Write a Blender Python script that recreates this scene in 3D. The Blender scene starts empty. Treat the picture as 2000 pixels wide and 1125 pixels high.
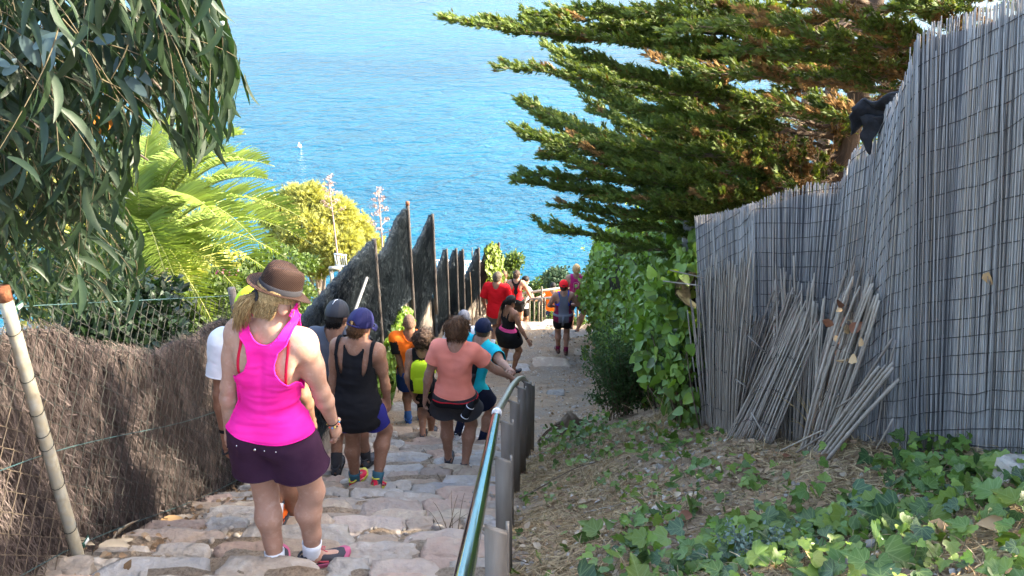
import bpy, math, random
import numpy as np
from mathutils import Vector, Matrix, Quaternion

R = math.radians
scene = bpy.context.scene
COL = scene.collection
rng = np.random.default_rng(7)
random.seed(7)

# ------------------------------------------------------------------ camera
CAM = np.array([0.0, 0.0, 1.65])
PITCH = R(26.0)
FPX = 1650.0                       # focal length in pixels of the 2000 px wide photo
cd = bpy.data.cameras.new('camera')
cam = bpy.data.objects.new('camera', cd)
COL.objects.link(cam)
cam.location = CAM
cam.rotation_euler = (math.pi / 2 - PITCH, 0, 0)
cd.sensor_width = 36.0
cd.lens = 36.0 * FPX / 2000.0
cd.clip_start = 0.05
cd.clip_end = 20000.0
scene.camera = cam

# ------------------------------------------------------------------ light
SUN_DIR = Vector((0.87, 0.08, 0.47)).normalized()      # towards the sun
world = bpy.data.worlds.new('World')
scene.world = world
world.use_nodes = True
wn = world.node_tree.nodes
wl = world.node_tree.links
for n in list(wn):
    wn.remove(n)
sky = wn.new('ShaderNodeTexSky')
sky.sky_type = 'NISHITA'
sky.sun_disc = False
sky.sun_elevation = math.asin(SUN_DIR.z)
sky.sun_rotation = math.atan2(SUN_DIR.x, SUN_DIR.y)
sky.altitude = 50
sky.air_density = 1.0
sky.dust_density = 4.0
sky.ozone_density = 1.0
bg = wn.new('ShaderNodeBackground')
bg.inputs['Strength'].default_value = 0.15
wo = wn.new('ShaderNodeOutputWorld')
wl.new(sky.outputs[0], bg.inputs['Color'])
wl.new(bg.outputs[0], wo.inputs['Surface'])

sl = bpy.data.lights.new('sun', 'SUN')
sl.energy = 2.7
sl.angle = R(0.55)
sl.color = (1.0, 0.9, 0.72)
sun = bpy.data.objects.new('sun', sl)
COL.objects.link(sun)
sun.rotation_euler = SUN_DIR.to_track_quat('Z', 'Y').to_euler()
sun.location = (30, 10, 30)

vs = scene.view_settings
vs.view_transform = 'Standard'
vs.look = 'None'
vs.exposure = 2.95
vs.gamma = 1.0
vs.use_curve_mapping = False
scene.display_settings.display_device = 'sRGB'
scene.render.engine = 'CYCLES'
cy = scene.cycles
cy.use_denoising = True
cy.max_bounces = 6
cy.diffuse_bounces = 3
cy.glossy_bounces = 3
cy.transmission_bounces = 3
cy.transparent_max_bounces = 6
cy.caustics_reflective = False
cy.caustics_refractive = False
cy.use_adaptive_sampling = True
cy.adaptive_threshold = 0.02
cy.sample_clamp_indirect = 6.0
# ------------------------------------------------------------------ helpers: projection
CP, SP = math.cos(PITCH), math.sin(PITCH)

def raydir(u, v):
    a = (u - 1000.0) / FPX
    b = (562.5 - v) / FPX
    return np.array([a, CP + b * SP, -SP + b * CP])

def P(u, v, Y):
    """world point seen at photo pixel (u, v) at forward distance Y"""
    d = raydir(u, v)
    return CAM + d * (Y / d[1])

def project(p):
    p = np.asarray(p, float)
    q = p - CAM
    c = q[..., 1] * CP - q[..., 2] * SP
    up = q[..., 1] * SP + q[..., 2] * CP
    return 1000 + FPX * q[..., 0] / c, 562.5 - FPX * up / c, c

# ------------------------------------------------------------------ helpers: noise
def _h(i, j, k, s):
    n = (i.astype(np.int64) * 374761393 + j.astype(np.int64) * 668265263 + k.astype(np.int64) * 1274126177 + s * 974634777) & 0xFFFFFFFF
    n = ((n ^ (n >> 13)) * 1274126177) & 0xFFFFFFFF
    n = (n ^ (n >> 16)) & 0xFFFFFFFF
    return n.astype(np.float64) / 4294967295.0

def vnoise(p, s=0):
    p = np.asarray(p, float)
    f = np.floor(p)
    t = p - f
    t = t * t * (3 - 2 * t)
    i, j, k = f[..., 0], f[..., 1], f[..., 2]
    r = 0
    for a in (0, 1):
        wa = t[..., 0] if a else 1 - t[..., 0]
        for b in (0, 1):
            wb = t[..., 1] if b else 1 - t[..., 1]
            for c in (0, 1):
                wc = t[..., 2] if c else 1 - t[..., 2]
                r = r + wa * wb * wc * _h(i + a, j + b, k + c, s)
    return r * 2 - 1

def fbm(p, s=0, o=3):
    p = np.asarray(p, float)
    r, a = 0, 1.0
    for q in range(o):
        r = r + a * vnoise(p * (2 ** q), s + q * 17)
        a *= 0.5
    return r

# ------------------------------------------------------------------ helpers: meshes
def make_mesh(name, V, Fs, mats=(), mi=None, smooth=True, rnd=None, extra=None):
    V = np.asarray(V, np.float32).reshape(-1, 3)
    if isinstance(Fs, np.ndarray):
        Fs = [Fs]
    Fs = [np.asarray(f, np.int64) for f in Fs if len(f)]
    me = bpy.data.meshes.new(name)
    me.vertices.add(len(V))
    me.vertices.foreach_set('co', V.ravel())
    loops = np.concatenate([f.ravel() for f in Fs])
    sizes = np.concatenate([np.full(len(f), f.shape[1]) for f in Fs])
    starts = np.concatenate([[0], np.cumsum(sizes)[:-1]])
    me.loops.add(len(loops))
    me.loops.foreach_set('vertex_index', loops.astype(np.int32))
    me.polygons.add(len(sizes))
    me.polygons.foreach_set('loop_start', starts.astype(np.int32))
    if smooth:
        me.polygons.foreach_set('use_smooth', np.ones(len(sizes), bool))
    for m in mats:
        me.materials.append(m)
    if mi is not None:
        me.polygons.foreach_set('material_index', np.asarray(mi, np.int32))
    me.update(calc_edges=True)
    if rnd is not None:
        at = me.attributes.new('rnd', 'FLOAT', 'FACE')
        at.data.foreach_set('value', np.asarray(rnd, np.float32))
    if extra:
        for k, arr in extra.items():
            at = me.attributes.new(k, 'FLOAT', 'POINT')
            at.data.foreach_set('value', np.asarray(arr, np.float32))
    return me

def link(name, me, parent=None, loc=None, mat3=None):
    o = bpy.data.objects.new(name, me)
    COL.objects.link(o)
    if parent is not None:
        o.parent = parent
    if loc is not None:
        o.location = loc
    return o

def tag(o, label=None, cat=None, group=None, kind=None):
    if label: o['label'] = label
    if cat: o['category'] = cat
    if group: o['group'] = group
    if kind: o['kind'] = kind
    return o

def empty(name, loc=(0, 0, 0), rotz=0.0, label=None, cat=None, group=None):
    o = bpy.data.objects.new(name, None)
    COL.objects.link(o)
    o.location = [float(q) for q in loc]
    o.rotation_euler = (0, 0, rotz)
    o.empty_display_size = 0.1
    return tag(o, label, cat, group)

class MB:
    """collects geometry for ONE mesh"""
    def __init__(s):
        s.V = []; s.F = {}; s.n = 0; s.order = []
    def add(s, V, Fs, mi=0, rnd=None):
        V = np.asarray(V, float).reshape(-1, 3)
        if isinstance(Fs, np.ndarray) or (len(Fs) and not isinstance(Fs[0], np.ndarray)):
            Fs = [np.asarray(Fs)]
        for f in Fs:
            f = np.asarray(f)
            if len(f) == 0: continue
            m = np.full(len(f), mi) if np.isscalar(mi) else np.asarray(mi)
            r = np.full(len(f), random.random()) if rnd is None else (np.full(len(f), rnd) if np.isscalar(rnd) else np.asarray(rnd))
            s.F.setdefault(f.shape[1], []).append((f + s.n, m, r))
        s.V.append(V); s.n += len(V)
        return s
    def mesh(s, name, mats, smooth=True, extra=None):
        V = np.concatenate(s.V)
        Fs, mi, rn = [], [], []
        for k, L in s.F.items():
            Fs.append(np.concatenate([a for a, _, _ in L]))
            mi.append(np.concatenate([b for _, b, _ in L]))
            rn.append(np.concatenate([c for _, _, c in L]))
        if not isinstance(mats, (list, tuple)): mats = [mats]
        return make_mesh(name, V, Fs, mats, np.concatenate(mi), smooth, np.concatenate(rn), extra)
    def obj(s, name, mats, parent=None, loc=None, smooth=True):
        return link(name, s.mesh(name, mats, smooth), parent, loc)

def norm(a):
    a = np.asarray(a, float)
    return a / np.maximum(np.linalg.norm(a, axis=-1, keepdims=True), 1e-9)

def tube(pts, rad, sides=6, cap=True, flat=1.0, twist=0.0, up=None):
    pts = np.asarray(pts, float)
    n = len(pts)
    rad = np.broadcast_to(np.asarray(rad, float), (n,))
    T = np.gradient(pts, axis=0)
    T = norm(T)
    ref = np.array([0, 0, 1.0]) if abs(T[0][2]) < 0.9 else np.array([1.0, 0, 0])
    if up is not None: ref = np.asarray(up, float)
    N = []
    prev = ref
    for i in range(n):
        x = prev - T[i] * np.dot(prev, T[i])
        l = np.linalg.norm(x)
        if l < 1e-6:
            x = np.cross(T[i], [0.3, 0.5, 0.8]); l = np.linalg.norm(x)
        x = x / l
        N.append(x); prev = x
    N = np.array(N)
    B = np.cross(T, N)
    a = np.arange(sides) * 2 * math.pi / sides + twist
    ca, sa = np.cos(a), np.sin(a)
    V = pts[:, None, :] + rad[:, None, None] * (N[:, None, :] * ca[None, :, None] + B[:, None, :] * sa[None, :, None] * flat)
    V = V.reshape(-1, 3)
    i = np.arange(n - 1)[:, None] * sides
    j = np.arange(sides)[None, :]
    j2 = (j + 1) % sides
    F = np.stack([i + j, i + j2, i + sides + j2, i + sides + j], -1).reshape(-1, 4)
    Fs = [F]
    if cap:
        V = np.vstack([V, pts[0:1], pts[-1:]])
        c0, c1 = n * sides, n * sides + 1
        jj = np.arange(sides); kk = (jj + 1) % sides
        t0 = np.stack([np.full(sides, c0), kk, jj], -1)
        b = (n - 1) * sides
        t1 = np.stack([np.full(sides, c1), b + jj, b + kk], -1)
        Fs.append(np.vstack([t0, t1]))
    return V, Fs

def tubes_batch(A, B, ra, rb, sides=4, bow=None, segs=1):
    """many straight (or bowed) tubes A->B at once; returns V, quads, and the tube index of each quad"""
    A = np.asarray(A, float); B = np.asarray(B, float)
    n = len(A)
    T = norm(B - A)
    ref = np.where(np.abs(T[:, 2:3]) < 0.9, np.array([[0, 0, 1.0]]), np.array([[1.0, 0, 0]]))
    N = norm(np.cross(T, ref)); C = np.cross(T, N)
    a = np.arange(sides) * 2 * math.pi / sides
    ra = np.broadcast_to(np.asarray(ra, float), (n,)); rb = np.broadcast_to(np.asarray(rb, float), (n,))
    rings = []
    for s in range(segs + 1):
        t = s / segs
        c = A + (B - A) * t
        if bow is not None:
            c = c + bow * (4 * t * (1 - t))
        r = ra + (rb - ra) * t
        rings.append(c[:, None, :] + r[:, None, None] * (N[:, None, :] * np.cos(a)[None, :, None] + C[:, None, :] * np.sin(a)[None, :, None]))
    V = np.stack(rings, 1)                     # n, segs+1, sides, 3
    per = (segs + 1) * sides
    i = np.arange(segs)[:, None] * sides
    j = np.arange(sides)[None, :]; j2 = (j + 1) % sides
    f = np.stack([i + j, i + j2, i + sides + j2, i + sides + j], -1).reshape(-1, 4)
    if segs >= 1 and sides >= 4:
        top = segs * sides
        f = np.vstack([f, [[top, top + 1, top + 2, top + 3]]])
    F = (np.arange(n)[:, None, None] * per + f[None]).reshape(-1, 4)
    idx = np.repeat(np.arange(n), len(f))
    return V.reshape(-1, 3), F, idx

def frames(d, nrm):
    """rotation matrices with columns x, y=d, z~nrm"""
    y = norm(d)
    x = norm(np.cross(y, nrm))
    z = np.cross(x, y)
    return np.stack([x, y, z], -1)

def scatter(bV, bF, M, Pp, S):
    """instances of a small mesh: M (n,3,3), Pp (n,3), S (n,) or (n,3)"""
    n = len(Pp)
    S = np.asarray(S, float)
    if S.ndim == 1: S = np.repeat(S[:, None], 3, 1)
    V = np.einsum('nij,nkj->nki', M, bV[None] * S[:, None, :]) + Pp[:, None, :]
    nv = len(bV)
    Fs, idx = [], []
    for f in (bF if isinstance(bF, list) else [bF]):
        Fs.append((np.arange(n)[:, None, None] * nv + f[None]).reshape(-1, f.shape[1]))
        idx.append(np.repeat(np.arange(n), len(f)))
    return V.reshape(-1, 3), Fs, idx

def rand_dirs(n, up_bias=0.0):
    d = rng.normal(size=(n, 3))
    d[:, 2] += up_bias
    return norm(d)

def bez(p0, p1, p2, n):
    t = np.linspace(0, 1, n)[:, None]
    return (1 - t) ** 2 * np.asarray(p0, float) + 2 * t * (1 - t) * np.asarray(p1, float) + t * t * np.asarray(p2, float)

def box_vf(lo, hi):
    x0, y0, z0 = lo; x1, y1, z1 = hi
    V = np.array([[x0, y0, z0], [x1, y0, z0], [x1, y1, z0], [x0, y1, z0], [x0, y0, z1], [x1, y0, z1], [x1, y1, z1], [x0, y1, z1]], float)
    F = np.array([[0, 3, 2, 1], [4, 5, 6, 7], [0, 1, 5, 4], [1, 2, 6, 5], [2, 3, 7, 6], [3, 0, 4, 7]])
    return V, F

def lathe(prof, sides=32):
    prof = np.asarray(prof, float)
    a = np.arange(sides) * 2 * math.pi / sides
    V = np.stack([prof[:, 0:1] * np.cos(a), prof[:, 0:1] * np.sin(a), np.repeat(prof[:, 1:2], sides, 1)], -1).reshape(-1, 3)
    n = len(prof)
    i = np.arange(n - 1)[:, None] * sides
    j = np.arange(sides)[None, :]; j2 = (j + 1) % sides
    F = np.stack([i + j, i + j2, i + sides + j2, i + sides + j], -1).reshape(-1, 4)
    return V, F

# ------------------------------------------------------------------ helpers: materials
_M = {}
def mat(name, c1, c2=None, scale=8.0, rough=0.7, spec=0.3, bump=0.0, bscale=None, detail=5.0, metal=0.0,
        trans=0.0, transc=None, rnd=None, objrnd=None, stretch=None, rnd_c=None, coat=0.0, c3=None, sss=0.0, rough_n=0.0, dist=0.01):
    """procedural principled material: noise mix c1-c2(-c3), optional per-face / per-object variation, bump and leaf translucency"""
    if name in _M: return _M[name]
    m = bpy.data.materials.new(name)
    m.use_nodes = True
    nt = m.node_tree; N = nt.nodes; L = nt.links
    for q in list(N): N.remove(q)
    out = N.new('ShaderNodeOutputMaterial')
    b = N.new('ShaderNodeBsdfPrincipled')
    b.inputs['Roughness'].default_value = rough
    b.inputs['Specular IOR Level'].default_value = spec
    b.inputs['Metallic'].default_value = metal
    if coat: b.inputs['Coat Weight'].default_value = coat
    if sss:
        b.inputs['Subsurface Weight'].default_value = sss
        b.inputs['Subsurface Radius'].default_value = (1.0, 0.35, 0.2)
        b.inputs['Subsurface Scale'].default_value = 0.01
    tc = N.new('ShaderNodeTexCoord')
    src = tc.outputs['Object']
    if stretch:
        mp = N.new('ShaderNodeMapping')
        mp.inputs['Scale'].default_value = stretch
        L.new(src, mp.inputs['Vector']); src = mp.outputs['Vector']
    nz = N.new('ShaderNodeTexNoise')
    nz.inputs['Scale'].default_value = scale
    nz.inputs['Detail'].default_value = detail
    nz.inputs['Roughness'].default_value = 0.6
    L.new(src, nz.inputs['Vector'])
    cr = N.new('ShaderNodeValToRGB')
    e = cr.color_ramp.elements
    c2 = c2 or c1
    e[0].position = 0.32; e[0].color = (*c1, 1)
    e[1].position = 0.68; e[1].color = (*c2, 1)
    if c3:
        x = cr.color_ramp.elements.new(0.5); x.color = (*c3, 1)
    L.new(nz.outputs['Fac'], cr.inputs['Fac'])
    colr = cr.outputs['Color']
    def vary(fac_socket, lo, hi, c=None):
        nonlocal colr
        if c is not None:
            mr = N.new('ShaderNodeMapRange'); L.new(fac_socket, mr.inputs['Value'])
            mr.inputs['From Min'].default_value = c[0]; mr.inputs['From Max'].default_value = 1.0
            mx = N.new('ShaderNodeMix'); mx.data_type = 'RGBA'
            L.new(mr.outputs['Result'], mx.inputs['Factor'])
            L.new(colr, mx.inputs['A']); mx.inputs['B'].default_value = (*c[1], 1)
            colr = mx.outputs['Result']
        mr = N.new('ShaderNodeMapRange')
        # decorrelate brightness from tint
        ml = N.new('ShaderNodeMath'); ml.operation = 'MULTIPLY'; ml.inputs[1].default_value = 7.31
        fr = N.new('ShaderNodeMath'); fr.operation = 'FRACT'
        L.new(fac_socket, ml.inputs[0]); L.new(ml.outputs[0], fr.inputs[0])
        L.new(fr.outputs[0], mr.inputs['Value'])
        mr.inputs['To Min'].default_value = lo; mr.inputs['To Max'].default_value = hi
        vm = N.new('ShaderNodeVectorMath'); vm.operation = 'SCALE'
        L.new(colr, vm.inputs[0]); L.new(mr.outputs['Result'], vm.inputs['Scale'])
        colr = vm.outputs['Vector']
    if rnd:
        at = N.new('ShaderNodeAttribute'); at.attribute_name = 'rnd'
        vary(at.outputs['Fac'], rnd[0], rnd[1], rnd_c)
    if objrnd:
        oi = N.new('ShaderNodeObjectInfo')
        vary(oi.outputs['Random'], objrnd[0], objrnd[1], rnd_c if not rnd else None)
    L.new(colr, b.inputs['Base Color'])
    if rough_n:
        mr = N.new('ShaderNodeMapRange'); L.new(nz.outputs['Fac'], mr.inputs['Value'])
        mr.inputs['To Min'].default_value = rough - rough_n; mr.inputs['To Max'].default_value = rough + rough_n
        L.new(mr.outputs['Result'], b.inputs['Roughness'])
    if bump:
        nb = N.new('ShaderNodeTexNoise')
        nb.inputs['Scale'].default_value = bscale or scale * 3
        nb.inputs['Detail'].default_value = 6
        L.new(src, nb.inputs['Vector'])
        bp = N.new('ShaderNodeBump')
        bp.inputs['Strength'].default_value = bump
        bp.inputs['Distance'].default_value = dist
        L.new(nb.outputs['Fac'], bp.inputs['Height'])
        L.new(bp.outputs['Normal'], b.inputs['Normal'])
    if trans:
        t = N.new('ShaderNodeBsdfTranslucent')
        if transc:
            vm = N.new('ShaderNodeVectorMath'); vm.operation = 'MULTIPLY'
            L.new(colr, vm.inputs[0]); vm.inputs[1].default_value = transc
            L.new(vm.outputs['Vector'], t.inputs['Color'])
        else:
            L.new(colr, t.inputs['Color'])
        ms = N.new('ShaderNodeMixShader'); ms.inputs['Fac'].default_value = trans
        L.new(b.outputs[0], ms.inputs[1]); L.new(t.outputs[0], ms.inputs[2])
        L.new(ms.outputs[0], out.inputs['Surface'])
    else:
        L.new(b.outputs[0], out.inputs['Surface'])
    _M[name] = m
    m['n_col'] = nz.name
    return m
# ------------------------------------------------------------------ terrain
_PY = np.array([-3, 0, 1.0, 2.2, 3.2, 5.5, 6.5, 8.65, 9.9, 12, 14, 16, 17.0, 18.0, 20, 24, 30, 50, 90.0])
_PZ = np.array([0.8, -0.05, -0.42, -0.93, -1.48, -2.88, -3.45, -4.70, -5.30, -6.22, -6.95, -7.38, -7.60, -8.25, -9.5, -11.7, -16.5, -34.0, -60.0])

def pathz(y):
    return np.interp(y, _PY, _PZ)

def edge_r(y):      # right edge of the path
    return np.interp(y, [-5, 6.8, 8.5, 11, 14, 17, 30], [0.02, 0.05, 0.35, 1.15, 1.45, 1.6, 1.6])

def edge_l(y):      # line of the fences on the left
    return np.interp(y, [-5, 6.0, 6.3, 9.9, 13, 14.2, 14.8, 15.4, 15.75, 16, 16.45, 16.75, 17.3, 30], [-2.32, -2.32, -2.0, -1.94, -1.98, -1.78, -1.6, -1.4, -1.23, -1.12, -0.8, -0.58, -0.4, -0.4])

# stair treads
STEP_Y, STEP_Z = [0.55], []
while STEP_Y[-1] < 8.9:
    y = STEP_Y[-1]
    s = (pathz(y) - pathz(y + 0.35)) / 0.35
    STEP_Y.append(y + 0.175 / max(s, 0.4))
STEP_Y = np.array(STEP_Y)
STEP_Z = pathz((STEP_Y[:-1] + STEP_Y[1:]) / 2)

def stairz(y):
    """walking height on the path: tread tops on the stairs, the path beyond"""
    y = float(y)
    if y < STEP_Y[0] or y >= STEP_Y[-1]:
        return float(hz(np.array([0.0 if y < 9 else (edge_l(y) + edge_r(y)) / 2]), np.array([y]))[0])
    k = int(np.searchsorted(STEP_Y, y, 'right') - 1)
    return float(STEP_Z[k])

def hz(x, y):
    x = np.asarray(x, float); y = np.asarray(y, float)
    z = pathz(y)
    er, el = edge_r(y), edge_l(y)
    dr = np.maximum(0, x - er)
    bank = 0.36 * np.minimum(dr, 2.3) + 0.42 * np.clip(dr - 2.3, 0, 9) + 0.1 * np.maximum(dr - 11.3, 0)
    fade = np.clip((y - 17) / 25, 0, 1)
    bank = bank * (1 - 0.6 * fade)
    dl = np.maximum(0, el - 0.12 - x)
    low = -np.minimum(dl * 2.0, 0.75) - 0.10 * np.minimum(dl, 40)
    low = np.where(y > 17, low * np.clip(1 - (y - 17) / 6, 0.35, 1), low)
    z = z + bank + low
    # roughness
    p = np.stack([x * 2.2, y * 2.2, np.zeros_like(x)], -1)
    rough = np.where(dr > 0, np.clip(dr * 3, 0, 1) * 0.06, 0.02)
    z = z + rough * fbm(p, 3, 3)
    # mortar bed under the treads
    ins = (x > el - 0.1) & (x < 0.06) & (y > STEP_Y[0]) & (y < STEP_Y[-1])
    k = np.clip(np.searchsorted(STEP_Y, y, 'right') - 1, 0, len(STEP_Z) - 1)
    f = (y - STEP_Y[k]) / (STEP_Y[np.minimum(k + 1, len(STEP_Y) - 1)] - STEP_Y[k])
    nxt = STEP_Z[np.minimum(k + 1, len(STEP_Z) - 1)]
    zs = STEP_Z[k] - 0.006 - np.clip((f - 0.80) / 0.20, 0, 1) * (STEP_Z[k] - nxt) + 0.026 * fbm(p * 2.2, 9, 3) * (f < .9)
    z = np.where(ins, zs, z)
    return z

def ground(u, v, ymin=0.8, ymax=60.0):
    """where the ray of photo pixel (u, v) meets the terrain"""
    d = raydir(u, v)
    ys = np.linspace(ymin, ymax, 1500)
    t = ys / d[1]
    pz = CAM[2] + d[2] * t
    g = hz(d[0] * t, ys)
    k = np.argmax(pz < g)
    if pz[k] >= g[k]: k = len(ys) - 1
    return np.array([d[0] * t[k], ys[k], g[k]])

def axis(parts):
    out = [np.arange(a, b, s) for a, b, s in parts]
    return np.concatenate(out)

gx = axis([(-90, -20, 7), (-20, -6, 1.0), (-6, -2.6, 0.3), (-2.6, 3.0, 0.06), (3.0, 6, 0.3), (6, 20, 1.5), (20, 91, 8)])
gy = axis([(-30, -4, 4), (-4, 0.5, 0.5), (0.5, 9.2, 0.05), (9.2, 18.2, 0.1), (18.2, 26, 0.5), (26, 100.1, 3)])
X, Y = np.meshgrid(gx, gy, indexing='ij')
Z = hz(X, Y)
nx, ny = X.shape
ii = (np.arange(nx - 1)[:, None] * ny + np.arange(ny - 1)[None, :]).ravel()
TF = np.stack([ii, ii + ny, ii + ny + 1, ii + 1], -1)
_dr = X - edge_r(Y); _dl = edge_l(Y) - X
path_zone = np.clip(1 - _dr / 0.25, 0, 1) * np.clip(1 - _dl / 0.2, 0, 1) * np.clip((18.2 - Y) / 0.8, 0, 1)
green_zone = np.clip((_dl - 0.3) / 1.0, 0, 1) * 0.75 + np.clip((Y - 18) / 3, 0, 1) * np.clip((_dr + 3) / 4, 0, 1)

def terrain_material():
    m = bpy.data.materials.new('earth')
    m.use_nodes = True
    nt = m.node_tree; N = nt.nodes; L = nt.links
    b = N['Principled BSDF']
    b.inputs['Roughness'].default_value = 0.95
    b.inputs['Specular IOR Level'].default_value = 0.1
    tc = N.new('ShaderNodeTexCoord')
    def noise(s, d=6, r=0.65):
        q = N.new('ShaderNodeTexNoise'); q.inputs['Scale'].default_value = s; q.inputs['Detail'].default_value = d
        q.inputs['Roughness'].default_value = r
        L.new(tc.outputs['Object'], q.inputs['Vector']); return q.outputs['Fac']
    def ramp(fac, stops):
        q = N.new('ShaderNodeValToRGB'); L.new(fac, q.inputs['Fac'])
        e = q.color_ramp.elements
        while len(e) < len(stops): e.new(0.5)
        for el, (p, c) in zip(e, stops):
            el.position = p; el.color = (*c, 1)
        return q.outputs['Color']
    def mix(f, a, c):
        q = N.new('ShaderNodeMix'); q.data_type = 'RGBA'
        L.new(f, q.inputs['Factor']); L.new(a, q.inputs['A']); L.new(c, q.inputs['B']); return q.outputs['Result']
    dirt = ramp(noise(5.0, 8, 0.7), [(0.3, (0.22, 0.15, 0.095)), (0.5, (0.34, 0.24, 0.155)), (0.72, (0.46, 0.345, 0.23))])
    rock = ramp(noise(3.2, 9, 0.68), [(0.3, (0.19, 0.145, 0.105)), (0.47, (0.30, 0.235, 0.17)), (0.6, (0.27, 0.23, 0.185)), (0.75, (0.37, 0.30, 0.22))])
    gr = ramp(noise(9.0, 6, 0.6), [(0.3, (0.055, 0.075, 0.02)), (0.5, (0.10, 0.12, 0.035)), (0.7, (0.22, 0.18, 0.09))])
    def attr(n):
        q = N.new('ShaderNodeAttribute'); q.attribute_name = n; return q.outputs['Fac']
    pm = N.new('ShaderNodeMath'); pm.operation = 'MULTIPLY'; L.new(attr('path'), pm.inputs[0]); L.new(ramp(noise(1.1, 5, 0.6), [(0.42, (0.15, 0.15, 0.15)), (0.58, (1, 1, 1))]), pm.inputs[1])
    c = mix(pm.outputs[0], dirt, rock)
    dk = N.new('ShaderNodeMix'); dk.data_type = 'RGBA'; dk.blend_type = 'MULTIPLY'; dk.inputs['Factor'].default_value = 0.75
    L.new(c, dk.inputs['A']); L.new(ramp(noise(55, 6, 0.7), [(0.33, (0.42, 0.38, 0.34)), (0.5, (1, 1, 1)), (0.7, (1.25, 1.2, 1.1))]), dk.inputs['B'])
    c = mix(attr('green'), dk.outputs['Result'], gr)
    L.new(c, b.inputs['Base Color'])
    bp = N.new('ShaderNodeBump'); bp.inputs['Strength'].default_value = 1.0; bp.inputs['Distance'].default_value = 0.035
    L.new(noise(26, 8, 0.7), bp.inputs['Height'])
    L.new(bp.outputs['Normal'], b.inputs['Normal'])
    return m

EARTH = terrain_material()
me = make_mesh('terrain', np.stack([X, Y, Z], -1), TF, [EARTH], extra={'path': path_zone.ravel(), 'green': np.clip(green_zone, 0, 1).ravel()})
tag(link('terrain', me), 'dry earth hillside falling away to the sea', kind='structure')

# ------------------------------------------------------------------ sea
SEA_Z = -44.0
def sea_material():
    m = bpy.data.materials.new('sea_water')
    m.use_nodes = True
    nt = m.node_tree; N = nt.nodes; L = nt.links
    b = N['Principled BSDF']
    b.inputs['Roughness'].default_value = 0.13
    b.inputs['IOR'].default_value = 1.24
    geo = N.new('ShaderNodeNewGeometry')
    def noise(sx, sy, s, d=3, rot=0.0, r=0.55):
        mp = N.new('ShaderNodeMapping'); mp.inputs['Scale'].default_value = (sx, sy, 1); mp.inputs['Rotation'].default_value = (0, 0, rot)
        L.new(geo.outputs['Position'], mp.inputs['Vector'])
        q = N.new('ShaderNodeTexNoise'); q.inputs['Scale'].default_value = s; q.inputs['Detail'].default_value = d
        q.inputs['Roughness'].default_value = r; q.inputs['Distortion'].default_value = 0.5
        L.new(mp.outputs['Vector'], q.inputs['Vector']); return q.outputs['Fac']
    def mth(op, a, c):
        q = N.new('ShaderNodeMath'); q.operation = op
        for i, s in enumerate((a, c)):
            if isinstance(s, (int, float)): q.inputs[i].default_value = s
            else: L.new(s, q.inputs[i])
        return q.outputs[0]
    hgt = mth('ADD', mth('MULTIPLY', noise(0.55, 1.0, 0.16, 3, 0.25), 1.1),
              mth('ADD', mth('MULTIPLY', noise(0.6, 1.0, 0.55, 3, -0.1), 0.55), mth('MULTIPLY', noise(0.8, 1.0, 1.7, 3, 0.4), 0.20)))
    bp = N.new('ShaderNodeBump'); bp.inputs['Strength'].default_value = 0.85; bp.inputs['Distance'].default_value = 1.25
    L.new(hgt, bp.inputs['Height'])
    L.new(bp.outputs['Normal'], b.inputs['Normal'])
    # slow colour changes of the water body: depth and currents
    cr = N.new('ShaderNodeValToRGB')
    e = cr.color_ramp.elements
    e[0].position = 0.35; e[0].color = (0.004, 0.056, 0.102, 1)
    e[1].position = 0.65; e[1].color = (0.007, 0.085, 0.138, 1)
    L.new(noise(0.5, 1, 0.02, 4, 0.2), cr.inputs['Fac'])
    L.new(cr.outputs['Color'], b.inputs['Base Color'])
    return m

sx = np.concatenate([-np.geomspace(4000, 20, 30), np.linspace(-15, 15, 5), np.geomspace(20, 4000, 30)])
sy = np.concatenate([np.linspace(-200, 20, 6), np.geomspace(25, 9000, 70)])
X2, Y2 = np.meshgrid(sx, sy, indexing='ij')
n2 = X2.shape[1]
ii = (np.arange(X2.shape[0] - 1)[:, None] * n2 + np.arange(n2 - 1)[None, :]).ravel()
me = make_mesh('sea', np.stack([X2, Y2, np.full_like(X2, SEA_Z)], -1), np.stack([ii, ii + n2, ii + n2 + 1, ii + 1], -1), [sea_material()])
tag(link('sea', me), 'blue rippled sea far below the path', kind='structure')

# ------------------------------------------------------------------ stone stairs
stairs = empty('stone_stairs', (0, 0, 0), 0, 'rough stone stairs leading down between brushwood fence and handrail')
stairs['kind'] = 'structure'
STONE_TINTS = [((0.35, 0.265, 0.20), (0.44, 0.35, 0.265)), ((0.36, 0.315, 0.265), (0.45, 0.395, 0.33)), ((0.30, 0.285, 0.27), (0.40, 0.375, 0.35)),
               ((0.40, 0.30, 0.21), (0.50, 0.41, 0.29)), ((0.33, 0.24, 0.18), (0.43, 0.33, 0.25)), ((0.37, 0.335, 0.30), (0.46, 0.42, 0.37))]
STONE_M = [mat('stone_%s' % n, a, b, scale=7, rough=0.95, spec=0.08, bump=1.0, bscale=14, detail=10, objrnd=(0.82, 1.12), dist=0.03, c3=c)
           for n, (a, b), c in zip(('rose', 'buff', 'grey', 'ochre', 'red', 'pale'), STONE_TINTS, ((.39, .31, .25), (.34, .28, .22), (.36, .32, .27), (.36, .28, .21), (.41, .29, .22), (.37, .32, .26)))]
STONE_LISTS = []

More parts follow.
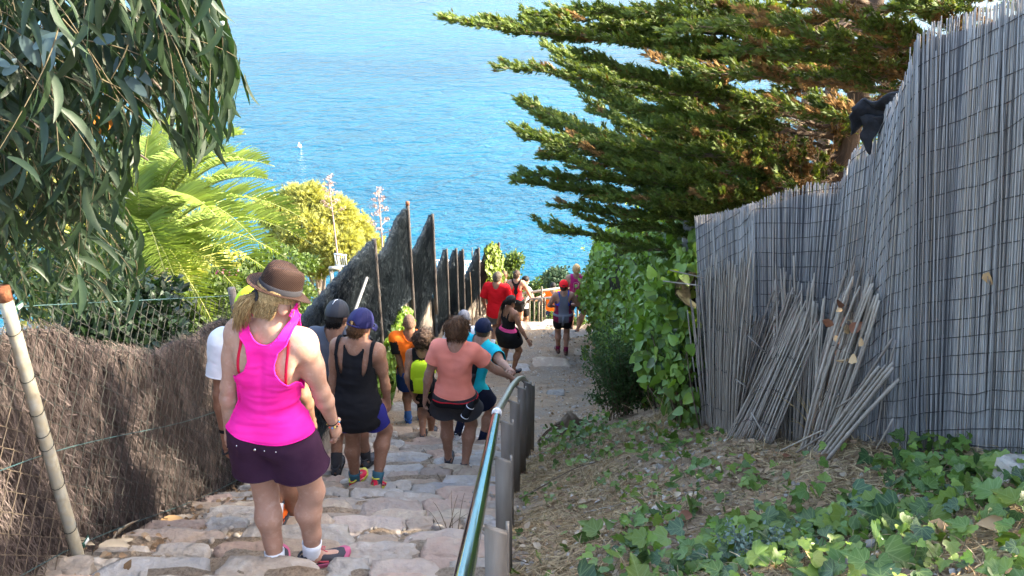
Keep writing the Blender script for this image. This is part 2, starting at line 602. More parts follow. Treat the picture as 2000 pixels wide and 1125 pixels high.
def stone_mesh(cx, cy, w, d, top, thick, seed, front_bulge=0.0):
    r = np.random.default_rng(seed)
    n = 22
    a = np.arange(n) * 2 * math.pi / n + r.uniform(-0.12, 0.12, n)
    ex = 7.0
    ca, sa = np.cos(a), np.sin(a)
    rr = (np.abs(ca) ** ex + np.abs(sa) ** ex) ** (-1 / ex)
    rr = rr * (1 + r.uniform(-0.10, 0.06, n) + 0.05 * np.sin(3 * a + r.uniform(0, 6)))
    px, py = ca * rr * w / 2, sa * rr * d / 2
    # irregular corners
    sk = r.uniform(-0.16, 0.16)
    px = px + sk * py
    tilt = r.uniform(-0.045, 0.045, 2)
    rings = []
    for f, dz, jit in ((0.96, -thick, 0), (1.00, -thick * 0.5, 0.014), (1.00, -0.020, 0.012), (0.972, -0.004, 0.007), (0.80, 0.0, 0.009), (0.55, 0.0, 0.009), (0.28, 0.0, 0.008)):
        z = top + dz + (r.uniform(-jit, jit, n) if jit else 0) + (tilt[0] * px + tilt[1] * py) * (1 if dz > -0.05 else 0)
        jx = r.uniform(-0.012, 0.012, n) if jit else 0
        rings.append(np.stack([cx + px * f + jx, cy + py * f, z + 0 * px], -1))
    V = np.concatenate(rings + [np.array([[cx, cy, top + 0.004]])])
    F = []
    j = np.arange(n); j2 = (j + 1) % n
    for q in range(len(rings) - 1):
        F.append(np.stack([q * n + j, q * n + j2, (q + 1) * n + j2, (q + 1) * n + j], -1))
    c = len(rings) * n
    T = np.stack([(len(rings) - 1) * n + j, (len(rings) - 1) * n + j2, np.full(n, c)], -1)
    return V, [np.concatenate(F), T]

sd = 100
for k in range(len(STEP_Z)):
    y0, y1, zt = STEP_Y[k], STEP_Y[k + 1], STEP_Z[k]
    d = y1 - y0
    xl, xr = float(edge_l((y0 + y1) / 2)) + 0.05, -0.06 + random.uniform(-0.12, 0.08)
    x = xl + random.uniform(-0.1, 0.05)
    while x < xr - 0.12:
        w = min(random.choice([0.24, 0.32, 0.4, 0.5, 0.62, 0.75]) * random.uniform(0.85, 1.15), xr - x + 0.05)
        if w < 0.14: break
        sd += 1
        cols = [(0.52, 1.08)]
        if w < 0.45 and random.random() < 0.35: cols = [(0.28, 0.54), (0.78, 0.56)]
        for (fc, fd) in cols:
            dd = d * fd + random.uniform(-0.02, 0.03)
            V, Fs = stone_mesh(x + w / 2, y0 + d * fc + random.uniform(-0.03, 0.03), w * 1.0, dd, zt + random.uniform(-0.02, 0.016), 0.21, sd + int(fc * 1000))
            mb = MB().add(V, Fs)
            o = mb.obj('stone', random.choice(STONE_M), stairs, smooth=False)
        x += w + random.uniform(0.0, 0.03)
# a few loose blocks and slabs edging the path further down
for (u, v, w, d, th) in ((1075, 712, .75, .5, .1), (1010, 722, .5, .35, .12), (1120, 655, .9, .5, .16), (1030, 640, .85, .5, .18), (1085, 636, .7, .5, .2), (930, 850, .35, .25, .12),
                         (790, 800, .45, .3, .1), (700, 860, .3, .25, .1), (985, 700, .5, .3, .08), (1140, 690, .4, .3, .07), (1085, 770, .3, .2, .06), (760, 880, .35, .25, .12)):
    g = ground(u, v)
    sd += 1
    V, Fs = stone_mesh(g[0], g[1], w, d, g[2] + 0.035, th + 0.1, sd)
    MB().add(V, Fs).obj('stone', random.choice(STONE_M[1:4]), stairs, smooth=False)
# ------------------------------------------------------------------ brushwood: mats of fine twigs
TWIG_W = 0.0035

def brush_mat(name, parent, m_back, m_twig, y0, y1, zb, zt, xf, n, rough=0.022, lean=0.25, lmin=0.08, lmax=0.26, thick=0.05, top_bristle=0.06, w=TWIG_W):
    """upright mat of brushwood between y0 and y1; zb, zt, xf are functions of y (foot, top, face)"""
    ny, nz = max(6, int((y1 - y0) / 0.08)), 18
    ys = np.linspace(y0, y1, ny)
    ts = np.linspace(0, 1, nz)
    YY, TT = np.meshgrid(ys, ts, indexing='ij')
    zb_, zt_ = zb(YY), zt(YY)
    ZZ = zb_ + (zt_ - zb_) * TT
    bump = rough * fbm(np.stack([YY * 6, ZZ * 5, YY * 0], -1), 5, 3)
    XX = xf(YY) + bump
    V1 = np.stack([XX, YY, ZZ], -1).reshape(-1, 3)
    V2 = V1.copy(); V2[:, 0] = (xf(YY) - thick).ravel()
    i = (np.arange(ny - 1)[:, None] * nz + np.arange(nz - 1)[None, :]).ravel()
    F1 = np.stack([i, i + nz, i + nz + 1, i + 1], -1)
    k = len(V1)
    F2 = F1[:, ::-1] + k
    e = np.arange(ny - 1) * nz + nz - 1
    F3 = np.stack([e, e + nz, e + nz + k, e + k], -1)
    f = np.arange(nz - 1)
    F4 = np.stack([f, f + 1, f + 1 + k, f + k], -1)
    g = (ny - 1) * nz + np.arange(nz - 1)
    F5 = np.stack([g, g + k, g + 1 + k, g + 1], -1)
    MB().add(np.vstack([V1, V2]), [np.vstack([F1, F2, F3, F4, F5])]).obj('brush_mat', m_back, parent)
    # twigs on the face and bristling over the top
    yy = rng.uniform(y0, y1, n)
    tt = rng.uniform(0, 1, n) ** 0.9
    nb = int(n * 0.12)
    tt[:nb] = 1.0
    zc = zb(yy) + (zt(yy) - zb(yy)) * tt - rng.uniform(0.0, 0.08, n)
    L = rng.uniform(lmin, lmax, n)
    d = np.stack([rng.normal(0.05, 0.12, n), rng.normal(0, lean, n), rng.choice([1, 1, 1, -1], n) * 1.0], -1)
    d[:nb, 2] = 1.0
    d = norm(d)
    L[:nb] = rng.uniform(0.04, 0.09 + top_bristle, nb)
    p0 = np.stack([xf(yy) + rough * fbm(np.stack([yy * 6, zc * 5, yy * 0], -1), 5, 3) + rng.uniform(0.0, 0.02, n), yy, zc], -1)
    p0[:nb, 0] -= rng.uniform(0, thick, nb)
    p1 = p0 + d * L[:, None]
    over = p1[:, 2] > zt(p1[:, 1]) + top_bristle
    p1[over, 2] = zt(p1[over, 1]) + rng.uniform(-0.06, top_bristle, over.sum())
    mid = (p0 + p1) / 2 + rng.normal(0, 0.012, (n, 3)) + np.array([0.012, 0, 0])
    wdt = rng.uniform(0.6, 1.4, n)[:, None] * w
    sdir = norm(np.cross(d, np.array([1.0, 0.3, 0.2])[None]) + 1e-6)
    V = np.stack([p0 - sdir * wdt, p0 + sdir * wdt, mid + sdir * wdt * 0.8, mid - sdir * wdt * 0.8, p1 + sdir * wdt * 0.25, p1 - sdir * wdt * 0.25], 1).reshape(-1, 3)
    b = np.arange(n)[:, None] * 6
    F = np.concatenate([b + np.array([[0, 1, 2, 3]]), b + np.array([[3, 2, 4, 5]])])
    r = rng.uniform(0, 1, n)
    o = MB().add(V, [F], rnd=np.concatenate([r, r])).obj('twigs', m_twig, parent)
    o['kind'] = 'stuff'
    return o

HEATHER_B = mat('heather_backing', (0.055, 0.043, 0.040), (0.115, 0.092, 0.085), scale=14, rough=0.95, spec=0.05, bump=1.0, bscale=40, stretch=(1, 2.2, 0.7))
HEATHER_T = mat('heather_twigs', (0.095, 0.074, 0.068), (0.150, 0.120, 0.11), scale=3, rough=0.9, spec=0.1, rnd=(0.5, 1.6), rnd_c=(0.93, (0.26, 0.21, 0.17)))
DARK_B = mat('dark_brush_backing', (0.050, 0.063, 0.074), (0.088, 0.104, 0.118), scale=45, rough=0.95, spec=0.05, bump=1.0, bscale=110, stretch=(1, 1.6, 0.22))
DARK_T = mat('dark_brush_twigs', (0.066, 0.082, 0.094), (0.108, 0.126, 0.138), scale=3, rough=0.9, spec=0.1, rnd=(0.4, 1.7), rnd_c=(0.94, (0.17, 0.17, 0.16)))
WIRE_M = mat('fence_wire', (0.030, 0.034, 0.032), (0.06, 0.055, 0.045), scale=30, rough=0.55, metal=0.4)
WIRE_RUST = mat('rusty_wire', (0.15, 0.115, 0.08), (0.08, 0.065, 0.05), scale=12, rough=0.6, metal=0.4)
GALV = mat('galvanised_pipe', (0.30, 0.295, 0.25), (0.40, 0.39, 0.33), scale=9, rough=0.6, spec=0.4, bump=0.2, bscale=60, c3=(0.34, 0.30, 0.21))
RUST = mat('rust', (0.17, 0.055, 0.025), (0.24, 0.10, 0.05), scale=25, rough=0.85, bump=0.5)

# --- the near fence: brown heather behind chain-link
XN = -2.30
def on_x(u, v, x):
    d = raydir(u, v); t = x / d[0]
    return CAM + d * t
_tp = np.array([on_x(u, v, XN) for u, v in ((-420, 690), (-150, 650), (0, 650), (100, 648), (170, 666), (240, 691), (300, 689), (370, 664), (420, 640), (455, 610), (500, 600))])
_tp = _tp[np.argsort(_tp[:, 1])]
near_top = lambda y: np.interp(y, _tp[:, 1], _tp[:, 2]) + 0.02 * np.sin(np.asarray(y) * 9.0)
near_foot = lambda y: pathz(y) - 0.22
near_face = lambda y: XN + 0.02 * np.sin(np.asarray(y) * 3.1)
fence = empty('brushwood_fence', (XN, 3.6, pathz(3.6)), 0, 'brown heather brushwood fence behind chain-link wire along the left of the stairs', 'fence')

def keep_world(o, parent):
    """parent without moving: every part is modelled in world coordinates"""
    o.parent = parent
    o.matrix_parent_inverse = parent.matrix_basis.inverted()
    return o

_link0 = link
def link(name, me, parent=None, loc=None, mat3=None):
    o = _link0(name, me, None, loc)
    if parent is not None:
        bpy_parent_fix(o, parent)
    return o
def bpy_parent_fix(o, parent):
    M = Matrix.Translation(parent.location) @ Matrix.Rotation(parent.rotation_euler.z, 4, 'Z')
    o.parent = parent
    o.matrix_parent_inverse = M.inverted()

brush_mat('brush', fence, HEATHER_B, HEATHER_T, 1.5, 6.02, near_foot, near_top, near_face, 26000, lean=0.28, w=.0024)

# chain-link: zigzag wires standing side by side
def chain_link(parent, y0, y1, x, zb, zt, pitch=0.062, r=0.0024):
    ks = int((y1 - y0) / pitch)
    A, B = [], []
    for k in range(ks):
        yc = y0 + k * pitch
        z0, z1 = float(zb(yc)), float(zt(yc))
        m = int((z1 - z0) / pitch)
        zz = z0 + np.arange(m + 1) * pitch
        rows = np.arange(m + 1) + int(round((z0 - float(zb(y0))) / pitch)) + k
        z0 = float(zb(y0)) + int(round((z0 - float(zb(y0))) / pitch)) * pitch
        zz = z0 + np.arange(m + 1) * pitch
        side = np.where(rows % 2 == 0, -0.5, 0.5) * pitch * 1.06
        pts = np.stack([x + 0.012 * fbm(np.stack([yc * 1.3 + 0 * zz, zz * 1.2, 0 * zz], -1), 2, 2) + np.where(rows % 2 == 0, -0.002, 0.002), yc + side + 0.006 * vnoise(np.stack([0 * zz + yc * 2, zz * 3, 0 * zz], -1), 3), zz], -1)
        A.append(pts[:-1]); B.append(pts[1:])
    A = np.concatenate(A); B = np.concatenate(B)
    V, F, idx = tubes_batch(A, B, r, r, 3)
    mid = (A + B) / 2
    rust = (mid[:, 1] < 3.35) & (mid[:, 2] < pathz(mid[:, 1]) + 0.95)
    o = MB().add(V, [F], mi=rust[idx].astype(int)).obj('chain_link', [WIRE_M, WIRE_RUST], parent)
    o['kind'] = 'stuff'
_w = [on_x(u, v, XN) for u, v in ((-300, 620), (30, 597), (440, 577), (520, 560))]
_wy = [p[1] for p in _w]; _wz = [p[2] for p in _w]
wire_top = lambda y: np.interp(y, _wy, _wz)
chain_link(fence, 1.6, 6.0, XN + 0.085, lambda y: pathz(y) + 0.03, wire_top)
ys = np.linspace(1.5, 6.05, 40)
for fr, sag in ((1.0, 0.0), (0.46, 0.02), (0.07, 0.02)):
    zz = (pathz(ys)) * (1 - fr) + wire_top(ys) * fr + sag * np.sin(ys * 2.3)
    pts = np.stack([np.full_like(ys, XN + 0.09), ys, zz], -1)
    V, Fs = tube(pts, 0.0026, 5)
    MB().add(V, Fs).obj('tension_wire', mat('green_wire', (0.03, 0.07, 0.075), (0.05, 0.09, 0.09), rough=0.5), fence)

def post(parent, base, top, r, m, name='post', cap=None):
    base = np.asarray(base, float); top = np.asarray(top, float)
    t = np.linspace(0, 1, 9)[:, None]
    V, Fs = tube(base + (top - base) * t, r, 12)
    o = MB().add(V, Fs).obj(name, m, parent)
    if cap:
        d = norm(top - base)
        V, Fs = tube([top - d * 0.06, top - d * 0.02, top + d * 0.006], [r * 1.06, r * 1.1, r * 1.02], 12)
        MB().add(V, Fs).obj('post_cap', cap, o)
    return o
pb = on_x(152, 1085, XN + 0.11); pt = on_x(4, 562, XN + 0.11)
gp = post(fence, pb + [0, 0, -0.15], pt, 0.029, GALV, cap=RUST)
gp['label'] = 'pale galvanised pipe with rusty top'
for f in (0.12, 0.3, 0.45, 0.5, 0.58, 0.7, 0.86):                 # wire ties round the pipe
    c = pb + (pt - pb) * f
    a = np.linspace(0, 2 * math.pi, 13)
    V, Fs = tube(np.stack([c[0] + 0.032 * np.cos(a), c[1] + 0.032 * np.sin(a), c[2] + 0.012 * np.sin(a * 1.0)], -1), 0.0022, 4)
    MB().add(V, Fs).obj('wire_tie', WIRE_M, gp)
p2b = on_x(475, 960, XN + 0.09); p2b[1] = 5.98; p2b[0] = XN + 0.09; p2b[2] = pathz(5.98) - 0.1
p2t = on_x(445, 573, XN + 0.09); p2t[1] = 5.98
post(fence, p2b, p2t, 0.03, mat('weathered_post', (0.13, 0.11, 0.095), (0.22, 0.185, 0.155), scale=12, rough=0.85, stretch=(4, 4, 0.6)))
# small white tags on the wire strainers
for (u, v) in ((39, 598), (169, 1057)):
    c = on_x(u, v, XN + 0.135)
    V, F = box_vf(c - [0.004, 0.035, 0.016], c + [0.0, 0.03, 0.014])
    o = MB().add(V, [F]).obj('wire_strainer', mat('green_tag', (0.015, 0.07, 0.05), rough=0.5), fence)
    V, F = box_vf(c + [0.001, -0.02, -0.009], c + [0.0035, 0.018, 0.008])
    MB().add(V, [F]).obj('tag', mat('white_tag', (0.75, 0.75, 0.72), rough=0.6), o)

# --- stepped retaining wall and the dark brushwood screens on it
PANELS = [  # y0, y1, top z near and far, wall top z near and far
    (6.15, 10.38, -1.88, -2.72, -3.1, -4.1), (10.43, 13.55, -2.98, -3.45, -4.46, -5.07), (13.6, 14.8, -4.27, -4.06, -6.0, -5.54), (14.85, 15.38, -5.28, -5.02, -6.6, -6.35),
    (15.42, 15.73, -5.41, -5.16, -6.62, -6.46), (15.77, 15.99, -5.45, -5.29, -6.68, -6.54), (16.03, 16.43, -5.95, -5.45, -6.7, -6.43), (16.47, 16.74, -5.85, -5.5, -6.6, -6.4), (16.78, 17.3, -5.76, -5.7, -6.5, -6.4)]
WALL_M = mat('pale_rough_wall', (0.20, 0.165, 0.135), (0.32, 0.27, 0.225), scale=4.5, rough=0.95, spec=0.1, bump=1.0, bscale=16, detail=8, c3=(0.27, 0.23, 0.19), dist=0.02)
wall = empty('retaining_wall', (-1.2, 11, pathz(11)), 0, 'pale rough stone retaining wall stepping down the left of the path under dark brush screens', 'wall')
for (y0, y1, z0, zt, w0, zw) in PANELS:
    n1, n2 = max(6, int((y1 - y0) / 0.12)), 16
    mb = MB()
    ys = np.linspace(y0 - 0.03, y1 + 0.16, n1); ts = np.linspace(0, 1, n2)
    YY, TT = np.meshgrid(ys, ts, indexing='ij')
    zb_ = pathz(YY) - 0.4
    zw_ = w0 + (zw - w0) * np.clip((YY - y0) / (y1 - y0), 0, 1) + 0.03 * vnoise(np.stack([YY * 5, 0 * YY, 0 * YY], -1), 3)
    ZZ = zb_ + (zw_ - zb_) * TT
    XX = edge_l(YY) + 0.02 + 0.045 * fbm(np.stack([YY * 2.5, ZZ * 2.5, YY * 0], -1), 11, 3)
    V1 = np.stack([XX, YY, ZZ], -1).reshape(-1, 3)
    V2 = V1 * 1.0; V2[:, 0] -= 0.34
    i = (np.arange(n1 - 1)[:, None] * n2 + np.arange(n2 - 1)[None, :]).ravel()
    F1 = np.stack([i, i + n2, i + n2 + 1, i + 1], -1)
    k = len(V1)
    e = np.arange(n1 - 1) * n2 + n2 - 1
    f = np.arange(n2 - 1); g = (n1 - 1) * n2 + f
    mb.add(np.vstack([V1, V2]), [np.vstack([F1, F1[:, ::-1] + k, np.stack([e, e + n2, e + n2 + k, e + k], -1), np.stack([f, f + 1, f + 1 + k, f + k], -1), np.stack([g, g + k, g + 1 + k, g + 1], -1)])])
    mb.obj('wall_section', WALL_M, wall)
SCREEN_WORDS = ['dark brush screen behind the two capped hikers, with a pale brace pole', 'tallest dark brush screen, its post with a rusty tip',
                'dark brush screen with a sunlit upper corner', 'narrow dark brush screen right after the sunlit one', 'middle one of the three narrow dark brush screens',
                'third narrow dark brush screen, farther down the path', 'low dark brush screen with a pale painted wedge below', 'pale streaked brush screen beside the ivy covered one',
                'last brush screen down the path, overgrown with bright ivy']
POST_D = mat('dark_post', (0.05, 0.043, 0.04), (0.09, 0.075, 0.065), scale=12, rough=0.8, stretch=(4, 4, 0.5))
for q, (y0, y1, z0, zt, w0, zw) in enumerate(PANELS):
    sc = empty('brush_screen', (float(edge_l(y0)), y0, zw), 0, SCREEN_WORDS[q], 'fence', 'brush screens stepping down the left side')
    sag = (0.05, 0.22, 0.16)[q] if q < 3 else 0.05
    fr_ = lambda y, y0=y0, y1=y1: np.clip((np.asarray(y) - y0) / (y1 - y0), 0, 1)
    top = lambda y, z0=z0, zt=zt, sag=sag, fr_=fr_: z0 + (zt - z0) * fr_(y) ** 1.3 - sag * np.sin(fr_(y) ** .8 * math.pi) + 0.015 * np.sin(np.asarray(y) * 23)
    foot = lambda y, w0=w0, zw=zw, fr_=fr_: w0 + (zw - w0) * fr_(y) - 0.10
    far = q >= 7
    brush_mat('brush', sc, DARK_B if not far else HEATHER_B, DARK_T if not far else HEATHER_T, y0, y1, foot, top, lambda y: edge_l(y) + 0.085, rough=0.007, n= (20000, 16000, 7000)[q] if q < 3 else 2600, lean=0.2, w=0.0030, top_bristle=0.09, lmin=.09, lmax=.3)
    xe = float(edge_l(y1)) + 0.05
    pm = POST_D
    po = post(sc, (xe + 0.06, y1 + 0.0, zw - 0.6), (xe + 0.06, y1 + 0.0, zt + (0.12 if q == 1 else 0.03)), 0.032 if q < 3 else 0.026, pm, cap=RUST if q == 1 else None)
    if q == 0:
        b = P(676, 668, 8.0); t = P(711, 543, 9.5)
        b[0] = edge_l(8.0) + 0.14; t[0] = edge_l(9.5) + 0.14
        post(sc, b, t, 0.02, mat('brace_steel', (0.15, 0.155, 0.155), (0.22, 0.22, 0.215), scale=60, rough=0.5), name='brace_pole')

# ------------------------------------------------------------------ handrail
CHROME = mat('polished_rail', (0.72, 0.74, 0.75), (0.80, 0.81, 0.81), scale=6, rough=0.10, metal=1.0, rough_n=0.05)
RAIL_OLD = mat('dull_rail', (0.36, 0.33, 0.29), (0.46, 0.42, 0.36), scale=14, rough=0.3, metal=0.8)
POST_M = mat('bronze_post', (0.115, 0.095, 0.075), (0.17, 0.145, 0.115), scale=7, rough=0.55, spec=0.4, stretch=(3, 3, 0.4), bump=0.15, bscale=80)
rail = empty('handrail', (-0.05, 4.0, float(pathz(4.0))), 0, 'shiny steel handrail on flat brown metal posts beside the stairs', 'handrail')
ru = [np.array([-0.125, 0.75, 0.515]), np.array([-0.118, 1.54, 0.116]), np.array([-0.105, 2.8, -0.525]), np.array([-0.092, 4.26, -1.268])]
V, Fs = tube(np.array([np.interp(t, [0, 1, 2, 3], [p[i] for p in ru]) for t in np.linspace(0, 3, 24) for i in range(3)]).reshape(-1, 3), 0.0265, 20)
MB().add(V, Fs).obj('rail_tube', CHROME, rail)
lo = [np.array(q) for q in ((-0.092, 4.27, -1.275), (-0.06, 5.0, -1.68), (-0.005, 5.8, -2.07), (0.055, 6.6, -2.50), (0.105, 7.15, -2.83), (0.13, 7.5, -3.08), (0.16, 7.9, -3.35))]
pts = np.array([[np.interp(t, range(7), [p[i] for p in lo]) for i in range(3)] for t in np.linspace(0, 6, 40)])
for _ in range(3): pts[1:-1] = (pts[:-2] + 2 * pts[1:-1] + pts[2:]) / 4
V, Fs = tube(pts, 0.0255, 16)
o = MB().add(V, Fs).obj('rail_tube', RAIL_OLD, rail)
o['label'] = 'duller lower length of the rail bending away'
j = ru[3]; dj = norm(ru[3] - ru[2])
V, Fs = tube(np.array([j - dj * 0.03, j - dj * 0.024, j + dj * 0.024, j + dj * 0.03]), [0.0275, 0.031, 0.031, 0.0275], 20)
MB().add(V, Fs).obj('rail_joint', mat('white_joint', (0.72, 0.71, 0.70), rough=0.35), rail)
allr = np.vstack([np.array([[np.interp(t, [0, 1, 2, 3], [p[i] for p in ru]) for i in range(3)] for t in np.linspace(0, 3, 60)]), pts])
for y in (2.05, 3.1, 4.15, 5.25, 6.15, 6.95, 7.65):
    xr = np.interp(y, allr[:, 1], allr[:, 0]); zr = np.interp(y, allr[:, 1], allr[:, 2])
    x0 = xr + 0.062
    zb = float(hz(np.array([x0]), np.array([y]))[0]) - 0.2
    w, d, sl_ = 0.036, 0.011, 0.03
    V, F = box_vf((x0 - w, y - d, zb), (x0 + w, y + d, zr - 0.035))
    V[6:8, 2] += 0.0; V[[5, 6], 2] -= sl_                            # top cut aslant
    mb = MB().add(V, [F])
    V, F = box_vf((x0 + w - 0.006, y + d + 0.001, zb), (x0 + w + 0.006, y + d + 0.045, zr - 0.035 - sl_))   # flange: the post is an angle section
    mb.add(V, [F])
    po = mb.obj('post', POST_M, rail, smooth=False)
    V, Fs = tube([(x0 - 0.01, y, zr - 0.06), (x0 - 0.03, y, zr - 0.05), (xr, y, zr - 0.02)], 0.008, 8)
    MB().add(V, Fs).obj('bracket', POST_M, po)
# ------------------------------------------------------------------ reed screens on the right
REED_M = mat('weathered_reed', (0.235, 0.222, 0.213), (0.34, 0.322, 0.305), scale=5, rough=0.8, spec=0.15, stretch=(6, 6, 0.8), rnd=(0.6, 1.2), rnd_c=(0.75, (0.40, 0.33, 0.26)))
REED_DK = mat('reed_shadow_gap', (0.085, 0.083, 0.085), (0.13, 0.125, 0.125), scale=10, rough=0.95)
REED_WIRE = mat('reed_wire', (0.035, 0.03, 0.03), (0.07, 0.06, 0.055), scale=30, rough=0.7)
NODES = [(2180, 945, 2230, -120), (2080, 925, 2115, -60), (1990, 905, 2035, -22), (1850, 885, 1885, 28), (1815, 880, 1838, 42), (1793, 877, 1826, 66), (1760, 873, 1806, 108), (1725, 870, 1776, 151),
         (1690, 868, 1748, 191), (1652, 866, 1711, 222), (1646, 865, 1706, 276), (1612, 860, 1656, 297), (1590, 856, 1638, 350), (1584, 855, 1630, 361), (1560, 850, 1584, 358), (1540, 846, 1549, 368),
         (1490, 838, 1491, 394), (1450, 832, 1447, 408), (1412, 826, 1392, 419), (1378, 820, 1358, 424)]
_nb, _nt = [], []
for (ub, vb, ut, vt) in NODES:
    g = ground(ub, vb)
    _nb.append(g - [0, 0, 0.04]); _nt.append(P(ut, vt, g[1] + 0.12))
_nb = np.array(_nb); _nt = np.array(_nt)
_ns = np.concatenate([[0], np.cumsum(np.linalg.norm(np.diff(_nb, axis=0), axis=1))])
_bulge = np.interp(np.arange(len(NODES)), [0, 3, 5, 9, 12, 14, 16, 19], [0, 0.0, 0.10, -0.03, -0.05, 0.0, 0.05, 0.0])
_woff = np.interp(np.arange(len(NODES)), [0, 4, 5, 9, 12, 15, 17, 19], [0.02, 0.0, -0.02, -0.16, -0.24, -0.20, -0.14, -0.22])
def reed_line(s):
    s = np.asarray(s, float)
    B = np.stack([np.interp(s, _ns, _nb[:, i]) for i in range(3)], -1)
    T = np.stack([np.interp(s, _ns, _nt[:, i]) for i in range(3)], -1)
    off = np.interp(s, _ns, _bulge) + 0.018 * vnoise(np.stack([s * 2.6, 0 * s, 0 * s], -1), 4)
    n = np.array([-0.9, -0.42, 0.0])
    B = B + n * (off[..., None] * 0.6); T = T + n * off[..., None]
    return B, T
def reed_screen(i0, i1, label, spacing=0.0040):
    s0, s1 = _ns[i0], _ns[i1]
    B0, T0 = reed_line(np.array([(s0 + s1) / 2]))
    sc = empty('reed_screen', B0[0], 0, label, 'fence', 'reed screens along the right of the path')
    # dark sheet behind the reeds, coloured as the shade in their gaps
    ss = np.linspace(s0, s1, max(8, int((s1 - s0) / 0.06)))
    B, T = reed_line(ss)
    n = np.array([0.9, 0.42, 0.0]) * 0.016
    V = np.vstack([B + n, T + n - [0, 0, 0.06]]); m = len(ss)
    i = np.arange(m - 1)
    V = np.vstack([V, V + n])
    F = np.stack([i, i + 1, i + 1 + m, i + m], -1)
    MB().add(V, [np.vstack([F, F[:, ::-1] + 2 * m, np.stack([i + m, i + m + 1, i + 3 * m + 1, i + 3 * m], -1)])]).obj('gap_shade_sheet', REED_DK, sc)
    N = int((s1 - s0) / spacing)
    s = np.linspace(s0, s1, N) + rng.normal(0, 0.0025, N)
    B, T = reed_line(s)
    side = rng.normal(0, 0.0025, N)
    nn = np.array([-0.9, -0.42, 0.0])
    B = B + nn * side[:, None]; T = T + nn * (side + rng.normal(0, 0.003, N))[:, None]
    along = norm(np.gradient(B, axis=0))
    T = T + along * rng.normal(0, 0.009, N)[:, None]
    T[:, 2] += rng.normal(0, 0.009, N) - (rng.random(N) < 0.05) * rng.uniform(0.03, 0.15, N)
    bow = along * rng.normal(0, 0.008, N)[:, None] + nn * rng.normal(0.0, 0.004, N)[:, None]
    r = np.clip(rng.normal(0.0028, 0.0007, N), 0.0016, 0.005)
    keep = rng.random(N) > np.clip(.02 + .5 * (vnoise(np.stack([s * 14, 0 * s, 0 * s], -1), 12) - .62), .015, .5)
    V, F, idx = tubes_batch(B[keep], T[keep], r[keep], r[keep] * 0.8, 5, bow[keep], 4)
    rr = rng.uniform(0, 1, keep.sum())
    o = MB().add(V, [F], rnd=rr[idx]).obj('reeds', REED_M, sc)
    o['kind'] = 'stuff'
    # binding wires
    ss = np.linspace(s0 + 0.004, s1 - 0.004, max(10, int((s1 - s0) / 0.035)))
    B, T = reed_line(ss)
    Lr = np.linalg.norm(T - B, axis=1)
    wo = np.interp(ss, _ns, _woff)
    for k in range(0, 30):
        h = wo + 0.07 + 0.098 * k + 0.014 * np.sin(ss * 4.3 + .15 * k) + 0.012 * vnoise(np.stack([ss * 7, 0 * ss + k * .4, 0 * ss], -1), 8)
        ok = (h > 0.03) & (h < Lr - 0.02)
        j = 0
        while j < len(ss):
            if not ok[j]: j += 1; continue
            e = j
            while e + 1 < len(ss) and ok[e + 1]: e += 1
            if e - j >= 3:
                q = slice(j, e + 1)
                pts = B[q] + (T[q] - B[q]) * (h[q] / Lr[q])[:, None] + nn * 0.0095
                V, Fs = tube(pts, 0.0020, 4, cap=False)
                MB().add(V, Fs).obj('wire', REED_WIRE, sc)
            j = e + 1
    return sc
reed_screen(0, 4, 'tall level grey reed screen standing nearest at the photo edge')
reed_screen(4, 9, 'grey reed screen whose torn top edge slopes steeply down')
reed_screen(10, 13, 'narrow grey reed screen below the hanging black netting')
reed_screen(13, 19, 'lower wavy grey reed screen behind the broken canes')

# black netting rolled over the step of the screens
def cloth_strip(pts_a, pts_b, n=26, m=12, sag=0.03, seed=1):
    a = np.array([[np.interp(t, np.linspace(0, 1, len(pts_a)), [p[i] for p in pts_a]) for i in range(3)] for t in np.linspace(0, 1, n)])
    b = np.array([[np.interp(t, np.linspace(0, 1, len(pts_b)), [p[i] for p in pts_b]) for i in range(3)] for t in np.linspace(0, 1, n)])
    t = np.linspace(0, 1, m)[None, :, None]
    V = a[:, None] * (1 - t) + b[:, None] * t
    V = V + 0.032 * np.stack([fbm(V * 13 + 3 * c, seed + c, 2) for c in range(3)], -1) * .55
    i = (np.arange(n - 1)[:, None] * m + np.arange(m - 1)[None, :]).ravel()
    return V.reshape(-1, 3), np.stack([i, i + m, i + m + 1, i + 1], -1)
NET = mat('black_netting', (0.008, 0.009, 0.012), (0.02, 0.021, 0.026), scale=20, rough=0.75, bump=0.5)
Yn = _nt[9][1]
net = empty('shade_netting', P(1700, 215, Yn), 0, 'black shade netting hanging over the stepped top of the reed screens', 'netting')
for a, b, s_ in (([P(1660, 208, Yn - .05), P(1688, 190, Yn - .06), P(1725, 188, Yn - .15), P(1770, 162, Yn - .25)], [P(1664, 262, Yn), P(1690, 238, Yn - .03), P(1714, 246, Yn - .05), P(1756, 202, Yn - .2)], 1),
                 ([P(1672, 226, Yn - .04), P(1696, 222, Yn - .06), P(1724, 216, Yn - .1)], [P(1690, 274, Yn - .04), P(1702, 300, Yn - .06), P(1712, 268, Yn - .08)], 2)):
    V, F = cloth_strip(a, b, seed=s_)
    o = MB().add(V, [F]).obj('netting_fold', NET, net)
    md = o.modifiers.new('thick', 'SOLIDIFY'); md.thickness = 0.012

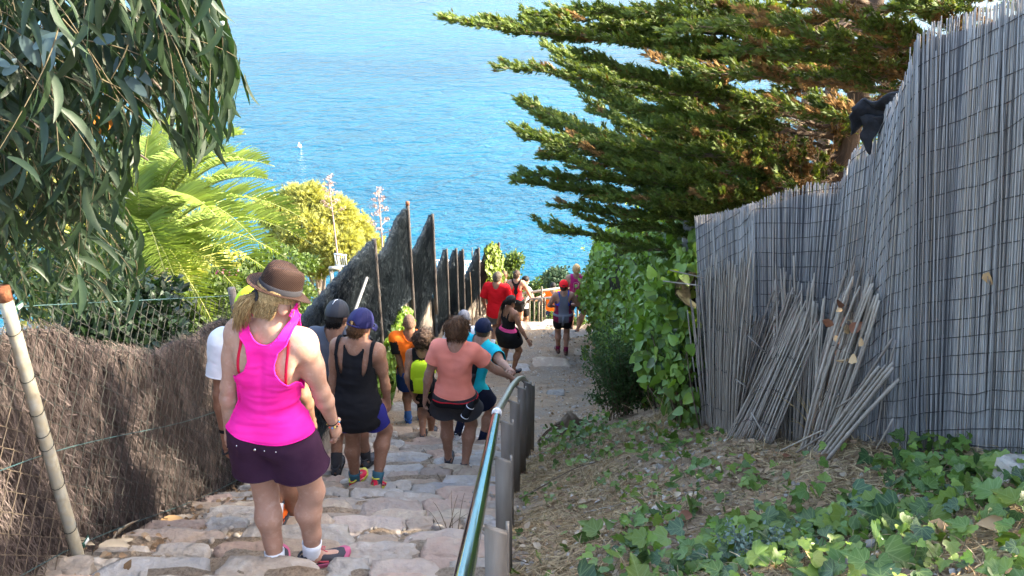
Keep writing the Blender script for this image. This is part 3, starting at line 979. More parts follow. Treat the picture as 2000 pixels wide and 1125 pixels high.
# ------------------------------------------------------------------ broken mats and loose canes leaning on the screens
CANE_M = mat('old_cane', (0.26, 0.215, 0.17), (0.38, 0.325, 0.265), scale=4, rough=0.75, spec=0.2, stretch=(8, 8, 1.2), rnd=(0.62, 1.2), rnd_c=(0.75, (0.34, 0.29, 0.235)))
CANE_BR = mat('brown_cane', (0.20, 0.165, 0.135), (0.30, 0.25, 0.205), scale=4, rough=0.8, spec=0.2, stretch=(8, 8, 1.2), rnd=(0.6, 1.25))

def cane_geom(a, b, r, nodes=5):
    """a cane with swollen joints and a broken end"""
    a = np.asarray(a, float); b = np.asarray(b, float)
    ts, rs = [0.0], [r]
    L = np.linalg.norm(b - a)
    k = max(1, int(L / 0.16))
    for q in range(1, k + 1):
        t = (q - 0.45 + random.uniform(-.1, .1)) / k
        for dt, f in ((-0.012, 0.98), (0.0, 1.22), (0.012, 0.96)):
            ts.append(min(0.995, max(0.005, t + dt / max(L, 0.2)))); rs.append(r * f)
    ts.append(1.0); rs.append(r * 0.75)
    o = np.argsort(ts); ts = np.array(ts)[o]; rs = np.array(rs)[o]
    d = b - a
    side = np.cross(d, [0.2, 0.3, 1.0]); side = side / (np.linalg.norm(side) + 1e-9)
    bow = random.uniform(-0.02, 0.02) * L
    pts = a + d * ts[:, None] + side * (bow * 4 * ts * (1 - ts))[:, None]
    return tube(pts, rs, 6)

def screen_point(u, v, off):
    """a point in front of the reed screens on the ray of (u, v): off metres off their face"""
    d = raydir(u, v)
    best = None
    for s in np.linspace(0, _ns[-1], 160):
        B, T = reed_line(np.array([s]))
        for h in (0.0,):
            pass
        # nearest approach of the ray to this reed
        w = T[0] - B[0]; q = B[0] - CAM
        n = np.cross(d, w); l = np.dot(n, n)
        if l < 1e-9: continue
        dist = abs(np.dot(q, n)) / math.sqrt(l)
        if best is None or dist < best[0]:
            t1 = np.dot(np.cross(q, w), n) / l
            best = (dist, t1)
    p = CAM + d * best[1]
    return p + np.array([-0.9, -0.42, 0.0]) * off

def cane_mat(label, feet, tops, n, r, m, jit=8, off0=0.16, off1=0.04, wires=True, parts=True):
    """canes still wired together: feet and tops are lines of photo pixels the row runs along"""
    A, B = [], []
    for k in range(n):
        t = (k + random.uniform(-0.3, 0.3)) / max(1, n - 1); t = min(1, max(0, t))
        fu, fv = (np.interp(t, np.linspace(0, 1, len(feet)), [p[i] for p in feet]) for i in (0, 1))
        tu, tv = (np.interp(t, np.linspace(0, 1, len(tops)), [p[i] for p in tops]) for i in (0, 1))
        g = screen_point(fu + random.uniform(-3, 3), fv, off0)
        gz = float(hz(np.array([g[0]]), np.array([g[1]]))[0]); g[2] = gz - 0.03
        e = screen_point(tu + random.uniform(-jit, jit) * .5, tv + random.uniform(-jit, jit * 2.2), off1 + random.uniform(0, 0.02))
        A.append(g); B.append(e)
    A = np.array(A); B = np.array(B)
    th = empty('broken_reed_mat', A.mean(0), 0, label, 'reed mat', 'broken reed mats slumped against the screens')
    for a, b in zip(A, B):
        V, Fs = cane_geom(a, b, r * random.uniform(0.75, 1.2))
        MB().add(V, Fs, rnd=random.random()).obj('cane', m, th)
    if wires:
        for f in (0.18, 0.42, 0.66):
            pts = (A + (B - A) * f) + np.array([-0.9, -0.42, 0.05]) * (r * 1.5)
            pts[1:-1] = (pts[:-2] + pts[1:-1] + pts[2:]) / 3
            V, Fs = tube(pts, 0.0022, 4, cap=False)
            MB().add(V, Fs).obj('wire', REED_WIRE, th)
    return th
cane_mat('upright broken reed mat with a ragged top beside the ivy hedge', [(1402, 822), (1470, 836)], [(1375, 570), (1408, 505), (1445, 490), (1462, 520), (1500, 472)], 60, 0.0056, CANE_M, jit=18, off0=0.15, off1=0.12)
cane_mat('dark narrow cane bundle slanting right behind the leaning mat', [(1448, 838), (1478, 842)], [(1500, 600), (1545, 565), (1590, 560)], 26, 0.0058, CANE_BR, jit=18, off0=0.13, off1=0.10)
cane_mat('short upright cane stubs standing behind the slanting mats', [(1540, 846), (1640, 862)], [(1536, 520), (1560, 505), (1600, 560), (1612, 550), (1640, 590), (1668, 600)], 38, 0.0062, CANE_M, jit=24, off0=0.10, off1=0.08, wires=False)
cane_mat('wide grey reed mat slumped to the right, wired in the middle', [(1462, 862), (1560, 876)], [(1560, 610), (1598, 575), (1622, 610)], 40, 0.0058, CANE_M, jit=14, off0=0.26, off1=0.08)
cane_mat('thick pale canes leaning steeply below the brown dead leaves', [(1615, 872), (1665, 876)], [(1670, 535), (1715, 535), (1728, 560)], 16, 0.0088, CANE_M, jit=14, off0=0.24, off1=0.05)
cane_mat('thick dark canes rising behind the brown dead leaves', [(1600, 868), (1650, 870)], [(1662, 545), (1692, 500), (1716, 530)], 14, 0.0082, CANE_BR, jit=16, off0=0.14, off1=0.04, wires=False)
cane_mat('low bundle of thick pale canes fanning out to the right', [(1648, 878), (1688, 884)], [(1740, 720), (1768, 705), (1785, 712)], 9, 0.0092, CANE_M, jit=10, off0=0.30, off1=0.10, wires=False)
LOOSE = [((1600, 880), (1672, 828), .30, .22, 'short pale cane lying low at the foot of the leaning bundle'), ((1575, 868), (1676, 818), .32, .26, 'second short cane lying low among the dry grass'),
         ((1745, 858), (1768, 660), .12, .06, 'single upright cane leaning on the nearest reed screen'), ((1752, 862), (1773, 808), .14, .10, 'broken cane stump standing by the nearest screen'),
         ((1665, 840), (1764, 655), .22, .07, 'long thick cane leaning alone to the right'), ((1524, 788), (1572, 842), .25, .3, 'dark broken stick sloping down in front of the mats'),
         ((1452, 684), (1494, 622), .12, .08, 'thin cane splinter lying across the upright mat'), ((1558, 722), (1582, 700), .16, .12, 'short splinter stuck between two slanting mats'),
         ((1492, 646), (1524, 682), .14, .12, 'pale splinter hanging across the dark bundle'), ((1562, 556), (1588, 604), .08, .09, 'bent dark cane end near the stubs'),
         ((1332, 540), (1392, 555), .2, .08, 'grey cane sticking out sideways into the ivy'), ((1345, 520), (1410, 545), .18, .06, 'upper grey cane poking sideways out of the ivy'),
         ((1482, 728), (1503, 742), .2, .2, 'tiny pale cane chip on the slanting mat'), ((1660, 790), (1682, 752), .2, .14, 'splinter poking out between the thick canes'),
         ((1688, 780), (1740, 735), .2, .1, 'dark splinter across the low fanning bundle')]
for (a, b, oa, ob, lab) in LOOSE:
    pa, pb_ = screen_point(*a, oa), screen_point(*b, ob)
    V, Fs = cane_geom(pa, pb_, 0.0075 if 'thick' in lab or 'pale cane lying' in lab else 0.0055)
    o = MB().add(V, Fs, rnd=random.random()).obj('cane', random.choice([CANE_M, CANE_BR]))
    tag(o, lab, 'cane', 'loose canes by the reed screens')
# ------------------------------------------------------------------ vegetation
def leaf_shape(kind):
    """small leaf meshes, length 1 along +y, face +z"""
    if kind == 'ivy':
        half = [(0.0, 0.0), (0.20, -0.10), (0.44, -0.02), (0.54, 0.20), (0.36, 0.30), (0.40, 0.52), (0.24, 0.56), (0.10, 0.84), (0.0, 1.0)]
    elif kind == 'heart':
        half = [(0.0, 0.0), (0.18, -0.10), (0.38, -0.02), (0.45, 0.22), (0.36, 0.50), (0.18, 0.80), (0.0, 1.0)]
    elif kind == 'small':
        half = [(0.0, 0.0), (0.26, 0.30), (0.22, 0.68), (0.0, 1.0)]
    elif kind == 'dead':
        half = [(0.0, 0.0), (0.26, 0.18), (0.34, 0.5), (0.16, 0.82), (0.0, 1.0)]
    n = len(half)
    fold = 0.22 if kind != 'dead' else 0.5
    mid = [(0, y) for (_, y) in half]
    V = []
    f = lambda x, y: fold * abs(x) - 0.22 * max(0, y) ** 2 * (1.5 if kind == 'dead' else 1)
    for (x, y) in half: V.append((x, y, f(x, y)))
    for (x, y) in half[1:-1]: V.append((-x, y, f(x, y)))
    # midrib points
    k = len(V)
    ys = [0.12, 0.35, 0.62]
    for y in ys: V.append((0, y, f(0, y) - 0.02))
    m = [k, k + 1, k + 2]
    def nearest(y): return m[int(np.argmin([abs(y - q) for q in ys]))]
    T = []
    R_ = list(range(n)); L_ = [0] + list(range(n, n + n - 2)) + [n - 1]
    for S, sgn in ((R_, 1), (L_, -1)):
        for a, b in zip(S[:-1], S[1:]):
            c = nearest((V[a][1] + V[b][1]) / 2)
            T.append((a, b, c) if sgn > 0 else (b, a, c))
        # fill between midrib points
        prev = 0
        for a in S:
            pass
    # fans leave gaps between the midrib points: close them
    for S, sgn in ((R_, 1), (L_, -1)):
        cs = [nearest((V[a][1] + V[b][1]) / 2) for a, b in zip(S[:-1], S[1:])]
        for q in range(len(cs) - 1):
            if cs[q] != cs[q + 1]:
                T.append((S[q + 1], cs[q + 1], cs[q]) if sgn > 0 else (S[q + 1], cs[q], cs[q + 1]))
    return np.array(V, float), np.array(T)

def sickle(nseg=5, width=0.11, curve=0.16, fold=0.25):
    V, F = [], []
    for i in range(nseg + 1):
        t = i / nseg
        w = width * (math.sin(math.pi * min(1, t * 0.86 + 0.07)) ** 0.8) * (1 - 0.35 * t)
        if i == nseg: w = 0.004
        cx = curve * (t * t - t) * 2 * 0.9 + curve * t * t
        z = -0.10 * t * t
        V += [(cx - w, t, z + fold * w), (cx, t, z), (cx + w, t, z + fold * w)]
    for i in range(nseg):
        a = i * 3
        F += [(a, a + 1, a + 4, a + 3), (a + 1, a + 2, a + 5, a + 4)]
    return np.array(V, float), np.array(F)

IVY_V, IVY_F = leaf_shape('ivy'); HEART_V, HEART_F = leaf_shape('heart'); SMALL_V, SMALL_F = leaf_shape('small'); DEAD_V, DEAD_F = leaf_shape('dead')

def leaves_as_parts(parent, bV, bF, mats, M, Pp, S, names=('leaf', 'leaves'), limit=300, wrap=None):
    """the leaves that show largest in the photo become parts of their own, the others one part of kind stuff"""
    u, v, c = project(Pp)
    big = np.asarray(S) / np.maximum(c, 0.1)
    big = np.where((u > -20) & (u < 2020) & (v > -20) & (v < 1145) & (c > 0.2), big, -1)
    o = np.argsort(-big)
    take = o[:limit]; rest = o[limit:]
    mlist = mats if isinstance(mats, (list, tuple)) else [mats]
    mes = []
    for m in mlist:
        mes.append(make_mesh(names[0], bV, [bF] if not isinstance(bF, list) else bF, [m], rnd=np.full(len(bF), random.random())))
    inv = (Matrix.Translation(parent.location) @ Matrix.Rotation(parent.rotation_euler.z, 4, 'Z')).inverted()
    for i in take:
        if big[i] <= 0: continue
        ob = bpy.data.objects.new(names[0], mes[i % len(mes)])
        COL.objects.link(ob)
        m4 = Matrix([[*(M[i][0] * S[i]), Pp[i][0]], [*(M[i][1] * S[i]), Pp[i][1]], [*(M[i][2] * S[i]), Pp[i][2]], [0, 0, 0, 1]])
        ob.matrix_basis = m4
        ob.parent = parent
        ob.matrix_parent_inverse = inv
    rest = np.concatenate([rest, [i for i in take if big[i] <= 0]]).astype(int)
    if len(rest):
        V, Fs, idx = scatter(bV, bF, M[rest], Pp[rest], np.asarray(S)[rest])
        r = rng.uniform(0, 1, len(rest))
        mb = MB()
        mi = (rest % len(mlist))
        mb.add(V, Fs, mi=mi[idx[0]], rnd=r[idx[0]])
        ob = mb.obj(names[1], mlist, parent)
        ob['kind'] = 'stuff'

# ---- leaf materials
EUC_D = mat('eucalyptus_leaf', (0.018, 0.036, 0.018), (0.034, 0.056, 0.028), scale=3, rough=0.5, spec=0.28, trans=0.22, transc=(1.2, 1.6, 0.5), objrnd=(0.65, 1.4))
EUC_S = mat('eucalyptus_leaves_far', (0.014, 0.028, 0.012), (0.026, 0.046, 0.02), scale=3, rough=0.45, spec=0.4, trans=0.25, transc=(1.3, 1.7, 0.45), rnd=(0.6, 1.4))
EUC_B = mat('eucalyptus_blue_leaf', (0.07, 0.115, 0.115), (0.10, 0.145, 0.14), scale=3, rough=0.6, spec=0.3, trans=0.15, objrnd=(0.8, 1.2))
EUC_O = mat('orange_leaf', (0.50, 0.20, 0.03), (0.36, 0.14, 0.03), scale=3, rough=0.6, trans=0.3, objrnd=(0.8, 1.2))
TWIG = mat('twig', (0.075, 0.062, 0.035), (0.12, 0.095, 0.05), scale=10, rough=0.8)
BARK = mat('bark', (0.14, 0.11, 0.085), (0.26, 0.21, 0.17), scale=7, rough=0.95, bump=0.9, bscale=20, stretch=(3, 3, 0.6))

# ---- eucalyptus overhanging from the upper left
EUC_POLY = np.array([(-400, -260), (440, -260), (432, 20), (452, 60), (474, 118), (470, 170), (462, 215), (455, 290), (432, 312), (402, 335), (372, 345), (350, 300), (318, 262), (285, 250),
                     (262, 300), (276, 365), (246, 410), (282, 452), (292, 545), (258, 610), (246, 665), (185, 662), (90, 640), (0, 625), (-400, 640)], float)
def in_poly(u, v, poly):
    x, y = poly[:, 0], poly[:, 1]
    x2, y2 = np.roll(x, -1), np.roll(y, -1)
    u = np.asarray(u)[:, None]; v = np.asarray(v)[:, None]
    c = ((y > v) != (y2 > v)) & (u < (x2 - x) * (v - y) / (y2 - y + 1e-12) + x)
    return c.sum(1) % 2 == 1
euc = empty('eucalyptus_tree', (-4.6, 4.4, float(hz(np.array([-4.6]), np.array([4.4]))[0])), 0, 'eucalyptus with long hanging sickle leaves filling the upper left corner', 'tree')
tr = np.array([(-4.6, 4.4, euc.location.z - 0.2), (-4.5, 4.3, -0.8), (-4.25, 4.1, 0.9), (-4.1, 4.0, 2.6), (-4.0, 3.8, 4.2)])
V, Fs = tube(np.array([[np.interp(t, range(5), tr[:, i]) for i in range(3)] for t in np.linspace(0, 4, 24)]), np.linspace(0.17, 0.07, 24), 12)
MB().add(V, Fs).obj('trunk', BARK, euc)
Lp, Ld, Lk = [], [], []
mbt = MB()
nt_ = 0
tries = 0
while nt_ < 900 and tries < 12000:
    tries += 1
    u0, v0 = random.uniform(-300, 470), random.uniform(-240, 640)
    if not in_poly([u0], [v0], EUC_POLY)[0]: continue
    low = max(0.0, (v0 - 250) / 400)
    Y0 = random.uniform(2.5, 3.9) + low * 2.3
    if u0 > 250: Y0 = random.uniform(2.7, 3.7)
    p0 = P(u0, v0, Y0)
    rightness = np.clip((u0 - 150) / 300, 0, 1)
    dirv = norm(np.array([random.gauss(0.15 + 0.15 * rightness, 0.4), random.gauss(0, 0.35), -1.0 + (0.7 * random.random() if rightness < 0.3 else 0.25 * random.random())]))
    Lt = random.uniform(0.22, 0.5)
    p2 = p0 + dirv * Lt
    p1 = (p0 + p2) / 2 + np.array([0.08, 0, 0.06]) * random.uniform(0, 1)
    pts = bez(p0, p1, p2, 8)
    k = 0
    nt_ += 1
    V, Fs = tube(pts, np.linspace(0.0026, 0.001, 8), 5, cap=False)
    if in_poly(*[np.array([q]) for q in project(p2)[:2]], EUC_POLY)[0]: mbt.add(V, Fs)
    nl = int(Lt / 0.045)
    for q in range(nl):
        t = (q + random.random()) / nl
        Lp.append(pts[min(7, int(t * 7.99))] + np.random.default_rng(nt_ * 50 + q).normal(0, 0.01, 3))
        d = norm(np.array([random.gauss(0.12 * rightness, 0.5 - 0.2 * rightness), random.gauss(0, 0.4), -0.8 - 0.5 * rightness]))
        Ld.append(d); Lk.append(random.random())
Lp = np.array(Lp); Ld = np.array(Ld); Lk = np.array(Lk)
Ls = rng.uniform(0.085, 0.175, len(Lp))
tipu, tipv, _ = project(Lp + Ld * Ls[:, None])
ok = in_poly(tipu, tipv, EUC_POLY) & in_poly(*project(Lp)[:2], EUC_POLY)
# the few leaves that stick out over the sea on the right
extra = [(468, 132, 3.2, (0.12, 0, -1), .15), (478, 145, 3.2, (0.16, 0, -1), .13), (436, 55, 3.3, (0.25, 0, -1), .12), (446, 90, 3.25, (0.2, 0, -1), .13), (418, 250, 3.2, (0.03, 0, -1), .16), (350, 268, 3.1, (0.2, 0, -1), .16), (333, 250, 3.1, (0.1, 0.1, -1), .17)]
Lp = np.vstack([Lp[ok], [P(u, v, y) for u, v, y, _, _ in extra]]); Ld = np.vstack([Ld[ok], [norm(np.array(d, float)) for *_, d, _ in extra]]); Ls = np.concatenate([Ls[ok], [e[-1] for e in extra]])
nv = norm(rng.normal(size=(len(Lp), 3)) + np.array([0.2, -0.8, 0.4]))
SV, SF = sickle(width=0.098)
Mx = frames(Ld, nv)
leaves_as_parts(euc, SV, SF, [EUC_D, EUC_D, EUC_S], Mx, Lp, Ls)
# broad bluish young leaves and a few orange dying ones
RV, RF = sickle(6, width=0.24, curve=0.03, fold=0.15)
for (u, v, Y, m, s_) in ((65, 95, 2.5, EUC_B, .10), (40, 70, 2.5, EUC_B, .10), (95, 75, 2.5, EUC_B, .10), (75, 60, 2.52, EUC_B, .11), (20, 130, 2.5, EUC_B, .06), (5, 145, 2.5, EUC_B, .06), (245, 150, 2.7, EUC_B, .09), (225, 140, 2.7, EUC_B, .07), (262, 130, 2.7, EUC_B, .08),
                           (225, 75, 2.6, EUC_B, .09), (110, 205, 2.9, EUC_B, .08), (190, 175, 2.9, EUC_D, .09), (150, 300, 3.4, EUC_B, .09), (135, 285, 3.4, EUC_B, .08), (165, 320, 3.4, EUC_B, .08), (50, 165, 2.8, EUC_O, .05), (92, 155, 2.8, EUC_O, .05), (158, 255, 3.1, EUC_O, .09), (195, 262, 3.1, EUC_O, .10), (215, 250, 3.1, EUC_O, .09), (175, 285, 3.1, EUC_O, .07)):
    d = norm(np.array([random.gauss(0, 0.6), random.gauss(0, 0.3), random.gauss(-0.3, 0.6)])); n_ = norm(np.array([random.gauss(0, .3), -0.9, 0.5]))
    M_ = frames(d[None], n_[None])
    V, Fs, _ = scatter(RV, RF, M_, P(u, v, Y)[None], np.array([s_]))
    MB().add(V, Fs).obj('leaf', m, euc)
mbt.obj('twig_spray', TWIG, euc)['kind'] = 'stuff'
for q in range(16):
    t = P(random.uniform(-60, 420), random.uniform(-60, 330), random.uniform(2.8, 3.8))
    a = np.array([-4.15 + random.uniform(-.1, .1), 4.0, random.uniform(1.2, 3.6)])
    V, Fs = tube(bez(a, (a + t) / 2 + [0, 0, 0.5], t, 12), np.linspace(0.03, 0.004, 12), 7)
    MB().add(V, Fs).obj('branch', BARK, euc)
# pale seed pods at the twig tips
for q in range(26):
    c = Lp[random.randrange(len(Lp))] + [0.01, -0.03, 0.0]
    V, F = lathe([(0.0005, 0.0), (0.005, 0.003), (0.007, 0.010), (0.0065, 0.013), (0.0005, 0.0135)], 8)
    MB().add(V + c, [F]).obj('seed_pod', mat('pod', (0.30, 0.35, 0.30), (0.4, 0.44, 0.38), rough=0.6), euc)

# ---- palm
PALM_M = mat('palm_leaf', (0.165, 0.245, 0.045), (0.235, 0.305, 0.07), scale=2, rough=0.55, spec=0.3, trans=0.42, transc=(1.3, 1.25, 0.5), rnd=(0.7, 1.15))
RACHIS = mat('palm_rachis', (0.30, 0.33, 0.10), (0.40, 0.38, 0.14), scale=4, rough=0.5)
pc = P(285, 505, 10.2)
palm = empty('palm_tree', (pc[0], pc[1], float(hz(np.array([pc[0]]), np.array([pc[1]]))[0])), 0, 'sunlit date palm with arching yellow-green fronds beyond the brushwood fence', 'tree')
V, Fs = tube(np.array([[pc[0] + 0.04 * math.sin(t * 9), pc[1], palm.location.z - 0.2 + (pc[2] + 0.15 - palm.location.z) * t] for t in np.linspace(0, 1, 16)]), 0.22 + 0.03 * np.sin(np.arange(16) * 2.4), 14)
MB().add(V, Fs).obj('trunk', BARK, palm)
FR = [(480, 262, 7.6, .45), (536, 325, 7.2, .5), (532, 352, 7.5, .45), (600, 432, 7.0, .5), (612, 478, 7.1, .45), (560, 505, 7.6, .5), (545, 545, 7.6, .5), (470, 575, 7.4, .6), (395, 610, 7.2, .9), (362, 600, 7.0, .9), (302, 228, 7.8, .3), (255, 252, 8.0, .3), (205, 300, 8.2, .4),
      (405, 238, 8.2, .35), (352, 205, 8.6, .3), (440, 345, 9.4, .45), (500, 410, 9.6, .5), (150, 400, 7.9, .5), (120, 480, 7.8, .5), (135, 560, 7.6, .7), (300, 655, 7.2, 1.0), (352, 668, 7.4, 1.0), (250, 640, 7.4, 1.0), (420, 640, 7.7, .9), (430, 285, 9.4, .35), (270, 330, 6.9, .3), (180, 350, 9.4, .4), (560, 440, 8.4, .5), (330, 560, 6.9, 1.0), (500, 470, 6.7, .6), (420, 420, 6.6, .5), (330, 212, 8.0, .25), (368, 222, 7.6, .25), (425, 258, 7.4, .3), (290, 262, 7.2, .25), (385, 292, 7.0, .35), (460, 300, 7.2, .4), (240, 300, 7.4, .3)]
for (u, v, Y, rise) in FR:
    tip = P(u, v, Y * 1.21)
    a = pc + np.array([0, 0, 0.05]) + norm(tip - pc) * 0.14
    L = np.linalg.norm(tip - a)
    ctrl = (a + tip) / 2 + np.array([0, 0, 1.0]) * rise * L * 0.62
    m = 34
    pts = bez(a, ctrl, tip, m)
    V, Fs = tube(pts, np.linspace(0.017, 0.004, m), 6)
    fr = MB().add(V, Fs).obj('frond', RACHIS, palm)
    T = norm(np.gradient(pts, axis=0))
    n = 66
    mb = MB()
    for side in (-1, 1):
        t = np.linspace(0.06, 0.99, n) + rng.normal(0, 0.003, n)
        f = t * (m - 1)
        c = np.stack([np.interp(f, np.arange(m), pts[:, i]) for i in range(3)], -1)
        tg = norm(np.stack([np.interp(f, np.arange(m), T[:, i]) for i in range(3)], -1))
        up = np.array([0, 0, 1.0]) - tg * tg[:, 2:3]
        up = norm(up + 1e-6)
        sd_ = np.cross(tg, up) * side
        ln = 0.44 * np.sin(np.clip(t * 0.92 + 0.12, 0, 1) * math.pi) ** 0.6 * (0.6 + 0.4 * min(1.0, L / 1.8)) * rng.uniform(0.9, 1.1, n)
        d = norm(sd_ * 0.8 + tg * (0.32 + 0.5 * t[:, None]) + up * 0.38 + rng.normal(0, 0.05, (n, 3)))
        e = c + d * ln[:, None] - np.array([0, 0, 1.0]) * (0.02 + 0.05 * rng.random((n, 1))) * (ln / 0.36)[:, None]
        mid = c + d * ln[:, None] * 0.5
        wv = np.cross(d, sd_ + 0.3 * up); wv = norm(wv) * 0.0115
        w2 = np.cross(d, wv); w2 = norm(w2) * 0.004
        Vq = np.stack([c - wv * 0.5, c + wv * 0.5, mid + wv + w2, mid - wv + w2, e + wv * 0.1, e - wv * 0.1], 1).reshape(-1, 3)
        b = np.arange(n)[:, None] * 6
        r_ = rng.uniform(0, 1, n)
        mb.add(Vq, [np.concatenate([b + np.array([[0, 1, 2, 3]]), b + np.array([[3, 2, 4, 5]])])], rnd=np.concatenate([r_, r_]))
    mb.obj('leaflets', PALM_M, fr)['kind'] = 'stuff'

# ---- leafy crowns
def crown_points(lumps, n, shell=0.55):
    """points in the outer shells of several overlapping lumps: (centre, radii)"""
    C = np.array([l[0] for l in lumps], float); Rr = np.array([np.broadcast_to(l[1], 3) for l in lumps], float)
    w = (Rr.prod(1)) ** (2 / 3); w /= w.sum()
    k = rng.choice(len(lumps), n, p=w)
    d = rand_dirs(n, 0.15)
    r = shell + (1 - shell) * rng.random(n) ** 0.6
    p = C[k] + d * Rr[k] * r[:, None]
    return p, d
def lumps_of(c, rad, n, spread=0.75, size=(0.35, 0.55), flat=0.8):
    out = []
    for _ in range(n):
        d = norm(rng.normal(size=3)); rr = rng.random() ** 0.5 * spread
        s = rng.uniform(*size)
        out.append((np.asarray(c) + d * rad * rr, np.asarray(rad) * s * np.array([1, 1, flat])))
    return out
def leaf_crown(parent, lumps, n, size, m, base=(None, None), clump=0.05, name='crown', up=0.4, shell=0.55):
    bV, bF = base if base[0] is not None else (SMALL_V, SMALL_F)
    p, d = crown_points(lumps, n, shell)
    p = p + rng.normal(0, clump, (n, 3))
    ax = norm(d + rng.normal(0, 0.7, (n, 3)) + np.array([0, 0, up * 0.3]))
    nn = norm(d * 0.6 + rng.normal(0, 0.6, (n, 3)) + np.array([0, 0, up]))
    V, Fs, idx = scatter(bV, bF, frames(ax, nn), p, rng.uniform(size * 0.65, size * 1.25, n))
    r = rng.uniform(0, 1, n)
    o = MB().add(V, Fs, rnd=r[idx[0]]).obj(name, m, parent)
    return o
def stems(parent, base, tops, r0, m, name='stem'):
    for t in tops:
        b = np.asarray(base) + rng.normal(0, 0.05, 3) * [1, 1, 0]
        V, Fs = tube(bez(b, (b + t) / 2 + rng.normal(0, 0.1, 3) * np.linalg.norm(t - b), t, 8), np.linspace(r0, r0 * 0.35, 8), 6)
        MB().add(V, Fs).obj(name, m, parent)

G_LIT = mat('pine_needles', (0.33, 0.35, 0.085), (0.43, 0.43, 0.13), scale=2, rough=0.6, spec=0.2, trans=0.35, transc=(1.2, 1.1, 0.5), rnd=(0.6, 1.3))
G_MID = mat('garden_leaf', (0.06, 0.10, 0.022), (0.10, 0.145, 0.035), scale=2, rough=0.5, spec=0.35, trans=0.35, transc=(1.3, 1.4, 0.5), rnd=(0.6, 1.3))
G_BLUE = mat('coast_bush_leaf', (0.045, 0.085, 0.045), (0.075, 0.12, 0.06), scale=2, rough=0.6, spec=0.3, trans=0.25, rnd=(0.6, 1.3))
NEEDLE = (np.array([(-0.10, 0, 0), (0.10, 0, 0), (0.0, 1, 0.05), (0.0, 0, -0.1), (0, 0, 0.1), (0.3, 0.85, 0), (-0.34, 0.8, 0.05), (0.05, 0.8, 0.3), (0, 0.75, -0.3)], float),
          np.array([(0, 1, 2), (0, 1, 5), (0, 1, 6), (3, 4, 7), (3, 4, 8)]))
# umbrella pine in full sun
pcen = P(612, 448, 25.0)
pine = empty('pine_tree', (pcen[0], pcen[1], float(hz(np.array([pcen[0]]), np.array([pcen[1]]))[0])), 0, 'bright yellow-green pine crown in full sun above the sea', 'tree')
lumps = []
for (u, v, w, h, dy) in ((545, 420, 70, 40, 0), (600, 395, 80, 40, .3), (650, 420, 85, 50, 0), (690, 455, 70, 50, .4), (725, 478, 40, 30, .2), (600, 450, 110, 60, -.6), (655, 480, 100, 60, -.8), (560, 470, 70, 40, -.3), (620, 510, 80, 40, -.4), (520, 400, 40, 22, .8), (690, 505, 60, 40, -.8), (575, 380, 45, 22, .6), (610, 372, 30, 16, .4), (700, 440, 40, 26, .6)):
    c = P(u, v, 25.0 + dy); s = 25.0 / 1650 * 1.1
    lumps.append((c, np.array([w * s * .5, w * s * .5, h * s * .6])))
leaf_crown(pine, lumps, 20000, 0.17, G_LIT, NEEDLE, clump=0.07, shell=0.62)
stems(pine, (pcen[0], pcen[1] + 0.3, pine.location.z - 0.3), [l[0] for l in lumps], 0.09, BARK, 'limb')
def bush(name, label, u, v, Y, w, h, n, size, m, group=None, base=(None, None), cat='bush', k=9, clump=0.05):
    c = P(u, v, Y); s = Y / 0.9 / 1650
    root = (c[0], c[1], float(hz(np.array([c[0]]), np.array([c[1]]))[0]))
    t = empty(name, root, 0, label, cat, group)
    rad = np.array([w * s / 2, w * s / 2, h * s / 2])
    L_ = lumps_of(c, rad, k)
    zz = c[2] - rad[2]
    while zz > root[2] + rad[2] * 0.3:
        L_ += [(np.array([c[0] + random.uniform(-.3, .3) * rad[0], c[1] + random.uniform(0, .4) * rad[0], zz]), rad * random.uniform(.6, .85))]; zz -= rad[2] * .7; n = int(n * 1.22)
    leaf_crown(t, L_, n, size, m, base, clump=clump)
    stems(t, (root[0], root[1], min(root[2], c[2] - rad[2] * 0.8) - 0.1), [l[0] for l in L_[:5]], 0.012 + rad[0] * 0.008, TWIG)
    return t
bush('coastal_bush', 'blue-green bush at the path end in front of the sea', 1090, 545, 24.5, 74, 60, 2600, 0.10, G_BLUE)
bush('coastal_bush', 'low light green bush left of the blue-green one', 1050, 566, 25.5, 62, 44, 1800, 0.09, G_MID)
bush('coastal_bush', 'dark green bush right behind the ivy covered screen', 996, 527, 19, 46, 66, 2000, 0.09, G_MID)
bush('coastal_bush', 'bit of green growth under the far path railing', 1085, 632, 18.4, 60, 22, 700, 0.08, G_MID)
bush('coastal_bush', 'green bush beyond the crest behind the magenta top', 1128, 634, 19.5, 50, 34, 900, 0.08, G_MID)
bush('garden_shrub', 'dark hillside shrub below the pine', 560, 530, 22, 110, 50, 1500, 0.12, G_MID, 'shrubs in the garden left of the fence')
bush('garden_shrub', 'bright shrub between palm and fence post', 400, 610, 10, 170, 120, 2500, 0.08, G_MID, 'shrubs in the garden left of the fence')
bush('garden_shrub', 'sunlit shrub left of the palm trunk', 130, 560, 10.5, 260, 160, 2600, 0.09, G_MID, 'shrubs in the garden left of the fence')
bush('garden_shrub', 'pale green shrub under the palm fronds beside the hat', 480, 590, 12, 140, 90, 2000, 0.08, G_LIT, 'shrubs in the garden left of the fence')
bush('garden_shrub', 'dark leafy shrub right behind the brushwood fence', 210, 640, 5.6, 320, 130, 2600, 0.07, EUC_S, 'shrubs in the garden left of the fence')
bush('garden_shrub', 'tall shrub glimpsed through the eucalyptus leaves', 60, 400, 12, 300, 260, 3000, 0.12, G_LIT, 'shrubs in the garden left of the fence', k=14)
bush('garden_shrub', 'large bright shrub filling the gaps behind the palm fronds', 320, 500, 17, 420, 230, 5200, 0.16, G_LIT, 'shrubs in the garden left of the fence', k=16)
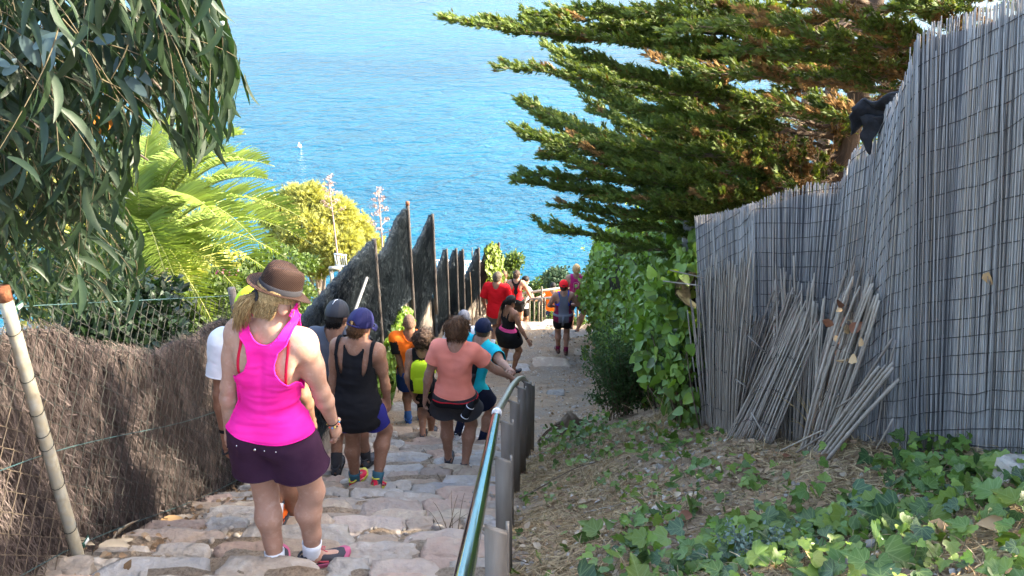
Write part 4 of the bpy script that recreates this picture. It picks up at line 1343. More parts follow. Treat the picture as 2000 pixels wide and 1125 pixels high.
bush('garden_shrub', 'mid green shrub right of the palm below the pine crown', 500, 545, 16, 190, 110, 2400, 0.12, G_MID, 'shrubs in the garden left of the fence')
# pink flowers among the palm fronds
fl = bush('bougainvillea', 'pink flowering bush glimpsed between palm and straw hat', 445, 552, 11, 80, 40, 500, 0.07, G_MID, cat='flowering bush')
c = P(445, 550, 10.9)
leaf_crown(fl, lumps_of(c, np.array([.25, .2, .13]), 5), 260, 0.05, mat('pink_flower', (0.55, 0.10, 0.28), (0.65, 0.2, 0.38), rough=0.6, trans=0.3, rnd=(0.7, 1.2)), name='blossom')

# agave flower stalks
STALK = mat('agave_stalk', (0.33, 0.22, 0.19), (0.42, 0.30, 0.25), scale=8, rough=0.8)
for (u0, v0, u1, v1, Y, lab) in ((652, 430, 641, 345, 21.5, 'left dry agave flower stalk rising above the pine'), (744, 475, 739, 371, 19.0, 'right dry agave flower stalk beside the tallest dark screen')):
    b, t = P(u0, v0, Y), P(u1, v1, Y)
    zb = float(hz(np.array([b[0]]), np.array([b[1]]))[0])
    ag = empty('agave_stalk', (b[0], b[1], zb), 0, lab, 'agave', 'dry agave flower stalks')
    b2 = np.array([b[0] + (b[0] - t[0]) * 0.6, b[1], zb - 0.1])
    pts = bez(b2, (b2 + t) / 2 + [0.03, 0, 0], t, 14)
    V, Fs = tube(pts, np.linspace(0.045, 0.012, 14), 7)
    MB().add(V, Fs).obj('stem', STALK, ag)
    H = np.linalg.norm(t - b)
    for q in range(17):
        f = q / 16
        c = b + (t - b) * (0.18 + 0.82 * f)
        a = q * 2.4
        ln = (0.20 * (1 - f) + 0.05) * H / 1.2
        e = c + np.array([math.cos(a) * ln, math.sin(a) * ln, ln * 0.35])
        V, Fs = tube(bez(c, (c + e) / 2 - [0, 0, 0.02], e, 5), 0.007, 5)
        mb = MB().add(V, Fs)
        m_ = 30
        pp = e + rng.normal(0, 0.028 * H / 1.2, (m_, 3)) * [1.3, 1.3, 0.6]
        V, Fs, idx = scatter(SMALL_V, SMALL_F, frames(rand_dirs(m_, .5), rand_dirs(m_)), pp, rng.uniform(0.03, 0.055, m_))
        mb.add(V, Fs)
        mb.obj('flower_cluster', STALK, ag)

# ---- cypress on the right
CYP = mat('cypress_spray', (0.080, 0.122, 0.025), (0.135, 0.180, 0.038), scale=1.5, rough=0.6, spec=0.25, trans=0.30, transc=(1.5, 1.4, 0.5), rnd=(0.6, 1.35), rnd_c=(0.93, (0.16, 0.085, 0.02)))
CYP_DRY = mat('dry_cypress_spray', (0.20, 0.115, 0.042), (0.30, 0.175, 0.065), scale=1.5, rough=0.8, spec=0.1, trans=0.2, rnd=(0.6, 1.3))
CYP_BARK = mat('cypress_bark', (0.075, 0.052, 0.036), (0.14, 0.10, 0.07), scale=7, rough=0.95, bump=0.9, bscale=20, stretch=(3, 3, 0.6))
CYP_TW = mat('dry_cypress_twig', (0.15, 0.10, 0.06), (0.25, 0.175, 0.11), scale=5, rough=0.9)
SPRAY = (np.array([(-0.05, 0, 0), (0.05, 0, 0), (0.09, 0.5, 0.04), (-0.09, 0.5, 0.04), (0.0, 1.0, 0.0), (0.24, 0.80, 0.10), (-0.24, 0.74, -0.05), (0.0, 0.25, 0.0)], float),
         [np.array([(0, 1, 2, 3)]), np.array([(3, 2, 4), (1, 5, 2), (0, 3, 6)])])
def cypress_limb(parent, a, ctrl, tip, r0, n_br, dens, dry=0.0, green_from=0.3, brl=(0.22, 0.5), name='branch'):
    m = 22
    pts = bez(a, ctrl, tip, m)
    pts[1:-1] += rng.normal(0, 0.012, (m - 2, 3))
    V, Fs = tube(pts, np.linspace(r0, 0.004, m), 6)
    limb = MB().add(V, Fs).obj(name, CYP_BARK if r0 > 0.012 else CYP_TW, parent)
    T = norm(np.gradient(pts, axis=0))
    gp, gd, gs, gl = [], [], [], []
    tw = MB(); ntw = 0
    L = np.linalg.norm(np.asarray(tip) - np.asarray(a))
    for q in range(n_br):
        t = green_from * 0.4 + (1 - green_from * 0.4) * (q + random.random()) / n_br
        f = t * (m - 1)
        c = np.array([np.interp(f, np.arange(m), pts[:, i]) for i in range(3)])
        tg = norm(np.array([np.interp(f, np.arange(m), T[:, i]) for i in range(3)]))
        sd_ = norm(np.cross(tg, [0, 0, 1.0]))
        s = 1 if q % 2 else -1
        ln = random.uniform(*brl) * (1.0 - 0.62 * t ** 2) * min(1.0, 0.5 + L / 3)
        d = norm(tg * random.uniform(0.9, 1.5) + sd_ * s * random.uniform(0.15, 0.8) + np.array([0, 0, random.uniform(-0.05, 0.38)]))
        e = c + d * ln + np.array([0, 0, 0.06 * ln])
        br = bez(c, (c + e) / 2 + np.array([0, 0, -0.04 * ln]), e, 6)
        V, Fs = tube(br, np.linspace(0.004, 0.0015, 6), 4, cap=False)
        tw.add(V, Fs); ntw += 1
        if t > green_from or random.random() < 0.15:
            k = max(6, int(dens * ln / 0.35))
            tt = rng.uniform(0.12, 1.0, k) ** 0.85
            cc = br[0] + (br[-1] - br[0]) * tt[:, None] + np.array([0, 0, -0.04 * ln]) * (2 * tt * (1 - tt))[:, None]
            dd = norm(d + rng.normal(0, 0.33, (k, 3)) + np.array([0, 0, 0.18]))
            gp.append(cc + rng.normal(0, 0.012, (k, 3))); gd.append(dd); gs.append(rng.uniform(0.03, 0.075, k))
            gl.append(np.full(k, (random.random() < dry * (1.3 - t))))
        else:
            for z in range(5):
                g = c + d * ln * random.random()
                h = g + norm(d + rng.normal(0, 0.7, 3)) * random.uniform(0.06, 0.2)
                V, Fs = tube([g, (g + h) / 2 + rng.normal(0, 0.01, 3), h], [0.002, 0.0015, 0.001], 3, cap=False)
                tw.add(V, Fs)
    # sprays clothing the end of the limb itself
    k = int(dens * 1.6)
    tt = rng.uniform(0.62, 1.0, k)
    cc = np.stack([np.interp(tt * (m - 1), np.arange(m), pts[:, i]) for i in range(3)], -1)
    gp.append(cc); gd.append(norm(T[-1] + rng.normal(0, 0.45, (k, 3)) + np.array([0, 0, 0.15]))); gs.append(rng.uniform(0.03, 0.07, k)); gl.append(np.zeros(k, bool))
    tw.obj('twig', CYP_TW, limb)
    gp = np.concatenate(gp); gd = np.concatenate(gd); gs = np.concatenate(gs); gl = np.concatenate(gl)
    V, Fs, idx = scatter(SPRAY[0], SPRAY[1], frames(gd, rand_dirs(len(gp), 0.6)), gp, gs)
    r = rng.uniform(0, 1, len(gp))
    mb = MB()
    n0 = len(V)
    mb.add(V, [Fs[0]], mi=gl[idx[0]].astype(int), rnd=r[idx[0]])
    mb.F.setdefault(3, []).append((Fs[1], gl[idx[1]].astype(int), r[idx[1]]))
    mb.obj('sprays', [CYP, CYP_DRY], limb)
    return limb
def cyp_tree(base, top, label, r0):
    z0 = float(hz(np.array([base[0]]), np.array([base[1]]))[0])
    t = empty('cypress_tree', (base[0], base[1], z0), 0, label, 'tree', 'cypress trees behind the reed screens')
    pts = np.array([[np.interp(q, [0, .5, 1], [base[0], (base[0] + top[0]) / 2 + .1, top[0]]), np.interp(q, [0, 1], [base[1], top[1]]), z0 - 0.2 + (top[2] - z0 + 0.2) * q] for q in np.linspace(0, 1, 20)])
    V, Fs = tube(pts, np.linspace(r0, 0.05, 20), 10)
    MB().add(V, Fs).obj('trunk', CYP_BARK, t)
    return t, pts
cyp1, tp1 = cyp_tree((2.85, 7.2), (2.95, 7.4, 3.4), 'spreading cypress reaching out over the path above the ivy', 0.13)
TIPS = [(882, 40, 6.4), (935, 48, 6.6), (990, 60, 6.7), (1040, 25, 6.8), (1068, 88, 9.2), (1100, 130, 9.3), (1130, 165, 9.1), (1085, 110, 9.4), (1115, 150, 9.5), (1150, 195, 9.3), (985, 132, 7.2), (1022, 198, 9.0), (1050, 215, 9.1), (1100, 235, 9.0), (1130, 250, 9.2), (1035, 205, 9.3), (1075, 228, 9.4), (1020, 208, 9.2), (1160, 265, 9.2), (1015, 256, 7.6), (1028, 272, 7.5),
        (1075, 290, 7.4), (1060, 310, 7.6), (1012, 352, 7.4), (1040, 340, 7.4), (1095, 360, 7.3), (1105, 405, 7.3), (1065, 443, 7.5), (1150, 430, 7.2), (1130, 330, 7.2), (1180, 390, 7.0), (1215, 420, 7.0), (1260, 400, 6.8), (1150, 120, 6.7), (1200, 80, 6.5), (1140, 20, 6.4), (1250, 30, 6.2), (1230, 150, 6.6), (1280, 250, 6.6),
        (1250, 330, 6.7), (1300, 390, 6.6), (1330, 330, 6.4), (1350, 260, 6.3), (1310, 110, 6.2), (1360, 40, 6.0), (1390, 160, 6.1), (1420, 300, 6.3), (1380, 380, 6.4), (1440, 370, 6.5), (1500, 340, 6.6), (1540, 300, 6.8), (1560, 330, 6.7), (1600, 310, 7.0), (1440, 60, 5.9), (1500, 20, 5.8), (1250, 215, 7.8), (1300, 195, 7.7), (1220, 240, 8.2), (1350, 215, 7.5), (1285, 230, 8.2), (1240, 180, 8.0), (1330, 160, 7.8), (1390, 235, 7.4), (1180, 225, 8.6), (1180, -30, 6.4), (1300, -40, 6.1), (1450, -40, 5.9)]
for q, (u, v, Y) in enumerate(TIPS):
    tip = P(u, v, Y)
    zt = tip[2] + (random.uniform(-0.75, -0.1) if Y < 8.9 else random.uniform(-1.15, -0.7))
    k = np.clip((zt - tp1[0][2]) / (tp1[-1][2] - tp1[0][2]), 0.05, 0.98)
    a = np.array([np.interp(k, np.linspace(0, 1, 20), tp1[:, i]) for i in range(3)])
    ctrl = (a + tip) / 2 + np.array([0, 0, random.uniform(-0.10, 0.12)])
    inner = u > 1300
    L = np.linalg.norm(tip - a)
    cypress_limb(cyp1, a, ctrl, tip, 0.012 + 0.010 * random.random() + 0.004 * L, int(11 + 10 * L), 125, dry=(0.7 if u > 1370 else 0.35) if inner else 0.05, green_from=0.32 if not inner else 0.45)
cyp2, tp2 = cyp_tree((3.5, 5.6), (3.6, 5.6, 4.5), 'nearer cypress whose brown bare limbs cross above the screens', 0.12)
for (u, v, Y, dry) in ((1330, 62, 5.3, .3), (1420, 100, 5.4, .5), (1300, 125, 5.6, .4), (1500, 150, 5.6, .6), (1560, 60, 5.2, .5), (1620, 20, 5.1, .5), (1470, 200, 5.9, .6), (1560, 220, 6.0, .7), (1640, 120, 5.5, .6), (1700, 60, 5.1, .6), (1760, 20, 5.0, .6), (1620, 200, 5.9, .8), (1690, 150, 5.6, .7), (1540, 110, 5.4, .6), (1380, -20, 5.2, .2), (1580, -30, 5.0, .3), (1700, -30, 4.9, .4), (1800, 30, 4.9, .5), (1840, 20, 4.8, .1)):
    tip = P(u, v, Y)
    k = np.clip((tip[2] + random.uniform(-0.5, 0.4) - tp2[0][2]) / (tp2[-1][2] - tp2[0][2]), 0.2, 0.98)
    a = np.array([np.interp(k, np.linspace(0, 1, 20), tp2[:, i]) for i in range(3)])
    L = np.linalg.norm(tip - a)
    cypress_limb(cyp2, a, (a + tip) / 2 + np.array([0, 0, random.uniform(-0.2, 0.05)]), tip, 0.018, int(15 + 10 * L), 80, dry=dry, green_from=0.55)
for q in range(34):
    u, v = random.uniform(1390, 1800), random.uniform(60, 380)
    if v > 330 - (u - 1400) * .42 + 90: continue
    Y = random.uniform(6.3, 8.2); tip = P(u, v, Y)
    tree_, tp_ = (cyp1, tp1)
    k = np.clip((tip[2] + random.uniform(-0.4, 0.3) - tp_[0][2]) / (tp_[-1][2] - tp_[0][2]), 0.2, 0.98)
    a = np.array([np.interp(k, np.linspace(0, 1, 20), tp_[:, i]) for i in range(3)])
    cypress_limb(tree_, a, (a + tip) / 2 + rng.normal(0, .1, 3), tip, 0.010, 22, 42, dry=0.75, green_from=0.5, brl=(.25, .6))
# cypresses added behind the screens, mostly unseen, to throw shade on the stairs
def back_cypress(x, y, h, r, label):
    z0 = float(hz(np.array([x]), np.array([y]))[0])
    t, pts = cyp_tree((x, y), (x, y, z0 + h), label, 0.12)
    n = 26
    for q in range(n):
        f = 0.12 + 0.85 * q / n
        a = np.array([x, y, z0 + h * f])
        an = q * 2.4 + random.uniform(-.3, .3)
        rr = r * (1 - 0.55 * f ** 2) * random.uniform(0.8, 1.1)
        tip = a + np.array([math.cos(an) * rr, math.sin(an) * rr, random.uniform(0.1, 0.5)])
        cypress_limb(t, a, (a + tip) / 2 - [0, 0, 0.12], tip, 0.02, 18, 26, dry=0.15, green_from=0.25, brl=(0.4, 0.8))
    return t
# ---- ivy hedge on the right of the path
IVY_A = mat('ivy_leaf_mid', (0.105, 0.19, 0.024), (0.155, 0.25, 0.038), scale=2, rough=0.38, spec=0.45, trans=0.22, transc=(1.4, 1.5, 0.5), objrnd=(0.6, 1.35), bump=0.0)
IVY_L = mat('ivy_leaf_light', (0.16, 0.25, 0.028), (0.22, 0.31, 0.045), scale=2, rough=0.4, spec=0.4, trans=0.25, transc=(1.3, 1.4, 0.5), objrnd=(0.7, 1.25))
IVY_D = mat('ivy_leaf_dark', (0.035, 0.080, 0.020), (0.058, 0.11, 0.03), scale=2, rough=0.33, spec=0.5, trans=0.15, transc=(1.4, 1.5, 0.5), objrnd=(0.6, 1.3))
IVY_S = mat('ivy_leaves', (0.10, 0.18, 0.024), (0.165, 0.255, 0.038), scale=1.2, rough=0.4, spec=0.4, trans=0.22, transc=(1.4, 1.5, 0.5), rnd=(0.55, 1.35), rnd_c=(0.6, (0.12, 0.20, 0.035)))

def veined(m):
    """paler palmate veins, drawn in the leaf's own coordinates"""
    nt = m.node_tree; N = nt.nodes; L = nt.links
    b = next(n for n in N if n.type == 'BSDF_PRINCIPLED')
    src = b.inputs['Base Color'].links[0].from_socket
    tc = N.new('ShaderNodeTexCoord'); sp = N.new('ShaderNodeSeparateXYZ'); L.new(tc.outputs['Object'], sp.inputs[0])
    def mth(op, a, c=None):
        q = N.new('ShaderNodeMath'); q.operation = op
        for i, s_ in enumerate((a, c)):
            if s_ is None: continue
            if isinstance(s_, (int, float)): q.inputs[i].default_value = s_
            else: L.new(s_, q.inputs[i])
        return q.outputs[0]
    ax = mth('ABSOLUTE', sp.outputs['X'])
    best = ax
    for an in (38, 80):
        c_, s_ = math.cos(R(an)), math.sin(R(an))
        best = mth('MINIMUM', best, mth('ABSOLUTE', mth('SUBTRACT', mth('MULTIPLY', ax, c_), mth('MULTIPLY', sp.outputs['Y'], s_))))
    # side veins off the midrib
    sv = mth('ABSOLUTE', mth('SUBTRACT', mth('FRACT', mth('MULTIPLY', mth('SUBTRACT', sp.outputs['Y'], mth('MULTIPLY', ax, .8)), 6.0)), .5))
    best = mth('MINIMUM', best, mth('MULTIPLY', mth('SUBTRACT', .5, sv), .35))
    mr = N.new('ShaderNodeMapRange'); L.new(best, mr.inputs['Value'])
    mr.inputs['From Min'].default_value = .008; mr.inputs['From Max'].default_value = .026; mr.inputs['To Min'].default_value = .5; mr.inputs['To Max'].default_value = 0
    mx = N.new('ShaderNodeMix'); mx.data_type = 'RGBA'; L.new(mr.outputs['Result'], mx.inputs['Factor'])
    L.new(src, mx.inputs['A']); mx.inputs['B'].default_value = (.22, .30, .10, 1)
    L.new(mx.outputs['Result'], b.inputs['Base Color'])
    return m
IVY_VA, IVY_VL, IVY_VD = (veined(m) for m in (
    mat('ground_ivy_mid', (0.060, 0.120, 0.018), (0.10, 0.17, 0.028), scale=2.5, rough=0.42, spec=0.4, trans=0.22, transc=(1.4, 1.5, 0.5), objrnd=(0.6, 1.3)),
    mat('ground_ivy_light', (0.13, 0.20, 0.028), (0.19, 0.26, 0.045), scale=2.5, rough=0.45, spec=0.35, trans=0.25, transc=(1.3, 1.4, 0.5), objrnd=(0.65, 1.25)),
    mat('ground_ivy_dark', (0.026, 0.066, 0.020), (0.045, 0.09, 0.03), scale=2.5, rough=0.36, spec=0.5, trans=0.15, transc=(1.4, 1.5, 0.5), objrnd=(0.65, 1.3))))
STEM = mat('brown_stem', (0.10, 0.07, 0.045), (0.19, 0.135, 0.085), scale=12, rough=0.9)
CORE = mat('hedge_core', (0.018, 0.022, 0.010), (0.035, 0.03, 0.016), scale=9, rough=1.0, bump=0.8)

_foot = [(1392, 826), (1330, 806), (1262, 792), (1212, 768), (1190, 722), (1182, 690), (1178, 664), (1176, 650)]
_topp = [(1372, 470, .55), (1342, 432, .8), (1288, 422, 1.0), (1240, 428, 1.1), (1206, 446, 1.1), (1182, 468, 1.0), (1170, 490, .9), (1162, 520, .7)]
_hf = np.array([ground(u, v) for u, v in _foot])
_ht = np.array([P(u, v, g[1] + dy) for (u, v, dy), g in zip(_topp, _hf)])
hedge = empty('ivy_hedge', _hf[2], 0, 'thick bank of bright green ivy and climbers right of the path below the cypress', 'hedge')
def hedge_surface(s, t):
    """s along the path 0..7, t from foot to crest and over"""
    B = np.stack([np.interp(s, np.arange(8), _hf[:, i]) for i in range(3)], -1)
    T = np.stack([np.interp(s, np.arange(8), _ht[:, i]) for i in range(3)], -1)
    c = np.clip(t, 0, 1)[..., None]
    p = B + (T - B) * c
    out = np.array([-0.75, -0.6, 0.15])
    bulge = 0.38 * np.sin(np.clip(t, 0, 1) * math.pi) + 0.0 * t
    p = p + out * bulge[..., None]
    over = np.clip(t - 1, 0, 1)[..., None]
    p = p + over * np.array([1.0, 0.9, -0.35]) * 0.9
    q = np.stack([s * 1.1, t * 3.2, 0 * s], -1)
    return p + out * (0.27 * fbm(q * 1.25, 21, 3))[..., None]
ss, tt = np.meshgrid(np.linspace(0, 7, 40), np.linspace(-0.05, 1.6, 26), indexing='ij')
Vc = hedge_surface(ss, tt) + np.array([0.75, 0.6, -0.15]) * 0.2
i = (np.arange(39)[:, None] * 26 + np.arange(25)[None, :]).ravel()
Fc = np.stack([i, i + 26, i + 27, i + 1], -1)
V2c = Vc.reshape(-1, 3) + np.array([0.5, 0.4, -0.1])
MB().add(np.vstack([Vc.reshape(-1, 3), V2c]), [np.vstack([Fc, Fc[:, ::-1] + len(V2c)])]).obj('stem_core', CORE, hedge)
n = 10500
s = 7 * rng.random(n) ** 1.15; t = rng.random(n) ** 0.85 * 1.35
t = np.where((t < 0.28) & (rng.random(n) < 0.55) & (s < 3.2), t + 0.3, t)
p = hedge_surface(s, t)
out = norm(np.array([-0.75, -0.6, 0.35]))
p = p + out * rng.normal(0.0, 0.075, n)[:, None] + rng.normal(0, 0.02, (n, 3))
ax = norm(np.array([-0.1, -0.15, -0.75]) + rng.normal(0, 0.55, (n, 3)))
nn = norm(out * 0.9 + rng.normal(0, 0.5, (n, 3)) + np.array([0, 0, 0.35]))
sz = rng.uniform(0.055, 0.115, n)
leaves_as_parts(hedge, HEART_V, HEART_F, [IVY_A, IVY_L, IVY_A, IVY_D], frames(ax, nn)[:0], p[:0], sz[:0]) if False else None
def leaf_mix(parent, bV, bF, pm, sm, M, p, S, limit=300):
    """parts get pm (list), the mass gets sm"""
    u, v, c = project(p)
    big = np.where((u > -20) & (u < 2020) & (v > -20) & (v < 1145) & (c > 0.2), S / np.maximum(c, .1), -1)
    o = np.argsort(-big); take = o[:limit]; take = take[big[take] > 0]
    rest = np.setdiff1d(np.arange(len(p)), take)
    mes = [make_mesh('leaf', bV, [bF], [m]) for m in pm]
    inv = (Matrix.Translation(parent.location)).inverted()
    for i in take:
        ob = bpy.data.objects.new('leaf', random.choice(mes)); COL.objects.link(ob)
        ob.matrix_basis = Matrix([[*(M[i][0] * S[i]), p[i][0]], [*(M[i][1] * S[i]), p[i][1]], [*(M[i][2] * S[i]), p[i][2]], [0, 0, 0, 1]])
        ob.parent = parent; ob.matrix_parent_inverse = inv
    if len(rest):
        V, Fs, idx = scatter(bV, bF, M[rest], p[rest], S[rest])
        r = rng.uniform(0, 1, len(rest))
        ob = MB().add(V, Fs, rnd=r[idx[0]]).obj('leaves', sm, parent)
        ob['kind'] = 'stuff'
leaf_mix(hedge, HEART_V, HEART_F, [IVY_A, IVY_L, IVY_L, IVY_A, IVY_D], IVY_S, frames(ax, nn), p, sz, 290)
# bare woody stems at the foot and sprigs along the crest
for q in range(60):
    s0 = random.uniform(0, 3.0)
    a = hedge_surface(np.array([s0]), np.array([0.0]))[0] + rng.normal(0, 0.05, 3)
    b = hedge_surface(np.array([s0 + random.uniform(-.5, .5)]), np.array([random.uniform(.25, .6)]))[0] + out * 0.06
    V, Fs = tube(bez(a, (a + b) / 2 + out * random.uniform(0.0, 0.25) + rng.normal(0, 0.08, 3), b, 9), np.linspace(random.uniform(0.004, 0.012), 0.002, 9), 5)
    MB().add(V, Fs).obj('stem', STEM, hedge)
for q in range(20):
    s0 = random.uniform(0.5, 7)
    a = hedge_surface(np.array([s0]), np.array([1.02]))[0]
    e = a + np.array([random.gauss(-.1, .15), random.gauss(0, .1), random.uniform(.12, .42)])
    pts = bez(a, (a + e) / 2 + rng.normal(0, .04, 3), e, 7)
    V, Fs = tube(pts, np.linspace(.004, .0015, 7), 4)
    sp = MB().add(V, Fs)
    k = 9
    V, Fs, idx = scatter(HEART_V, HEART_F, frames(norm(rng.normal(size=(k, 3)) + [-.2, -.2, -.3]), norm(rng.normal(size=(k, 3)) + [-.5, -.6, .6])), pts[rng.integers(1, 7, k)], rng.uniform(.04, .07, k))
    sp.add(V, Fs, mi=1)
    sp.obj('sprig', [STEM, IVY_S], hedge)

# wispy broom-like shrub in front of the hedge
BROOM = mat('broom_leaf', (0.055, 0.105, 0.028), (0.085, 0.14, 0.036), scale=2, rough=0.6, trans=0.25, rnd=(0.6, 1.3))
g = ground(1215, 812)
broom = empty('broom_shrub', g, 0, 'wispy dark green fine-leaved shrub standing in front of the ivy', 'shrub')
mbl = MB()
for q in range(60):
    u1, v1 = random.uniform(1135, 1300), random.uniform(615, 780)
    tip = P(u1, v1, g[1] + random.uniform(-0.25, 0.45))
    a = g + np.array([random.gauss(0, .12), random.gauss(0, .1), -0.03])
    pts = bez(a, (a + tip) / 2 + np.array([random.gauss(0, .06), random.gauss(0, .06), .15]), tip, 12)
    V, Fs = tube(pts, np.linspace(.005, .0014, 12), 5)
    MB().add(V, Fs).obj('stem', STEM, broom)
    k = 130
    f = rng.uniform(0.25, 1.0, k)
    c = np.stack([np.interp(f * 11, np.arange(12), pts[:, i]) for i in range(3)], -1) + rng.normal(0, .03, (k, 3))
    V, Fs, idx = scatter(SMALL_V, SMALL_F, frames(norm(rng.normal(size=(k, 3)) + [0, 0, .5]), rand_dirs(k, .4)), c, rng.uniform(.022, .048, k))
    mbl.add(V, Fs, rnd=rng.uniform(0, 1, k)[idx[0]])
mbl.obj('foliage', BROOM, broom)

# ivy falling down the retaining wall on the left
WI = np.array([(788, 597), (806, 606), (806, 640), (790, 680), (772, 740), (758, 790), (736, 806), (728, 770), (735, 720), (752, 668), (770, 628)], float)
wiv = empty('wall_ivy', (-1.8, 11.5, float(pathz(11.5))), 0, 'dense ivy hanging over the retaining wall beside the bald hiker', 'ivy')
n = 12000
y = rng.uniform(9.0, 14.2, n); z = pathz(y) + rng.uniform(0.05, 1.75, n)
p = np.stack([edge_l(y) + 0.10 + 0.10 * fbm(np.stack([y * 3, z * 3, 0 * y], -1), 5, 2) + rng.normal(0, .03, n), y, z], -1)
k = in_poly(*project(p)[:2], WI)
p = p[k]; n = len(p)
M_ = frames(norm(np.array([.15, 0, -.9]) + rng.normal(0, .4, (n, 3))), norm(np.array([.9, -.35, .45]) + rng.normal(0, .4, (n, 3))))
leaf_mix(wiv, HEART_V, HEART_F, [IVY_A, IVY_L, IVY_A], IVY_S, M_, p, rng.uniform(.06, .11, n), 200)
for q in range(14):
    y0 = random.uniform(10.0, 13.2)
    a = np.array([edge_l(y0) + .08, y0, pathz(y0) + .1]); e = a + [0.02, random.uniform(-.3, .3), random.uniform(.6, 1.3)]
    V, Fs = tube(bez(a, (a + e) / 2 + [.06, 0, 0], e, 7), .006, 5)
    MB().add(V, Fs).obj('stem', STEM, wiv)
# sunlit ivy on the last screen
IVY_SUN = mat('sunlit_climber_leaf', (0.13, 0.19, 0.03), (0.18, 0.235, 0.04), scale=2, rough=0.5, spec=0.3, trans=0.3, transc=(1.2, 1.2, 0.5), rnd=(0.65, 1.25))
liv = empty('climbing_ivy', (-0.5, 16.8, -7.5), 0, 'yellow-green climber covering the last screen in sunlight', 'ivy')
n = 2200
y = rng.uniform(15.7, 17.5, n); z = rng.uniform(-7.5, -5.35, n)
p = np.stack([edge_l(y) + .16 + .06 * fbm(np.stack([y * 3, z * 3, 0 * y], -1), 6, 2) + rng.normal(0, .03, n), y, z], -1)
k = in_poly(*project(p)[:2], np.array([(950, 478), (964, 470), (984, 500), (988, 560), (980, 610), (958, 612), (952, 560), (946, 520)], float))
p = p[k]; n = len(p)
V, Fs, idx = scatter(HEART_V, HEART_F, frames(norm(np.array([.1, 0, -.9]) + rng.normal(0, .5, (n, 3))), norm(np.array([.9, -.5, .4]) + rng.normal(0, .4, (n, 3)))), p, rng.uniform(.06, .11, n))
MB().add(V, Fs, rnd=rng.uniform(0, 1, n)[idx[0]]).obj('leaves', IVY_SUN, liv)
for q in range(5):
    a = np.array([edge_l(16.2) + .1, 15.9 + q * .3, -7.6]); e = a + [0, random.uniform(-.1, .3), random.uniform(1.2, 2.0)]
    V, Fs = tube(bez(a, (a + e) / 2 + [.05, 0, 0], e, 7), .008, 5)
    MB().add(V, Fs).obj('stem', STEM, liv)

# ---- back garden: cypresses added to shade stairs and bank, most of them unseen
back_cypress(5.4, 4.0, 3.3, 1.7, 'unseen cypress added for shade behind the nearest reed screen')
back_cypress(5.6, 6.9, 3.2, 1.6, 'unseen cypress added for shade behind the spreading one')
back_cypress(5.0, 14.5, 5.4, 1.9, 'cypress farther down behind the ivy hedge')
back_cypress(6.0, 1.0, 3.3, 1.8, 'unseen cypress added for shade right of the stair top')
back_cypress(4.1, 1.7, 2.9, 1.3, 'unseen cypress added to keep sun off the bank ivy')
back_cypress(4.9, 2.5, 3.1, 1.5, 'unseen cypress added to shade the bank before the nearest screen')
back_cypress(4.1, 11.1, 6.6, 1.3, 'dark cypress filling the gap behind the spreading one')
back_cypress(4.7, 7.4, 3.4, 1.2, 'cypress right of the spreading one, half hidden by screens')

# ---- far path railing, white railing, wall bits, buoy
BEIGE = mat('beige_rail', (0.33, 0.28, 0.22), (0.42, 0.36, 0.28), scale=8, rough=0.5, spec=0.3)
DKP = mat('railing_post', (0.10, 0.085, 0.06), (0.15, 0.125, 0.09), scale=8, rough=0.6)
rl = empty('path_railing', P(1060, 640, 18.0), 0, 'beige tubular railing with brown posts at the bend far down the path', 'railing')
for (a, b, r) in (((1012, 574, 18.8), (1132, 558, 19.2), .036), ((1036, 584, 17.9), (1098, 581, 17.4), .034), ((1098, 581, 17.4), (1160, 588, 16.6), .034), ((1030, 590, 18.4), (1036, 584, 17.9), .034)):
    V, Fs = tube([P(*a), (P(*a) + P(*b)) / 2, P(*b)], r, 8)
    MB().add(V, Fs).obj('rail', BEIGE, rl)
for (u, v0, v1, Y) in ((1034, 586, 628, 17.9), (1043, 585, 630, 17.8), (1052, 584, 632, 17.7), (1058, 583, 630, 17.6), (1064, 582, 624, 17.5), (1058, 560, 584, 18.9), (1084, 582, 620, 17.5), (1128, 585, 640, 17.0), (1020, 573, 600, 18.8), (1100, 562, 600, 19.0)):
    a = P(u, v1, Y); b = P(u, v0, Y)
    V, Fs = tube([a - [0, 0, 0.3], a, b], .022, 6)
    MB().add(V, Fs).obj('post', DKP, rl)
WHITE = mat('white_paint', (0.72, 0.73, 0.74), (0.8, 0.8, 0.8), scale=4, rough=0.4)
def white_rail(label, a, b, h, n):
    t = empty('white_railing', P(*a), 0, label, 'railing', 'white metal railings beyond the screens')
    a, b = P(*a), P(*b)
    for dz in (0, -h):
        V, Fs = tube([a + [0, 0, dz], (a + b) / 2 + [0, 0, dz], b + [0, 0, dz]], .022, 6)
        MB().add(V, Fs).obj('rail', WHITE, t)
    for k in range(n):
        c = a + (b - a) * (k + .5) / n
        V, Fs = tube([c - [0, 0, h], c], .009 if k % 8 else .02, 5)
        MB().add(V, Fs).obj('baluster', WHITE, t)
    return t
white_rail('pale blue-white railing seen between the dark screens', (832, 508, 20), (946, 511, 21), .75, 30)
white_rail('short white railing below the pine crown', (652, 496, 17), (677, 499, 17), .27, 6)
